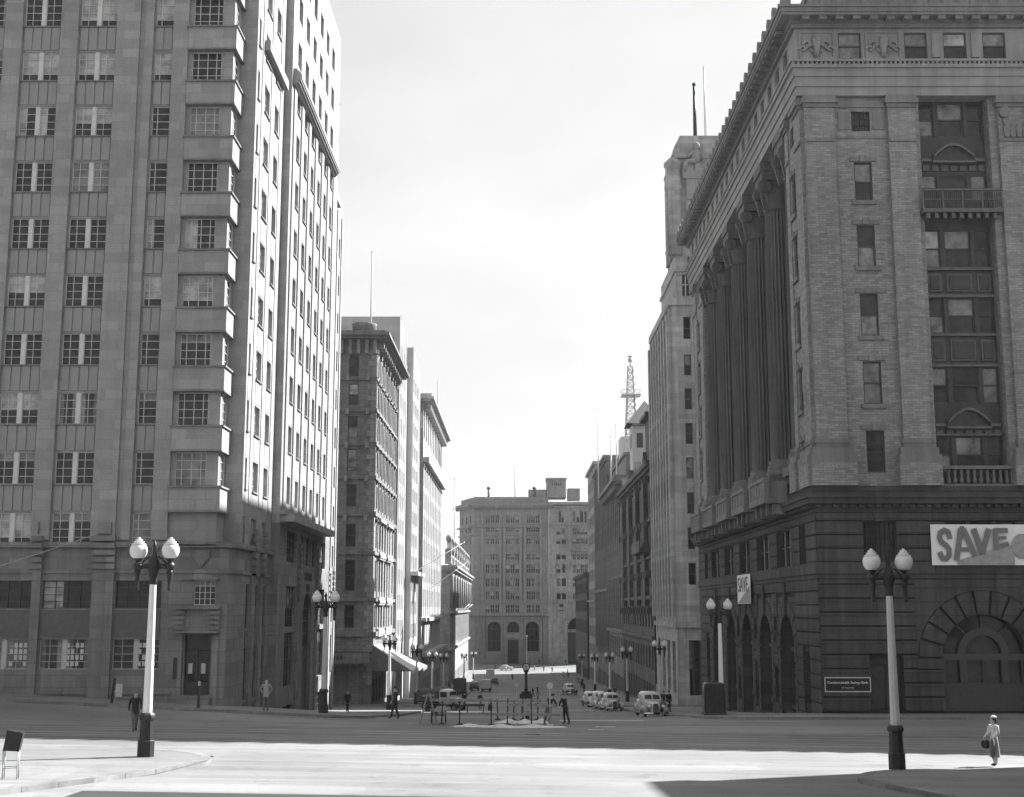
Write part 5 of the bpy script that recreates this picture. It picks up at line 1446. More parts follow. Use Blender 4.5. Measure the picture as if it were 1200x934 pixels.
# ================================================================== FAR END OF THE STREET
def far_bank():
    Y = 430.0; s = Y / 350.
    root = thing('far_bank', 'broad many-windowed bank closing the end of the street, with three ground-floor arches', 'building', (-2, Y, -13.6))
    def Z(z): return 4.7 + (z - 4.7) * s
    X0, X1, X2 = -11.6 * s, 8.8 * s, 27
    Fr = front(Y); wins = []; mb = MB(); ops = []
    rowz = [(Z(27.5), Z(29.5)), (Z(25.1), Z(26.1)), (Z(21.8), Z(23.2)), (Z(17.6), Z(19.0)), (Z(14.0), Z(16.2)), (Z(10.4), Z(12.5)), (Z(6.9), Z(9.0)), (Z(3.4), Z(5.4))]
    cx = [(a * s, (a + .95) * s) for a in (-8.25, -6.95, -5.6, -2.75, -1.5, -.2, 2.9, 4.1, 5.35)]
    for c, d in rowz:
        for a, b in cx: ops.append((a, b, c, d)); wins.append((Fr, a, b, c, d, 'casement', .5, None, 'grey_paint'))
    for c in (-6.0, 4.3): ops.append((c * s - 1.75 * s, c * s + 1.75 * s, Z(-6.9), Z(1.0), 'arch'))
    ops.append((-.8 * s - 1.5 * s, -.8 * s + 1.5 * s, Z(-1.5), Z(1.0), 'arch')) if False else None
    ops.append((-2.4 * s, .75 * s, Z(-1.9), Z(1.0), 'arch'))
    ops.append((-2.3 * s, .6 * s, -15, Z(-3.9)))
    wall(mb, Fr, X0, X1, -18, Z(31.6), ops, .9)
    # splayed left corner
    p0, p1 = (-16.0 * s, Y + 16), (X0, Y)
    U = Vector((p1[0] - p0[0], p1[1] - p0[1], 0)); L = U.length; U.normalize(); FC = F((p0[0], p0[1], 0), U, Vector((U.y, -U.x, 0)))
    co = []
    for c, d in rowz:
        for k in range(3): a = 2.5 + 4.8 * k; co.append((a, a + 1.6, c, d)); wins.append((FC, a, a + 1.6, c, d, 'casement', .5, None, 'grey_paint'))
    wall(mb, FC, 0, L, -18, Z(31.6), co, .6)
    mb.face([(X0, Y, Z(31.6)), (X1, Y, Z(31.6)), (X1, Y + 30, Z(31.6)), (p0[0], Y + 30, Z(31.6)), (p0[0], p0[1], Z(31.6))], 0)
    mb.face([(p0[0], Y + 30, -18), (p0[0], p0[1], -18), (p0[0], p0[1], Z(31.6)), (p0[0], Y + 30, Z(31.6))], 0)
    mb.face([(X1, Y, -18), (X1, Y + 30, -18), (X1, Y + 30, Z(31.6)), (X1, Y, Z(31.6))], 0)
    mb.build('wall', M['end_stone'], root)
    t = MB()
    def run(z0, z1, p):
        t.mark(); t.fbox(Fr, X0 - p * .5, X1 + p, z0, z1, 0, p); t.fbox(FC, -p, L, z0, z1, 0, p)
    run(Z(31.6), Z(32.1), 1.2); run(Z(32.1), Z(32.5), 1.8); run(Z(32.5), Z(33.0), 1.4); run(Z(26.4), Z(26.8), .8); run(Z(24.2), Z(24.5), .5); run(Z(6.0), Z(6.35), .5); run(Z(2.55), Z(3.1), .9); run(Z(1.9), Z(2.2), .4)
    t.mark()
    for k in range(44): t.fbox(Fr, X0 + .57 * k, X0 + .25 + .57 * k, Z(31.2), Z(31.6), 0, .9)
    build_each(t, 'cornice', M['end_stone'], root)
    q = MB()
    for a in (-9.2, -4.35, -3.25, 1.15, 2.35, 6.7): q.mark(); q.fbox(Fr, a * s - .4, a * s + .4, Z(6.4), Z(26.3), 0, .6)
    for a in (-8.9, -8.2, -4.0, -3.3, 1.3, 2.0, 6.5, 7.2): q.mark(); q.fbox(Fr, a * s, a * s + .55, -13.2, Z(1.85), 0, .8)
    for a in (-9.2, -4.35, 1.15, 6.7): q.mark(); q.fbox(Fr, a * s - .4, a * s + .4, Z(26.9), Z(31.2), 0, .5)
    for a, b in ((-9.3, -3.2), (1.2, 7.4)): pass
    build_each(q, 'pilaster', M['end_stone'], root)
    r = MB(); r.fbox(Fr, X0 + 1, X1, Z(33.0), Z(34.6), -3, -.5); r.fbox(FC, 0, L, Z(33), Z(34.6), -3, -.5); r.fbox(Fr, 3.4 * s, 8.3 * s, Z(34.6), Z(36.8), -12, -3); r.fbox(Fr, 8.4 * s, 13.7 * s, Z(34.6), Z(39.6), -12, -2.5); r.fbox(Fr, 8.2 * s, 13.9 * s, Z(39.6), Z(40.0), -12.3, -2.2)
    for k in range(5): r.fbox(Fr, (9.8 + .55 * k) * s, (10.1 + .55 * k) * s, Z(37.9), Z(38.6), -2.5, -2.4, 1)
    r.fbox(Fr, 14.2 * s, 17.6 * s, Z(34.0), Z(37.2), -9, -4)
    for x in (-7.6, 5.0): r.tube((x * s, Y + 3, Z(34)), (x * s, Y + 3, Z(36.8)), .35, .35, 8, 1); r.ball((x * s, Y + 3, Z(37.2)), .7, .7, .5, 10, 6, 1)
    r.build('roof_house', [M['end_stone'], M['timber_dark']], root)
    dd = MB(); DF = front(Y + .9)
    for c in (-6.0, 4.3):
        A = [(c * s - 1.75 * s, -15)] + [(c * s + 1.75 * s, -15)] + [(c * s + 1.75 * s * math.cos(math.pi * k / 12), Z(1.0) - 1.75 * s + 1.75 * s * math.sin(math.pi * k / 12)) for k in range(13)]
        dd.fprism(DF, A, -.1, 0, 0)
        for k in (-.6, .6): dd.fbox(DF, c * s + k * s - .12, c * s + k * s + .12, -14, Z(.3), 0, .2, 1)
        for z in (-4.2, -1.2): dd.fbox(DF, c * s - 1.75 * s, c * s + 1.75 * s, Z(z), Z(z) + .4, .2, .3, 1)
    A = [(-2.4 * s, Z(-1.9)), (.75 * s, Z(-1.9))] + [(-.825 * s + 1.575 * s * math.cos(math.pi * k / 12), Z(1.0) - 1.575 * s + 1.575 * s * math.sin(math.pi * k / 12)) for k in range(13)]
    dd.fprism(DF, A, -.1, 0, 0); dd.build('arched_window', [M['glass'], M['bronze']], root)
    d = MB(); d.fbox(DF, -2.3 * s, .6 * s, -15, Z(-3.9), -.1, 0)
    for k in range(5): d.fbox(DF, (-2.2 + .56 * k) * s, (-1.75 + .56 * k) * s, -13.4, Z(-4.2), 0, .12)
    d.build('door', M['timber_dark'], root)
    f = MB(); f.fbox(Fr, -2.9 * s, -2.35 * s, -14, Z(-3.5), 0, .5); f.fbox(Fr, .65 * s, 1.2 * s, -14, Z(-3.5), 0, .5); f.fbox(Fr, -3.2 * s, 1.5 * s, Z(-3.5), Z(-2.3), 0, .7); f.build('door_surround', M['end_stone'], root)
    windows(root, wins, 'grey_paint')
    # neighbour with the big arch
    r2 = thing('arched_office', 'paler rusticated office beside the far bank with one huge entrance arch', 'building', ((X1 + X2) / 2, Y, -13.6))
    m2 = MB(); op = []; w2 = []
    F2 = front(Y - .4); zt = Z(33.2)
    for c, d in rowz[2:7] + [(Z(24.3), Z(26.0))]:
        for a, b in ((10.9, 12.0), (12.35, 13.45)): op.append((a * s, b * s, c, d)); w2.append((F2, a * s, b * s, c, d, 'casement', .4, None, 'timber_dark'))
        for k in range(4):
            a = 15.4 + 1.05 * k; op.append((a * s, (a + .75) * s, c, d)); w2.append((F2, a * s, (a + .75) * s, c, d, 'casement', .4, None, 'grey_paint'))
    for c, d in ((Z(27.6), Z(30.6)),):
        for k in range(2): a = 11.6 + .75 * k; op.append((a * s, (a + .6) * s, c, d)); w2.append((F2, a * s, (a + .6) * s, c, d, 'casement', .4, None, 'timber_dark'))
        for k in range(4): a = 15.4 + 1.05 * k; op.append((a * s, (a + .75) * s, c, d)); w2.append((F2, a * s, (a + .75) * s, c, d, 'casement', .4, None, 'timber_dark'))
    op.append((11.6 * s, 12.7 * s, Z(3.6), Z(5.6))); w2.append((F2, 11.6 * s, 12.7 * s, Z(3.6), Z(5.6), 'casement', .4, None, 'timber_dark'))
    op.append((11.3 * s, 11.9 * s, Z(-6.2), Z(-2.8))); w2.append((F2, 11.3 * s, 11.9 * s, Z(-6.2), Z(-2.8), 'slit', .4, None, 'timber_dark'))
    op.append((13.8 * s, 20.0 * s, -18, Z(2.2), 'arch'))
    wall(m2, F2, X1 + .02, X2, -18, zt, op, 2.2)
    m2.face([(X1 + .02, Y - .4, zt), (X2, Y - .4, zt), (X2, Y + 30, zt), (X1 + .02, Y + 30, zt)]); m2.face([(X2, Y - .4, -18), (X2, Y + 30, -18), (X2, Y + 30, zt), (X2, Y - .4, zt)])
    m2.build('wall', M['mid_stone'], r2)
    t2 = MB()
    for z, p in ((26.9, .5), (6.0, .3), (31.6, .8), (32.4, 1.2), (8.6, .2)): t2.mark(); t2.fbox(F2, X1 + .1, X2, Z(z), Z(z) + .5, 0, p)
    t2.mark(); t2.fbox(F2, 14.9 * s, 20 * s, Z(19.8), Z(20.3), 0, 1.2)
    t2.mark()
    for k in range(11):
        a0, a1 = math.pi * k / 11 + .02, math.pi * (k + 1) / 11 - .02
        t2.fprism(F2, [(16.9 * s + q * s * math.cos(a), Z(2.2) - 3.1 * s + q * s * math.sin(a)) for q, a in ((3.15, a0), (4.3, a0), (4.3, a1), (3.15, a1))], 0, .3)
    t2.mark()
    for j in range(14): t2.fbox(F2, X1 + .15, 13.7 * s - .5 * (j % 2), -13 + 1.3 * j, -11.95 + 1.3 * j, 0, .1)
    build_each(t2, 'cornice', M['mid_stone'], r2)
    g2 = MB(); G = front(Y + 1.8); g2.fbox(G, 13.8 * s, 20 * s, -18, Z(-1), -.1, 0, 1); g2.fbox(G, 13.8 * s, 20 * s, Z(-1.9), Z(-1.1), 0, .5, 2); g2.fbox(G, 13.8 * s, 20 * s, Z(-1), Z(2.3), -.1, 0, 0)
    g2.build('arched_gateway', [M['glass'], M['timber_dark'], M['mid_stone']], r2)
    l = MB(); l.lathe([(.2, 0), (.7, .5), (.75, 1.6), (.3, 2.2)], (17.0 * s, Y + .6, Z(-.9)), 14); l.build('hanging_lantern', M['globe'], r2)
    windows(r2, w2, 'timber_dark')
far_bank()

# ================================================================== building on the opposite corner, beside the camera
def near_block():
    X0, Y1 = 30.0, 52.5
    root = thing('opposite_office', 'five-storey stone office block on the near right corner of the crossing', 'building', (48, 20, gz(40, 30)))
    Wf = west(X0); Nf = F((0, Y1, 0), (-1, 0, 0), (0, 1, 0)); mb = MB(); op, on, wins = [], [], []
    for i in range(5):
        z = 2.2 + 4.2 * i
        for k in range(12): a = -Y1 + 3 + 6.2 * k; op.append((a, a + 2.6, z, z + 2.3)); wins.append((Wf, a, a + 2.6, z, z + 2.3, 'steelw', .2, None, 'grey_paint'))
        for k in range(5): a = -62 + 6.2 * k; on.append((a, a + 2.6, z, z + 2.3)); wins.append((Nf, a, a + 2.6, z, z + 2.3, 'steelw', .2, None, 'grey_paint'))
    wall(mb, Wf, -Y1, 40, -3, 24, op, .25); wall(mb, Nf, -66, -X0, -3, 24, on, .25); shell(mb, (X0, 66, -40, Y1), -3, 24, ('w', 'n'))
    mb.build('wall', M['left_stone'], root); t = MB(); t.ring((X0, 66, -40, Y1), 23.5, 24.6, .3); t.build('cornice', M['left_stone'], root)
    windows(root, wins, 'grey_paint', 40)
near_block()

# ------------------------------------------------------------------ flagpoles
def flagpole(x, y, z0, z1, r, label, ball=True, mat='pole_white'):
    t = thing('flagpole', label, 'flagpole', (x, y, z0), 0, 'rooftop flagpoles')
    b = MB(); b.tube((x, y, z0), (x, y, z1), r * 1.5, r, 8); b.build('pole', M[mat], t)
    c = MB(); c.ball((x, y, z1 + r), r * 1.5); c.build('finial', M[mat], t)
flagpole(-19.5, 168, 36, 52.2, .09, 'bare flagpole on the dark corner block beside the sunlit tower', mat='grey_paint')
flagpole(23.6, 152, 61.8, 71.5, .12, 'taller white flagpole on the stepped stone tower')
flagpole(22.3, 152, 61.8, 69.2, .17, 'shorter dark pole on the stepped stone tower', mat='iron')
flagpole(-16.5, 266, 40.9, 51.5, .12, 'thin flagpole over the deep overhanging cornice', mat='pole_grey')
flagpole(-20.6, 428, -13.6, 47.0, .16, 'tall pole left of the far bank', mat='pole_grey')
flagpole(-.4, 434, 37, 52, .13, 'slender pole at the middle of the far bank roof', mat='pole_grey')
flagpole(16.9, 262, 26, 45, .1, 'white flagpole leaning out of the plain office roof')
flagpole(18.0, 228, 26.5, 37, .11, 'nearer of two white poles on the heavy grey cornice')
flagpole(17.6, 236, 26.5, 36, .11, 'farther of two white poles on the heavy grey cornice')
# ================================================================== STREET LAMPS
LAMPS = 'twin-globe street lamps'
def make_lamp(x, y, label, mat='pole_white'):
    t = thing('street_lamp', label, 'street lamp', (x, y, gz(x, y) + .13), 0, LAMPS)
    b = MB()
    b.lathe([(.27, 0), (.27, .5), (.235, .53), (.215, 1.12), (.25, 1.16), (.27, 1.22), (.25, 1.3), (.2, 1.36)], (0, 0, 0), 8, 0, False)
    child('base', b, M['iron'], t)
    p = MB(); p.lathe([(.155, 1.36), (.11, 5.45)], (0, 0, 0), 16, 0, False, .09); child('pole', p, M[mat], t)
    h = MB()
    h.lathe([(.125, 5.4), (.15, 5.45), (.12, 5.55), (.15, 5.75), (.2, 5.95), (.17, 6.15), (.09, 6.3), (.06, 6.5), (.1, 6.58), (.05, 6.7), (.02, 6.82)], (0, 0, 0), 14)
    for s in (-1, 1):
        h.tube((s * .1, 0, 5.98), (s * .52, 0, 5.98), .095, .085, 10)
        h.path([(s * .12, 0, 6.3), (s * .28, 0, 6.2), (s * .42, 0, 6.05)], .03)
        h.ball((s * .52, 0, 5.98), .165, .165, .16)
        h.lathe([(.06, 6.05), (.08, 6.14), (.15, 6.2), (.16, 6.26)], (s * .52, 0, 0), 12)
    child('bracket', h, M['iron'], t)
    for s in (-1, 1):
        d = MB(); d.lathe([(.03, 5.18), (.075, 5.23), (.055, 5.3), (.085, 5.68), (.11, 5.78), (.09, 5.86)], (s * .52, 0, 0), 10); child('pendant', d, M['iron'], t)
        g_ = MB(); g_.lathe([(.14, 6.22), (.23, 6.29), (.275, 6.4), (.285, 6.5), (.27, 6.59), (.22, 6.67)], (s * .52, 0, 0), 20); o = child('globe', g_, M['globe'], t)
        c = MB(); c.lathe([(.235, 6.67), (.235, 6.705), (.165, 6.71), (.17, 6.78), (.115, 6.79), (.115, 6.85), (.055, 6.86), (.04, 6.91)], (s * .52, 0, 0), 16, 0, False); child('cap', c, M['globe'], o)
    return t
lamp0 = make_lamp(-11.72, 41.7, 'white fluted twin-globe lamp on the sunlit kerb at near left')
lampR = make_lamp(12.0, 41.7, 'grey fluted twin-globe lamp standing before the dark bank front', 'pole_grey')
def lamp(src, x, y, label): return dup(src, (x, y, gz(x, y) + .13), label=label)
lamp(lampR, -10.95, 74.5, 'grey twin-globe lamp against the sunlit foot of the tall office tower')
lamp(lamp0, 12.5, 79.9, 'white twin-globe lamp beside the dark kiosk at the bank corner')
lamp(lamp0, -11.7, 120.5, 'white twin-globe lamp beside the striped corner awning')
for x, y, l in [(-11.6, 152, 'dark-armed twin-globe lamp just past the corner awning'), (-12.6, 196, 'lamp with one sunlit globe before the corniced block'), (-11.9, 214, 'twin-globe lamp in front of the ornate block steps'), (-12, 300, 'nearer of two small lamps before the far arch'), (-11, 335, 'farther of two small lamps before the far arch'),
                (15.0, 136.6, 'grey twin-globe lamp at the foot of the ribbed stone tower'), (14.1, 166.5, 'twin-globe lamp behind the row of parked cars'), (14.3, 200, 'small lamp before the soot-black block'), (14.6, 243, 'small lamp before the heavy-corniced office'), (14.6, 290, 'tiny lamp before the plain office')]:
    lamp(lamp0 if 'white' in l or 'small' in l else lampR, x, y, l)

# ================================================================== PEOPLE
def body_mesh(h, pose, top, legs, hairm, shoes='black', seed=0, bulk=1.0, sleeves=True, bare_leg=False):
    """one continuous figure grown from a skeleton with a Skin modifier; faces -Y. pose: joint overrides (in units of height)"""
    J = dict(pel=(0, 0, .52), sp=(0, .005, .62), ch=(0, .01, .735), nk=(0, .005, .83), hd=(0, -.008, .885), tp=(0, -.008, .955))
    for s, n in ((-1, 'r'), (1, 'l')):
        J['sh' + n] = (s * .105, .01, .80); J['el' + n] = (s * .135, .02, .635); J['wr' + n] = (s * .135, -.03, .5); J['ha' + n] = (s * .135, -.045, .455)
        J['hp' + n] = (s * .052, 0, .49); J['kn' + n] = (s * .055, -.01, .275); J['an' + n] = (s * .055, .01, .045); J['to' + n] = (s * .062, -.085, .022)
    J.update(pose)
    rad = dict(pel=.078, sp=.07, ch=.083, nk=.03, hd=.05, tp=.044)
    for n in 'rl': rad.update({'sh' + n: .042, 'el' + n: .03, 'wr' + n: .02, 'ha' + n: .022, 'hp' + n: .06, 'kn' + n: .042 if not bare_leg else .034, 'an' + n: .03 if not bare_leg else .02, 'to' + n: .022})
    names = list(J); idx = {n: i for i, n in enumerate(names)}
    ed = [('pel', 'sp'), ('sp', 'ch'), ('ch', 'nk'), ('nk', 'hd'), ('hd', 'tp')]
    for n in 'rl': ed += [('ch', 'sh' + n), ('sh' + n, 'el' + n), ('el' + n, 'wr' + n), ('wr' + n, 'ha' + n), ('pel', 'hp' + n), ('hp' + n, 'kn' + n), ('kn' + n, 'an' + n), ('an' + n, 'to' + n)]
    me = bpy.data.meshes.new('sk'); me.from_pydata([tuple(c * h for c in J[n]) for n in names], [(idx[a], idx[b]) for a, b in ed], [])
    ob = bpy.data.objects.new('sk', me); COL.objects.link(ob)
    md = ob.modifiers.new('s', 'SKIN'); ob.modifiers.new('d', 'SUBSURF').levels = 1
    for i, n in enumerate(names):
        sv = me.skin_vertices[0].data[i]; r = rad[n] * h * (bulk if n in ('pel', 'sp', 'ch') else 1)
        sv.radius = (r, r * (.72 if n in ('pel', 'sp', 'ch') else 1)); sv.use_root = n == 'pel'
    bpy.context.view_layer.update()
    dg = bpy.context.evaluated_depsgraph_get(); out = bpy.data.meshes.new_from_object(ob.evaluated_get(dg))
    bpy.data.objects.remove(ob)
    out.materials.clear()
    for m in (M['skin'], M[top], M[legs], M[hairm], M[shoes]): out.materials.append(m)
    P = {n: Vector(J[n]) * h for n in names}
    for p in out.polygons:
        c = p.center
        def dn(*ns): return min((c - P[n]).length for n in ns)
        near = min(names, key=lambda n: (c - P[n]).length)
        if near in ('hd', 'tp', 'nk'):
            hair = (c.z > P['hd'].z - .0 * h and c.y > P['hd'].y + .008 * h) or c.z > P['tp'].z + .01 * h
            mi = 3 if hair else (0 if c.z > P['nk'].z - .012 * h else 1)
        elif near[:2] in ('ha', 'wr'): mi = 0 if near[:2] == 'ha' else (1 if sleeves else 0)
        elif near[:2] in ('sh', 'el', 'ch', 'sp'): mi = 1
        elif near in ('pel',): mi = 1 if c.z > P['pel'].z - .01 * h else 2
        elif near[:2] in ('to',) or (near[:2] == 'an' and c.z < P[near].z - .005 * h): mi = 4
        else: mi = 2 if not (bare_leg and near[:2] in ('kn', 'an')) else 0
        p.material_index = mi; p.use_smooth = True
    bm = bmesh.new(); bm.from_mesh(out)
    mb = MB()                                # nose, ears, fingers and thumbs
    hd = P['hd']
    mb.ball((hd.x, hd.y - .052 * h, hd.z + .015 * h), .008 * h, .012 * h, .013 * h, 8, 6)
    for s in (-1, 1): mb.ball((hd.x + s * .05 * h, hd.y + .005 * h, hd.z + .012 * h), .006 * h, .012 * h, .018 * h, 8, 6)
    for s, n in ((-1, 'r'), (1, 'l')):
        a, w_ = P['ha' + n], P['wr' + n]; d = (a - w_).normalized(); sd = d.cross(Vector((s, 0, 0))).normalized(); pr = Vector((-s, 0, 0))
        for k, L in enumerate((.036, .042, .04, .032)):
            o = a + d * .012 * h + sd * (k - 1.5) * .0095 * h; m = o + (d * .9 + pr * .15).normalized() * L * h * .5; e = m + (d * .75 + pr * .6).normalized() * L * h * .5
            mb.tube(o, m, .0052 * h, .0048 * h, 6); mb.tube(m, e, .0048 * h, .0036 * h, 6)
        o = w_ + d * .015 * h; m = o + (d * .6 - sd * .8).normalized() * .025 * h; e = m + (d * .9 - sd * .2).normalized() * .022 * h
        mb.tube(o, m, .006 * h, .0055 * h, 6); mb.tube(m, e, .0055 * h, .004 * h, 6)
    ex = mb.mesh('x', [M['skin']]); bm.from_mesh(ex)
    bm.to_mesh(out); bm.free(); out.name = 'body'
    return out, P

def person(x, y, rz, h, label, pose={}, top='navy', legs='navy', hair='hair', hat=None, jacket=None, skirt=None, kerb=True, group=None, **kw):
    t = thing('person', label, 'person', (x, y, gz(x, y) + (.14 if kerb else 0)), rz, group)
    me, P = body_mesh(h, pose, top, legs, hair, bare_leg=bool(skirt), **kw)
    o = bpy.data.objects.new('body', me); COL.objects.link(o); o.parent = t; WORLD_LOC[o.name] = Vector((0, 0, 0))
    hd = P['hd']
    if hat:
        b = MB()
        b.lathe([(.075 * h, 0), (.078 * h, .006 * h), (.052 * h, .01 * h), (.05 * h, .045 * h), (.042 * h, .06 * h)], (hd.x, hd.y + .004 * h, hd.z + .045 * h), 18)
        child('hat', b, M[hat], t)
    if jacket:
        b = MB(); c = P['pel']; s = P['sp']; k = P['ch']
        n = 20; secs = [(c.x, c.y, .425 * h, .098, .078), (c.x, c.y, .5 * h, .094, .072), (s.x, s.y, s.z, .082, .064), (k.x, k.y, k.z, .1, .074), (P['nk'].x, P['nk'].y, .808 * h, .085, .05)]
        i = len(b.v)
        for sx, sy, sz, rx, ry in secs:
            for q in range(n): a = 2 * math.pi * q / n; b.v.append((sx + rx * h * math.cos(a), sy + ry * h * math.sin(a), sz))
        for j in range(len(secs) - 1):
            for q in range(n): q2 = (q + 1) % n; b.f.append((i + j * n + q, i + j * n + q2, i + (j + 1) * n + q2, i + (j + 1) * n + q)); b.m.append(0); b.s.append(True)
        child('jacket', b, M[jacket], t)
    if skirt:
        b = MB(); n = 24; i = 0
        secs = [(.19 * h, .112, .098), (.3 * h, .105, .088), (.42 * h, .098, .078), (.5 * h, .088, .07), (.575 * h, .066, .052)]
        for sz, rx, ry in secs:
            for q in range(n):
                a = 2 * math.pi * q / n; f = 1 + (.05 * math.sin(a * 7) if sz < .4 * h else 0); b.v.append((rx * h * f * math.cos(a), ry * h * f * math.sin(a) + .004 * h, sz))
        for j in range(len(secs) - 1):
            for q in range(n): q2 = (q + 1) % n; b.f.append((j * n + q, j * n + q2, (j + 1) * n + q2, (j + 1) * n + q)); b.m.append(0); b.s.append(True)
        child('skirt', b, M[skirt], t)
    return t, P

# woman at the right, half turned away, coat and bag on her arm
WX, WY, WH = 16.35, 45.2, 1.72
t, P = person(WX, WY, R(-70), WH, 'woman in pale blouse and long grey skirt on the sunlit road holding a dark bag', dict(elr=(-.13, -.02, .65), wrr=(-.1, -.13, .575), har=(-.085, -.165, .555), ell=(.14, 0, .645), wrl=(.11, -.1, .56), hal=(.1, -.135, .545), knr=(-.045, -.03, .275), anr=(-.04, .03, .06), tor=(-.04, -.06, .03), anl=(.045, .0, .06), tol=(.05, -.09, .03)), 'lightcloth', 'midcloth', skirt='midcloth', kerb=False, bulk=.85)
hb = MB(); h = WH
hb.ball((0, .02 * h, .915 * h), .062 * h, .062 * h, .06 * h, 14, 10); hb.ball((0, .05 * h, .875 * h), .055 * h, .035 * h, .045 * h, 12, 8); child('hair', hb, M['hair'], t)
ht = MB(); ht.lathe([(.066 * h, 0), (.062 * h, .016 * h), (.05 * h, .034 * h), (.02 * h, .046 * h)], (0, .02 * h, .945 * h), 18); child('hat', ht, M['lightcloth'], t)
hg = thing('handbag', 'dark handbag with folded coat held by the woman in the grey skirt', 'bag', (WX, WY, gz(WX, WY)), R(-70)); b = MB()
b.loft([(-.30, -.16, .13, .62, .86), (-.22, -.16, .15, .58, .9), (-.14, -.16, .13, .62, .86)], 16, 3); b.tube((-.24, -.22, .88), (-.2, -.22, .95), .012); b.tube((-.08, -.22, .88), (-.12, -.22, .95), .012); child('pouch', b, M['black'], hg)
b = MB(); b.loft([(-.26, .12, .05, .42, .94), (-.2, .12, .09, .3, .98), (-.12, .12, .06, .4, .95)], 14, 2.6); child('coat', b, M['greysuit'], hg)

STAND = {}
WALK = dict(knr=(-.05, -.07, .285), anr=(-.045, -.13, .05), tor=(-.045, -.215, .035), knl=(.05, .03, .275), anl=(.05, .12, .07), tol=(.05, .05, .02), ell=(.14, -.02, .64), wrl=(.12, -.1, .53), hal=(.115, -.135, .5), elr=(-.14, .06, .64), wrr=(-.14, .06, .51), har=(-.14, .05, .47))
HIPS = dict(ell=(.19, .045, .65), wrl=(.11, -.02, .56), hal=(.085, -.04, .545), elr=(-.19, .045, .65), wrr=(-.11, -.02, .56), har=(-.085, -.04, .545))
person(-13.9, 72.8, R(15), 1.76, 'man in pale jacket with hands on hips on the pavement by the tower entrance', HIPS, 'shirt', 'greysuit', jacket='shirt')
person(-6.75, 73.2, R(-80), 1.82, 'man in dark suit and hat striding across the road beside the kerb corner', WALK, 'navy', 'navy', hat='black', jacket='navy', kerb=False)
person(-13.7, 106.5, R(10), 1.72, 'woman in black coat standing at the sunlit tower corner', dict(knl=(.03, 0, .275), anl=(.03, 0, .045), knr=(-.03, 0, .275), anr=(-.03, 0, .045)), 'black', 'black', jacket='black')
person(-16.55, 57.0, R(25), 1.75, 'man in dark jacket stepping off the road behind the white lamp', WALK, 'navy', 'greysuit', hat='greysuit', jacket='navy', kerb=False)
person(-9.6, 150.2, R(-40), 1.74, 'man in black waiting under the sunlit awning edge', STAND, 'black', 'black', hat='black')
person(12.5, 107.5, R(30), 1.75, 'dark-coated man on the kerb behind the cream sedan', STAND, 'navy', 'navy', hat='black', jacket='navy')
person(13.6, 121.0, R(-10), 1.74, 'dark figure on the pavement by the tower block corner', STAND, 'black', 'greysuit', hat='black')
person(-5.2, 131, R(160), 1.75, 'man in dark suit beside the delivery truck cab', STAND, 'black', 'black', hat='black', kerb=False)
person(-3.6, 130.5, R(20), 1.72, 'lone man in dark clothes a few steps from the delivery truck', STAND, 'navy', 'navy', hat='greysuit', kerb=False)
# small figures down the street, one body per stance
far = []
f0, _ = person(-1.0, 330, R(10), 1.74, 'tiny walker in dark clothes on the shaded roadway near the far crossing', WALK, 'black', 'black', kerb=False, group='distant pedestrians')
f1, _ = person(5.6, 404, R(0), 1.74, 'tiny pale-shirted walker on the sunlit far crossing', STAND, 'lightcloth', 'greysuit', kerb=False, group='distant pedestrians')
dist = [(f0, 7.5, 428, 'tiny dark figure right of the far door'), (f1, -3.2, 402, 'tiny pale walker left on the sunlit far crossing'), (f0, 14.2, 300, 'dark walker on the far right pavement under the narrow block'), (f0, 13.0, 262, 'dark walker on the right pavement by the plain office'), (f0, 12.2, 236, 'dark walker on the right kerb by the heavy-corniced office'), (f0, 15.4, 205, 'dark walker close to the soot-black shopfront'), (f0, 13.1, 186, 'nearest dark walker on the right-hand shaded pavement'),
        (f0, -12.4, 245, 'dark walker on the left pavement by the corniced block'), (f1, -12.9, 318, 'pale walker on the left pavement by the ornate block'), (f0, 10.9, 397, 'dark figure at the right end of the far crossing'), (f0, -13.2, 186, 'dark walker passing the pale modern block'), (f0, 2.7, 213, 'nearer dark figure behind the round-dial post'), (f0, 3.6, 221, 'farther dark figure behind the round-dial post'), (f1, -10.4, 172, 'pale-shirted walker left of the delivery truck'),
        (f0, 13.4, 338, 'dark walker on the far right pavement by the low dark block'), (f1, 12.6, 352, 'pale walker farther along the low dark block'), (f0, 14.6, 372, 'dark walker near the end of the right pavement'), (f0, -6.5, 408, 'dark figure left of the tiny car on the sunlit crossing'), (f0, 8.4, 400, 'dark figure right of middle on the sunlit crossing'), (f0, 16.2, 428, 'dark figure before the huge far arch'), (f1, 15.2, 224, 'pale walker by the heavy-corniced office wall'), (f0, -13.6, 264, 'dark walker hugging the corniced block shopfront')]
for i, (s_, x, y, l) in enumerate(dist): dup(s_, (x, y, gz(x, y) + (.14 if abs(x) > 9 and y < 395 or y > 425 else 0)), R(40 * i), l)

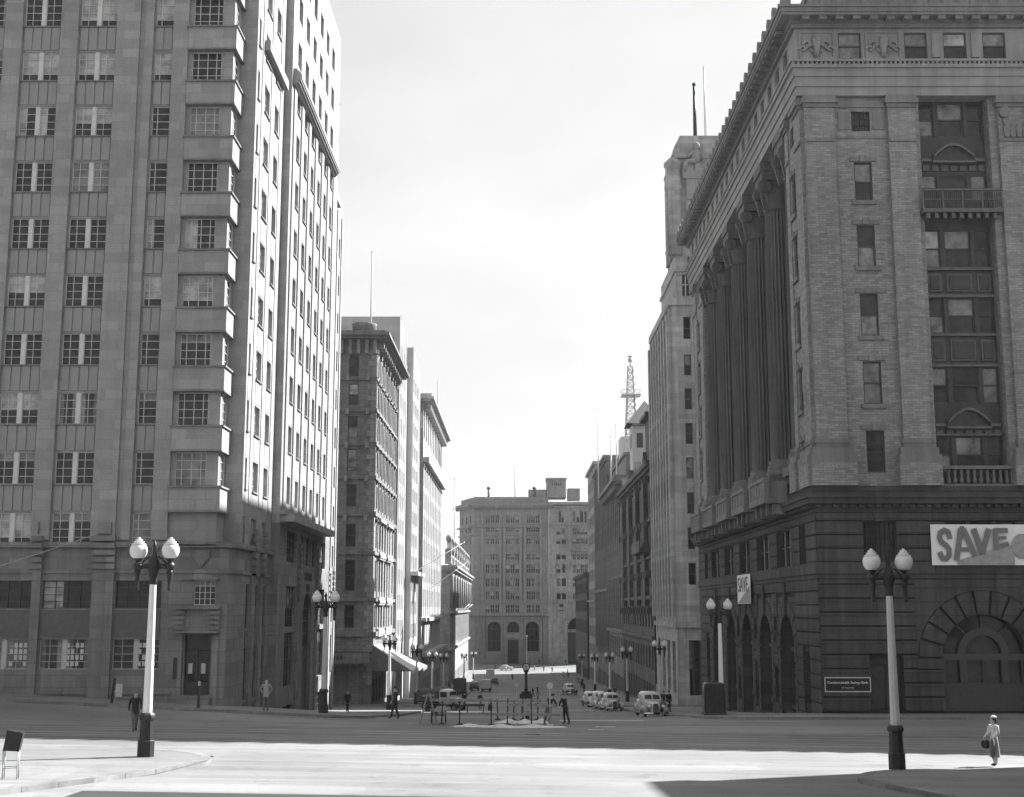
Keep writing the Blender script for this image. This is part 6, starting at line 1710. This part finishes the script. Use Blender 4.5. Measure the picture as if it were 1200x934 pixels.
# ================================================================== VEHICLES
def make_car(x, y, rz, label, paint='car_white', second='car_white', group='saloon cars'):
    """rounded 1930s saloon; front towards -Y"""
    t = thing('saloon_car', label, 'car', (x, y, gz(x, y)), rz, group)
    b = MB()
    b.loft([(-1.98, 0, .2, .45, 1.0), (-1.9, 0, .3, .42, 1.08), (-1.4, 0, .4, .42, 1.12), (-.8, 0, .54, .4, 1.16), (-.62, 0, .68, .38, 1.18), (.9, 0, .76, .36, 1.2), (1.6, 0, .72, .38, 1.16), (2.1, 0, .58, .42, .98), (2.25, 0, .4, .45, .8)], 28, 5)
    b.loft([(-.72, 0, .6, 1.05, 1.18), (-.5, 0, .63, 1.05, 1.5), (-.36, 0, .64, 1.05, 1.62), (-.1, 0, .65, 1.05, 1.68), (.5, 0, .66, 1.05, 1.7), (1.0, 0, .65, 1.05, 1.67), (1.5, 0, .6, 1.0, 1.45), (1.9, 0, .5, .9, 1.15)], 28, 3.5)
    child('body', b, M[paint], t)
    gl = MB()
    for s in (-1, 1):
        gl.face([(s * .035, -.735, 1.22), (s * .52, -.69, 1.22), (s * .47, -.5, 1.48), (s * .035, -.53, 1.5)][::s])
        for y0, y1 in ((-.3, .3), (.38, .95)):
            gl.face([(s * .645, y0, 1.24), (s * .645, y1, 1.24), (s * .63, y1 - .04, 1.52), (s * .62, y0 + .1, 1.52)][::s])
    child('window', gl, M['glass'], t)
    f = MB()
    for s in (-1, 1):
        f.loft([(-2.0, s * .68, .14, .5, .66), (-1.85, s * .69, .17, .42, .8), (-1.5, s * .69, .18, .5, .88), (-1.1, s * .7, .17, .42, .8), (-.6, s * .71, .15, .3, .52), (.1, s * .72, .13, .3, .4)], 18, 3.6)
        f.loft([(.9, s * .72, .12, .3, .45), (1.2, s * .74, .13, .34, .74), (1.55, s * .74, .14, .4, .82), (1.95, s * .72, .13, .36, .72), (2.2, s * .66, .1, .38, .58)], 16, 2.8)
        f.box(s * .72 - .16, s * .72 + .16, -.5, 1.1, .3, .36)
    child('fender', f, M[second], t)
    for s in (-1, 1):
        l = MB(); l.ball((s * .47, -1.9, .86), .105, .17, .105); o = child('headlight', l, M[second], t)
        g_ = MB(); g_.lathe([(.088, 0), (.09, .02), (.05, .04)], (0, 0, 0), 14); m = g_.mesh('lens', [M['globe']]); m.transform(Matrix.Rotation(R(90), 4, 'X')); q = bpy.data.objects.new('lens', m); COL.objects.link(q); q.parent = o; q.location = (s * .47, -2.045, .86)
        for yy in (-1.45, 1.5):
            w_ = MB(); w_.lathe([(.2, -.08), (.3, -.09), (.34, -.05), (.34, .05), (.3, .09), (.2, .08)], (0, 0, 0), 20, 0); w_.lathe([(.2, -.085), (.2, .085)], (0, 0, 0), 16, 1)
            m = w_.mesh('wheel', [M['rubber'], M['chrome']]); m.transform(Matrix.Rotation(R(90), 4, 'Y')); q = bpy.data.objects.new('wheel', m); COL.objects.link(q); q.parent = t; q.location = (s * .66, yy, .34)
    gr = MB()
    gr.loft([(-2.03, 0, .16, .42, .98), (-1.97, 0, .19, .42, 1.02)], 20, 3)
    for k in range(7): gr.box(-.13 + .04 * k, -.115 + .04 * k, -2.06, -2.03, .48, .94, 1)
    child('grille', gr, [M['black'], M['chrome']], t)
    bm = MB(); bm.tube((-.8, -2.2, .42), (.8, -2.2, .42), .055, .055, 10); bm.tube((-.72, 2.35, .42), (.72, 2.35, .42), .05, .05, 10)
    for s in (-.35, .35): bm.box(s - .03, s + .03, -2.2, -1.9, .38, .46); bm.box(s - .03, s + .03, 2.1, 2.35, .38, .46)
    child('bumper', bm, M['chrome'], t)
    pl = MB(); pl.box(-.22, .22, -2.28, -2.26, .36, .5); child('number_plate', pl, M['car_black'], t)
    for s in (-1, 1):
        d = MB()
        d.box(s * .735 - .012, s * .735 + .012, -.5, .32, .45, 1.2); o = child('door', d, M[paint], t)
        k = MB(); k.tube((s * .76, .12, 1.02), (s * .76, .27, 1.02), .018); child('handle', k, M['chrome'], o)
    return t
c0 = make_car(9.0, 88.0, R(4), 'cream saloon car alone at the right kerb facing the camera', 'car_white', 'car_grey')
rowlab = ['pale saloon first in the parked row', 'pale saloon second in the parked row', 'pale saloon third in the parked row', 'dark-fendered saloon last in the parked row']
c1 = make_car(9.0, 124, R(5), rowlab[0], 'car_white', 'car_white')
make_car(8.85, 131, R(4), 'grey-bodied saloon second in the parked row', 'car_grey', 'car_white'); dup(c1, (8.8, 138, gz(8.8, 138)), R(5), rowlab[2], 1.05)
c2 = make_car(8.3, 145, R(8), rowlab[3], 'car_white', 'car_black')
dup(c2, (9.2, 226, gz(9.2, 226)), R(10), 'dark saloon by the right kerb far down the street', 1.12)
c3 = make_car(-4.9, 300, R(176), 'dark saloon travelling away near the far left kerb', 'car_black', 'car_black')
dup(c3, (-8.0, 252, gz(-8, 252)), R(180), 'black saloon parked at the left kerb by the ornate block', 1.1)
c4 = dup(c1, (-3.1, 406, gz(-3, 406)), R(90), 'tiny pale saloon crossing the sunlit far street')

def lorry(x, y, rz, label, box, cab, L=3.0, H=2.35, name='delivery_truck'):
    t = thing(name, label, 'truck', (x, y, gz(x, y)), rz, None); b = MB()
    b.loft([(-.3, 0, .88, .75, H), (-.2, 0, .92, .7, H + .06), (L - .1, 0, .92, .7, H + .06), (L, 0, .88, .75, H)], 24, 6); child('cargo_box', b, M[box], t)
    c = MB(); c.loft([(-1.5, 0, .7, .5, 1.25), (-1.35, 0, .82, .5, 1.9), (-.9, 0, .86, .5, 2.05), (-.35, 0, .86, .5, 2.05)], 20, 4); c.loft([(-2.45, 0, .36, .5, 1.12), (-2.2, 0, .42, .5, 1.2), (-1.45, 0, .62, .5, 1.3)], 20, 3.5); o = child('cab', c, M[cab], t)
    g_ = MB(); g_.face([(-.62, -1.47, 1.32), (.62, -1.47, 1.32), (.58, -1.4, 1.8), (-.58, -1.4, 1.8)])
    for s in (-1, 1): g_.face([(s * .87, -1.25, 1.3), (s * .87, -.5, 1.3), (s * .87, -.5, 1.8), (s * .85, -1.2, 1.8)][::s])
    child('window', g_, M['glass'], o)
    f = MB()
    for s in (-1, 1):
        f.loft([(-2.4, s * .7, .14, .4, .6), (-2.0, s * .72, .18, .45, .9), (-1.6, s * .72, .16, .4, .7), (-1.1, s * .72, .14, .38, .46)], 14, 2.8)
        l = MB(); l.ball((s * .5, -2.4, .95), .13, .16, .13); child('headlight', l, M['chrome'], t)
        for yy in (-2.0, L - .9):
            w_ = MB(); w_.lathe([(.22, -.1), (.36, -.1), (.4, -.05), (.4, .05), (.36, .1), (.22, .1)], (0, 0, 0), 20, 0); w_.lathe([(.22, -.105), (.22, .105)], (0, 0, 0), 14, 1)
            m = w_.mesh('wheel', [M['rubber'], M['chrome']]); m.transform(Matrix.Rotation(R(90), 4, 'Y')); q = bpy.data.objects.new('wheel', m); COL.objects.link(q); q.parent = t; q.location = (s * .72, yy, .4)
    child('fender', f, M['car_black'], t)
    k = MB(); k.box(-.75, .75, -2.62, -2.54, .45, .6); k.box(-.7, .7, -2.3, L - .2, .5, .62); child('chassis', k, M['iron'], t)
    return t
lorry(-7.4, 128, R(62), 'small delivery truck with dark canvas box and pale cab turning at the left kerb', 'canvas', 'car_white', 2.2, 1.95)
lorry(-5.6, 246, R(178), 'pale-backed lorry driving away down the left lane', 'car_white', 'car_black', 3.0, 2.3)
lorry(-6.1, 312, R(178), 'white high-topped van farthest down the left lane', 'white_paint', 'car_white', 3.6, 3.2, 'high_van')
lorry(-9.4, 222, R(176), 'dark canvas lorry parked tight to the left kerb', 'canvas', 'car_black', 3.6, 2.9)

# ================================================================== ROADWORKS
def post(x, y, h, label, r=.035, mat='timber_dark'):
    t = thing('barrier_post', label, 'post', (x, y, gz(x, y)), 0, 'roadworks barrier posts'); b = MB(); b.bar((0, 0, -.05), (random.uniform(-.04, .04), 0, h), r * 2, r * 2); child('stake', b, M[mat], t)
    f = MB(); f.box(-.16, .16, -.05, .05, 0, .06); f.box(-.05, .05, -.16, .16, .062, .12); child('foot', f, M['timber_dark'], t)
YN, YF_ = 66.0, 71.0
for x, y, h, l in [(-3.75, YN, 1.25, 'white-railed barrier stake nearest the left trestle'), (-2.85, YN, 1.3, 'second barrier stake from the left trestle'), (-1.25, YN - .5, 1.3, 'stake carrying the square lantern at mid roadworks'), (-.45, YN + .3, 1.3, 'slim stake between lantern and round-dial post'), (.35, YF_, 1.25, 'back-row stake below the round-dial post'), (.75, YN - 1.2, 1.5, 'tallest stake at the front of the sand heap'), (1.15, YF_, 1.3, 'back-row stake left of the two workers'), (-1.0, YF_, 1.1, 'back-row stake behind the lantern'), (-.15, YF_, 1.0, 'short back-row stake near the middle')]:
    post(x, y, h, l)
def rail(p, q, label):
    t = thing('barrier_rail', label, 'rail', (*p[:2], gz(*p[:2]) ), 0, 'roadworks barrier rails'); b = MB(); a = Vector((0, 0, p[2])); c = Vector((q[0] - p[0], q[1] - p[1], gz(*q[:2]) + q[2] - gz(*p[:2]))); b.bar(a, c, .045, .12); child('plank', b, M['timber'], t)
rail((-3.95, YN + .1, .55), (2.2, YN + .1, .5), 'low barrier plank along the whole front'); rail((-4.35, YN - .06, 1.2), (-1.2, YN - .56, 1.24), 'upper left barrier plank running to the lantern stake')
rail((-3.4, YF_ - .06, 1.02), (-.1, YF_ - .06, .98), 'back barrier plank on the left')
rail((-.5, YN + .24, .98), (2.0, YN + .1, .95), 'front barrier plank running to the two workers')
rail((-.2, YF_ - .06, .98), (1.9, YF_ - .1, 1.0), 'back barrier plank on the right')
def trestle(x, y, label, h, bags):
    t = thing('timber_trestle', label, 'trestle', (x, y, gz(x, y)), 0, 'roadworks trestles')
    for s in (-1, 1):
        for k in (-1, 1):
            b = MB(); b.bar((s * .42, k * .3, 0), (s * .06, k * .12, h + random.uniform(-.05, .1)), .07, .05); child('leg', b, M['timber' if not bags else 'timber_dark'], t)
    b = MB(); b.bar((-.3, 0, h - .06), (.3, 0, h - .03), .07, .09); b.bar((-.3, -.22, h * .45), (.3, -.22, h * .45), .04, .07); child('crossbar', b, M['timber'], t)
    return t
trestle(-4.45, 66.4, 'pale timber A-frame trestle at the left end of the roadworks', 1.45, 0)
LEANL = dict(sp=(.02, -.03, .61), ch=(.05, -.075, .70), nk=(.07, -.115, .785), hd=(.075, -.14, .835), tp=(.08, -.155, .905), shr=(-.05, -.085, .765), shl=(.15, -.085, .765), elr=(-.07, -.16, .64), wrr=(-.02, -.22, .55), har=(0, -.25, .53), ell=(.2, -.15, .63), wrl=(.14, -.22, .55), hal=(.12, -.25, .53), anr=(-.12, .05, .045), tor=(-.13, -.04, .022), knr=(-.09, .0, .275), anl=(.1, .08, .045), tol=(.11, -.01, .022), knl=(.08, .02, .275))
person(1.62, 66.75, R(35), 1.62, 'worker in dark clothes bending over the left side of the right-hand rail end', LEANL, 'navy', 'greysuit', hat='black', kerb=False)
person(2.5, 66.75, R(-60), 1.66, 'worker in dark clothes bending at the far right of the roadworks', LEANL, 'black', 'navy', hat='greysuit', kerb=False)
def lantern(x, y, z, label):
    t = thing('roadwork_lantern', label, 'lantern', (x, y, gz(x, y) + z), 0, 'roadworks lanterns'); b = MB(); b.box(-.11, .11, -.1, .1, 0, .26); b.lathe([(.1, .26), (.05, .33), (.02, .36)], (0, 0, 0), 10); child('case', b, M['iron'], t)
    g_ = MB(); g_.lathe([(.07, -.012), (.07, .012)], (0, 0, 0), 12); m = g_.mesh('lens', [M['glass']]); m.transform(Matrix.Rotation(R(90), 4, 'X')); q = bpy.data.objects.new('lens', m); COL.objects.link(q); q.parent = t; q.location = (0, -.1, .14)
    k = MB(); k.path([(-.08, 0, .32), (-.05, 0, .44), (.05, 0, .44), (.08, 0, .32)], .012); child('handle', k, M['iron'], t)
lantern(-1.3, 65.4, .72, 'square lantern hung from the mid barrier stake'); lantern(-4.45, 65.95, .62, 'square lantern hung in the left trestle'); lantern(.6, YF_ - .3, .02, 'lantern standing on the ground inside the barrier')
def wheels():
    t = thing('handcart', 'low handcart parked by the left trestle', 'cart', (-3.95, 66.9, gz(-4, 66.9))); b = MB(); b.box(-.3, .3, -.4, .5, .42, .62); child('tray', b, M['timber_dark'], t)
    for s in (-.36, .36):
        w_ = MB(); w_.lathe([(.3, -.03), (.33, -.02), (.33, .02), (.3, .03)], (0, 0, 0), 18); m = w_.mesh('wheel', [M['timber_dark']]); m.transform(Matrix.Rotation(R(90), 4, 'Y')); q = bpy.data.objects.new('wheel', m); COL.objects.link(q); q.parent = t; q.location = (s, 0, .33)
    h_ = MB(); h_.bar((-.25, .5, .5), (-.25, 1.3, .65), .04, .04); h_.bar((.25, .5, .5), (.25, 1.3, .65), .04, .04); child('shaft', h_, M['timber'], t)
wheels()
# sand spread along the trench edge
def heap(x0, x1, y, w, h, seed, name, label, mat):
    r = random.Random(seed); mb = MB(); nx, ny = 40, 8
    for j in range(ny + 1):
        for i in range(nx + 1):
            u, v = i / nx, j / ny; X = x0 + (x1 - x0) * u; Y = y + w * (v - .5) + .25 * math.sin(u * 9)
            e = min(1, 6 * u, 6 * (1 - u)) * math.sin(math.pi * v)
            mb.v.append((X, Y, gz(X, Y) - .03 + (h * e * (.6 + .4 * math.sin(u * 23 + seed) * math.cos(v * 5)) + r.uniform(0, .03)) * (1 if e > 0 else 0) + .02 * e))
    for j in range(ny):
        for i in range(nx): k = j * (nx + 1) + i; mb.f.append((k, k + 1, k + nx + 2, k + nx + 1)); mb.m.append(0); mb.s.append(True)
    o = mb.build(name, M[mat]); tag(o, label, 'sand', kind='stuff')
heap(-3.3, 2.6, 64.2, 1.5, .14, 1, 'sand', 'pale sand spread along the front of the roadworks', 'sand')
heap(-1.2, 1.9, 68.0, 1.3, .22, 5, 'sand', 'pale spoil inside the roadworks barrier', 'sand')
def disc_sign(x, y, h, label, r=.16):
    t = thing('disc_sign', label, 'sign', (x, y, gz(x, y)), 0, 'disc signs'); b = MB(); b.tube((0, 0, 0), (0, 0, h), .025); b.lathe([(.2, 0), (.18, .05), (.03, .08)], (0, 0, 0), 14); child('pole', b, M['pole_grey'], t)
    d = MB(); d.lathe([(r, -.012), (r, .012)], (0, 0, 0), 22); m = d.mesh('disc', [M['pole_grey']]); m.transform(Matrix.Rotation(R(90), 4, 'X')); q = bpy.data.objects.new('disc', m); COL.objects.link(q); q.parent = t; q.location = (0, -.04, h)
disc_sign(1.68, 65.6, 1.95, 'pale disc sign on a slim pole among the roadworks'); disc_sign(0.02, 104, 2.3, 'pale disc sign on a slim pole beyond the roadworks', .2)
def dial():
    x, y = 1.55, 206.0; t = thing('dial_post', 'dark street post topped by a round dial in the middle of the road', 'post', (x, y, gz(x, y))); b = MB()
    b.box(-1.0, 1.0, -.8, .8, 0, .75); b.box(-.75, .75, -.6, .6, .752, 1.1); child('plinth', b, M['iron'], t)
    b = MB(); b.lathe([(.3, 1.1), (.28, 1.5), (.2, 1.7), (.2, 3.9), (.4, 4.1), (.45, 4.3)], (0, 0, 0), 14); child('shaft', b, M['iron'], t)
    d = MB(); d.lathe([(.62, -.14), (.62, .14)], (0, 0, 0), 28, 0); d.lathe([(.48, .14), (.48, .16)], (0, 0, 0), 28, 1); d.lathe([(.12, .16), (.12, .18)], (0, 0, 0), 14, 0); m = d.mesh('dial', [M['iron'], M['pole_grey']]); m.transform(Matrix.Rotation(R(90), 4, 'X')); q = bpy.data.objects.new('dial', m); COL.objects.link(q); q.parent = t; q.location = (0, 0, 4.85)
    x, y = 1.75, 216; t = thing('globe_pole', 'thin tall pole with a white ball behind the round-dial post', 'pole', (x, y, gz(x, y))); b = MB(); b.tube((0, 0, 0), (0, 0, 9.6), .1, .06); child('shaft', b, M['pole_grey'], t); c = MB(); c.ball((0, 0, 9.75), .2); child('globe', c, M['globe'], t)
    for xx, yy, l in ((-3.3, 106, 'low dark barrier table left of the dial post'), (1.1, 107, 'low dark barrier table below the dial post')):
        t = thing('barrier_table', l, 'barrier', (xx, yy, gz(xx, yy)), 0, 'low barriers'); b = MB(); b.box(-.75, .75, -.2, .2, .62, .82); child('top', b, M['timber_dark'], t)
        for s in (-.65, .65):
            k = MB(); k.bar((s, -.18, 0), (s, 0, .62), .08, .08); k.bar((s, .18, 0), (s, 0, .62), .08, .08); child('leg', k, M['timber_dark'], t)
dial()

# ================================================================== KERBSIDE FURNITURE
def kiosk():
    x, y = 11.55, 76.8; t = thing('street_kiosk', 'dark round-topped police-box sized kiosk beside the white lamp at the bank corner', 'kiosk', (x, y, gz(x, y) + .13)); b = MB()
    b.loft([(-.5, 0, .55, 0, 1.78), (-.48, 0, .58, 0, 1.84), (.48, 0, .58, 0, 1.84), (.5, 0, .55, 0, 1.78)], 28, 9); child('cabinet', b, M['car_black'], t)
    d = MB()
    for s in (-.27, .27): d.box(s - .25, s + .25, -.545, -.515, .15, 1.62)
    child('door', d, M['iron'], t); k = MB(); k.ball((.05, -.56, .9), .03); child('handle', k, M['chrome'], t); p = MB(); p.box(-.66, .66, -.6, .6, 0, .12); child('plinth', p, M['granite'], t)
kiosk()
def bollard(x, y, h, label):
    t = thing('bollard', label, 'bollard', (x, y, gz(x, y) + .13), 0, 'kerb posts'); b = MB(); b.lathe([(.1, 0), (.1, .12), (.075, .16), (.065, h - .2)], (0, 0, 0), 12); child('post', b, M['iron'], t); c = MB(); c.lathe([(.085, h - .2), (.09, h - .12), (.06, h - .08), (.085, h), (.03, h + .05)], (0, 0, 0), 12); child('cap', c, M['pole_grey'], t)
bollard(-17.4, 71.8, 1.38, 'dark kerb bollard in front of the tower entrance')
def noticep():
    x, y = -22.2, 71.9; t = thing('notice_post', 'dark leaning kerb post with a small white notice', 'sign', (x, y, gz(x, y) + .13)); b = MB(); b.bar((0, 0, 0), (.12, 0, 1.35), .12, .12); child('post', b, M['iron'], t); n = MB(); n.box(.2, .56, -.03, 0, .35, 1.05); n.box(.1, .2, -.02, .0, .6, .66); child('notice', n, M['pole_grey'], t)
noticep()
def bin_():
    x, y = -13.25, 34.9; t = thing('litter_bin', 'tilted dark litter box on thin legs at the near left corner', 'bin', (x, y, gz(x, y) + .13), R(15)); 
    b = MB(); i = b.v; b.face([(-.3, -.25, .75), (.1, -.25, .72), (.18, -.25, 1.18), (-.22, -.25, 1.28)]); b.face([(.1, .25, .72), (-.3, .25, .75), (-.22, .25, 1.28), (.18, .25, 1.18)]); b.face([(.1, -.25, .72), (.1, .25, .72), (.18, .25, 1.18), (.18, -.25, 1.18)]); b.face([(-.3, .25, .75), (-.3, -.25, .75), (-.22, -.25, 1.28), (-.22, .25, 1.28)]); b.face([(-.22, -.25, 1.28), (.18, -.25, 1.18), (.18, .25, 1.18), (-.22, .25, 1.28)]); b.face([(-.3, .25, .75), (.1, .25, .72), (.1, -.25, .72), (-.3, -.25, .75)]); child('box', b, M['iron'], t)
    f = MB()
    for lx in (-.27, .09):
        for ly in (-.2, .2): f.tube((lx, ly, 0), (lx - .02, ly, .78), .018, .018, 6)
    f.bar((-.28, -.2, .3), (.08, -.2, .3), .025, .025); f.bar((-.28, .2, .3), (.08, .2, .3), .025, .025)
    child('stand', f, M['pole_grey'], t)
    d = MB(); d.box(.06, .14, -.2, .2, 1.23, 1.25); child('slot', d, M['chrome'], t)
bin_()
def cover(x, y, label):
    t = thing('iron_cover', label, 'road cover', (x, y, gz(x, y))); b = MB(); b.lathe([(.3, -.05), (.3, .02), (.26, .03)], (0, 0, 0), 22); child('rim', b, M['iron'], t); c = MB(); c.lathe([(.25, .0), (.25, .024)], (0, 0, 0), 22); child('lid', c, M['iron'], t)
cover(-10.3, 43.6, 'small dark iron cover at the tip of the near left kerb'); cover(.75, 58.8, 'iron cover in the road before the sand')

# street awnings on the corner shop, hung from the street side
def awning(y0, y1, label, mat, drop, out, ztop=-.2):
    X = -16.6; t = thing('shop_awning', label, 'awning', (X + 1, (y0 + y1) / 2, -2), 0, 'shop awnings'); b = MB()
    b.face([(X, y0, ztop), (X + out, y0, ztop - drop), (X + out, y1, ztop - drop), (X, y1, ztop)]); b.face([(X, y0, ztop - .02), (X, y1, ztop - .02), (X + out, y1, ztop - drop - .02), (X + out, y0, ztop - drop - .02)])
    b.face([(X + out, y0, ztop - drop), (X + out, y0, ztop - drop - .4), (X + out, y1, ztop - drop - .4), (X + out, y1, ztop - drop)])
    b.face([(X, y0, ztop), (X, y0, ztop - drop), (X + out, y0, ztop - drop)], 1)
    b.build('canvas', [M[mat], M['awning_dark']], t)
    f = MB()
    for y in (y0 + .1, y1 - .1): f.tube((X, y, ztop - drop), (X + out, y, ztop - drop - .03), .03)
    f.build('frame', M['iron'], t)
awning(150.4, 158, 'steep pale awning nearest the corner of the dark block', 'awning', 2.9, 4.6, .4)
awning(158.6, 169, 'sunlit pale awning second from the corner', 'awning', 2.4, 4.4, -.3)
awning(177, 186, 'awning under the pale modern block', 'awning_dark', 1.8, 4.0, -1.6)
# overhead wires
def wirething(name, label, pts, r=.018):
    t = thing(name, label, 'wire', pts[0]); b = MB(); b.path(pts, r, 5); b.build('strand', M['wire'], t)
def sag(p, q, s, n=12): return [tuple(p[i] + (q[i] - p[i]) * k / n - (s * 4 * (k / n) * (1 - k / n) if i == 2 else 0) for i in range(3)) for k in range(n + 1)]
wirething('overhead_wire', 'pale overhead wire slanting from the tower pier down to the left', sag((-25.1, 77.6, 9.2), (-31.2, 70.5, 6.1), .1), .022)
for y, x0, z0, x1, z1, l in ((200, -16.3, 9.8, -8.2, 14.8, 'flag staff angled from the pale modern block'), (236, -15.9, 8, -9, 13, 'flag staff angled from the corniced block')):
    t = thing('angled_flag_staff', l, 'flag staff', (x0, y, z0), 0, 'angled flag staffs'); b = MB(); b.tube((x0, y, z0), (x1, y + 2, z1), .06, .04, 8); b.build('staff', M['pole_white'], t); c = MB(); c.ball((x1, y + 2, z1), .14); c.build('finial', M['pole_white'], t)

# ================================================================== PAINTED LINES
def line(x0, x1, y0, y1, mat='lane'):
    mb = MB(); n = max(1, int((x1 - x0) / 1.5))
    for k in range(n):
        a, b = x0 + (x1 - x0) * k / n, x0 + (x1 - x0) * (k + 1) / n
        mb.face([(a, y0, gz(a, y0) + .012), (b, y0, gz(b, y0) + .012), (b, y1, gz(b, y1) + .012), (a, y1, gz(a, y1) + .012)])
    struct(mb.build('road_marking', M[mat]))
for x0, x1, y0, y1 in [(2.3, 6.8, 69.9, 70.35), (3.4, 4.15, 62.5, 62.8), (3.9, 4.9, 64.7, 65.0), (-2.0, 8.2, 85.0, 85.6), (3, 7, 101, 101.9), (-5, 9, 110, 111), (1.2, 7.4, 126, 127.2)]: line(x0, x1, y0, y1)
for y in (54.2, 55.65, 57.9, 59.35): line(-60, 70, y, y + .13, 'track')
for y in (61.0, 53.2): line(-60, 70, y, y + .5, 'worn')

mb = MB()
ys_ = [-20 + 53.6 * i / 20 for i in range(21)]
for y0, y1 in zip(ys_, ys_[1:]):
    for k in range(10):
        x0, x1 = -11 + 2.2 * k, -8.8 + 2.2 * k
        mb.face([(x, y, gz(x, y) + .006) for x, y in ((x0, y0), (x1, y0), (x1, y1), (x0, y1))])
struct(mb.build('painted_shade_strip', M['shade_strip']))  # added dark sheet, painted stand-in for the shadow strip across the foreground
HAZE = MB(); HAZE.box(-1505, 1505, -85, 3005, -21, 82)
hm = bpy.data.materials.new('haze'); hm.use_nodes = True; hn = hm.node_tree
hn.nodes.remove(hn.nodes['Principled BSDF'])
pv = hn.nodes.new('ShaderNodeVolumePrincipled'); pv.inputs['Color'].default_value = (.9, .9, .9, 1); pv.inputs['Density'].default_value = .0001; pv.inputs['Anisotropy'].default_value = .2
hn.links.new(pv.outputs[0], hn.nodes['Material Output'].inputs['Volume'])
struct(HAZE.build('haze', hm), 'stuff')
SKY_MUL, SKY_ADD, SUN_E, EXPO = .22, 1.66, 5.0, 1.82
# ================================================================== CAMERA, SKY, SUN
cam = bpy.data.cameras.new('camera'); co = bpy.data.objects.new('camera', cam); COL.objects.link(co)
cam.lens = 45.0; cam.sensor_width = 36; cam.sensor_fit = 'HORIZONTAL'; cam.clip_start = .1; cam.clip_end = 6000
co.location = (0, 0, 4.7); co.rotation_euler = (R(90 + 9.276), 0, R(.188))
SC.camera = co
SUN = Vector((1, .57, .956)).normalized()
el = math.asin(SUN.z); az = math.atan2(SUN.x, SUN.y)
w = bpy.data.worlds.new('World'); SC.world = w; w.use_nodes = True
nt = w.node_tree; bg = nt.nodes['Background']
sky = nt.nodes.new('ShaderNodeTexSky'); sky.sky_type = 'NISHITA'; sky.sun_disc = False
sky.sun_elevation = el; sky.sun_rotation = az; sky.dust_density = 2.0; sky.air_density = 1.0
bw = nt.nodes.new('ShaderNodeRGBToBW'); nt.links.new(sky.outputs[0], bw.inputs[0])
tc = nt.nodes.new('ShaderNodeTexCoord')
mp = nt.nodes.new('ShaderNodeMapping'); mp.inputs['Scale'].default_value = (1, 1, 2.2); nt.links.new(tc.outputs['Generated'], mp.inputs[0])
nz = nt.nodes.new('ShaderNodeTexNoise'); nz.inputs['Scale'].default_value = 2.6; nz.inputs['Detail'].default_value = 7; nz.inputs['Roughness'].default_value = .52
nt.links.new(mp.outputs[0], nz.inputs['Vector'])
cl = maprange(nt, nz.outputs['Fac'], .42, .62, 0, 1)
mixv = nt.nodes.new('ShaderNodeMix'); mixv.data_type = 'FLOAT'
nt.links.new(cl, mixv.inputs['Factor'])
v = mathn(nt, 'ADD', mathn(nt, 'MULTIPLY', bw.outputs[0], SKY_MUL), SKY_ADD)
nt.links.new(v, mixv.inputs['A']); nt.links.new(mathn(nt, 'MULTIPLY', v, 1.12), mixv.inputs['B'])
cmb = nt.nodes.new('ShaderNodeCombineColor')
for i in range(3): nt.links.new(mixv.outputs['Result'], cmb.inputs[i])
nt.links.new(cmb.outputs[0], bg.inputs['Color']); bg.inputs['Strength'].default_value = .1
sl = bpy.data.lights.new('sun', 'SUN'); so = bpy.data.objects.new('sun', sl); COL.objects.link(so)
sl.energy = SUN_E; sl.angle = R(.53); sl.color = (1, 1, 1)
so.rotation_euler = SUN.to_track_quat('Z', 'Y').to_euler(); so.location = (60, 40, 80)
vs = SC.view_settings; vs.view_transform = 'Standard'; vs.look = 'None'; vs.gamma = 1; vs.exposure = EXPO; vs.use_curve_mapping = False
SC.cycles.max_bounces = 6; SC.cycles.diffuse_bounces = 3; SC.cycles.glossy_bounces = 3; SC.cycles.volume_bounces = 0
SC.cycles.use_denoising = True
SC.cycles.use_adaptive_sampling = True; SC.cycles.adaptive_threshold = .02
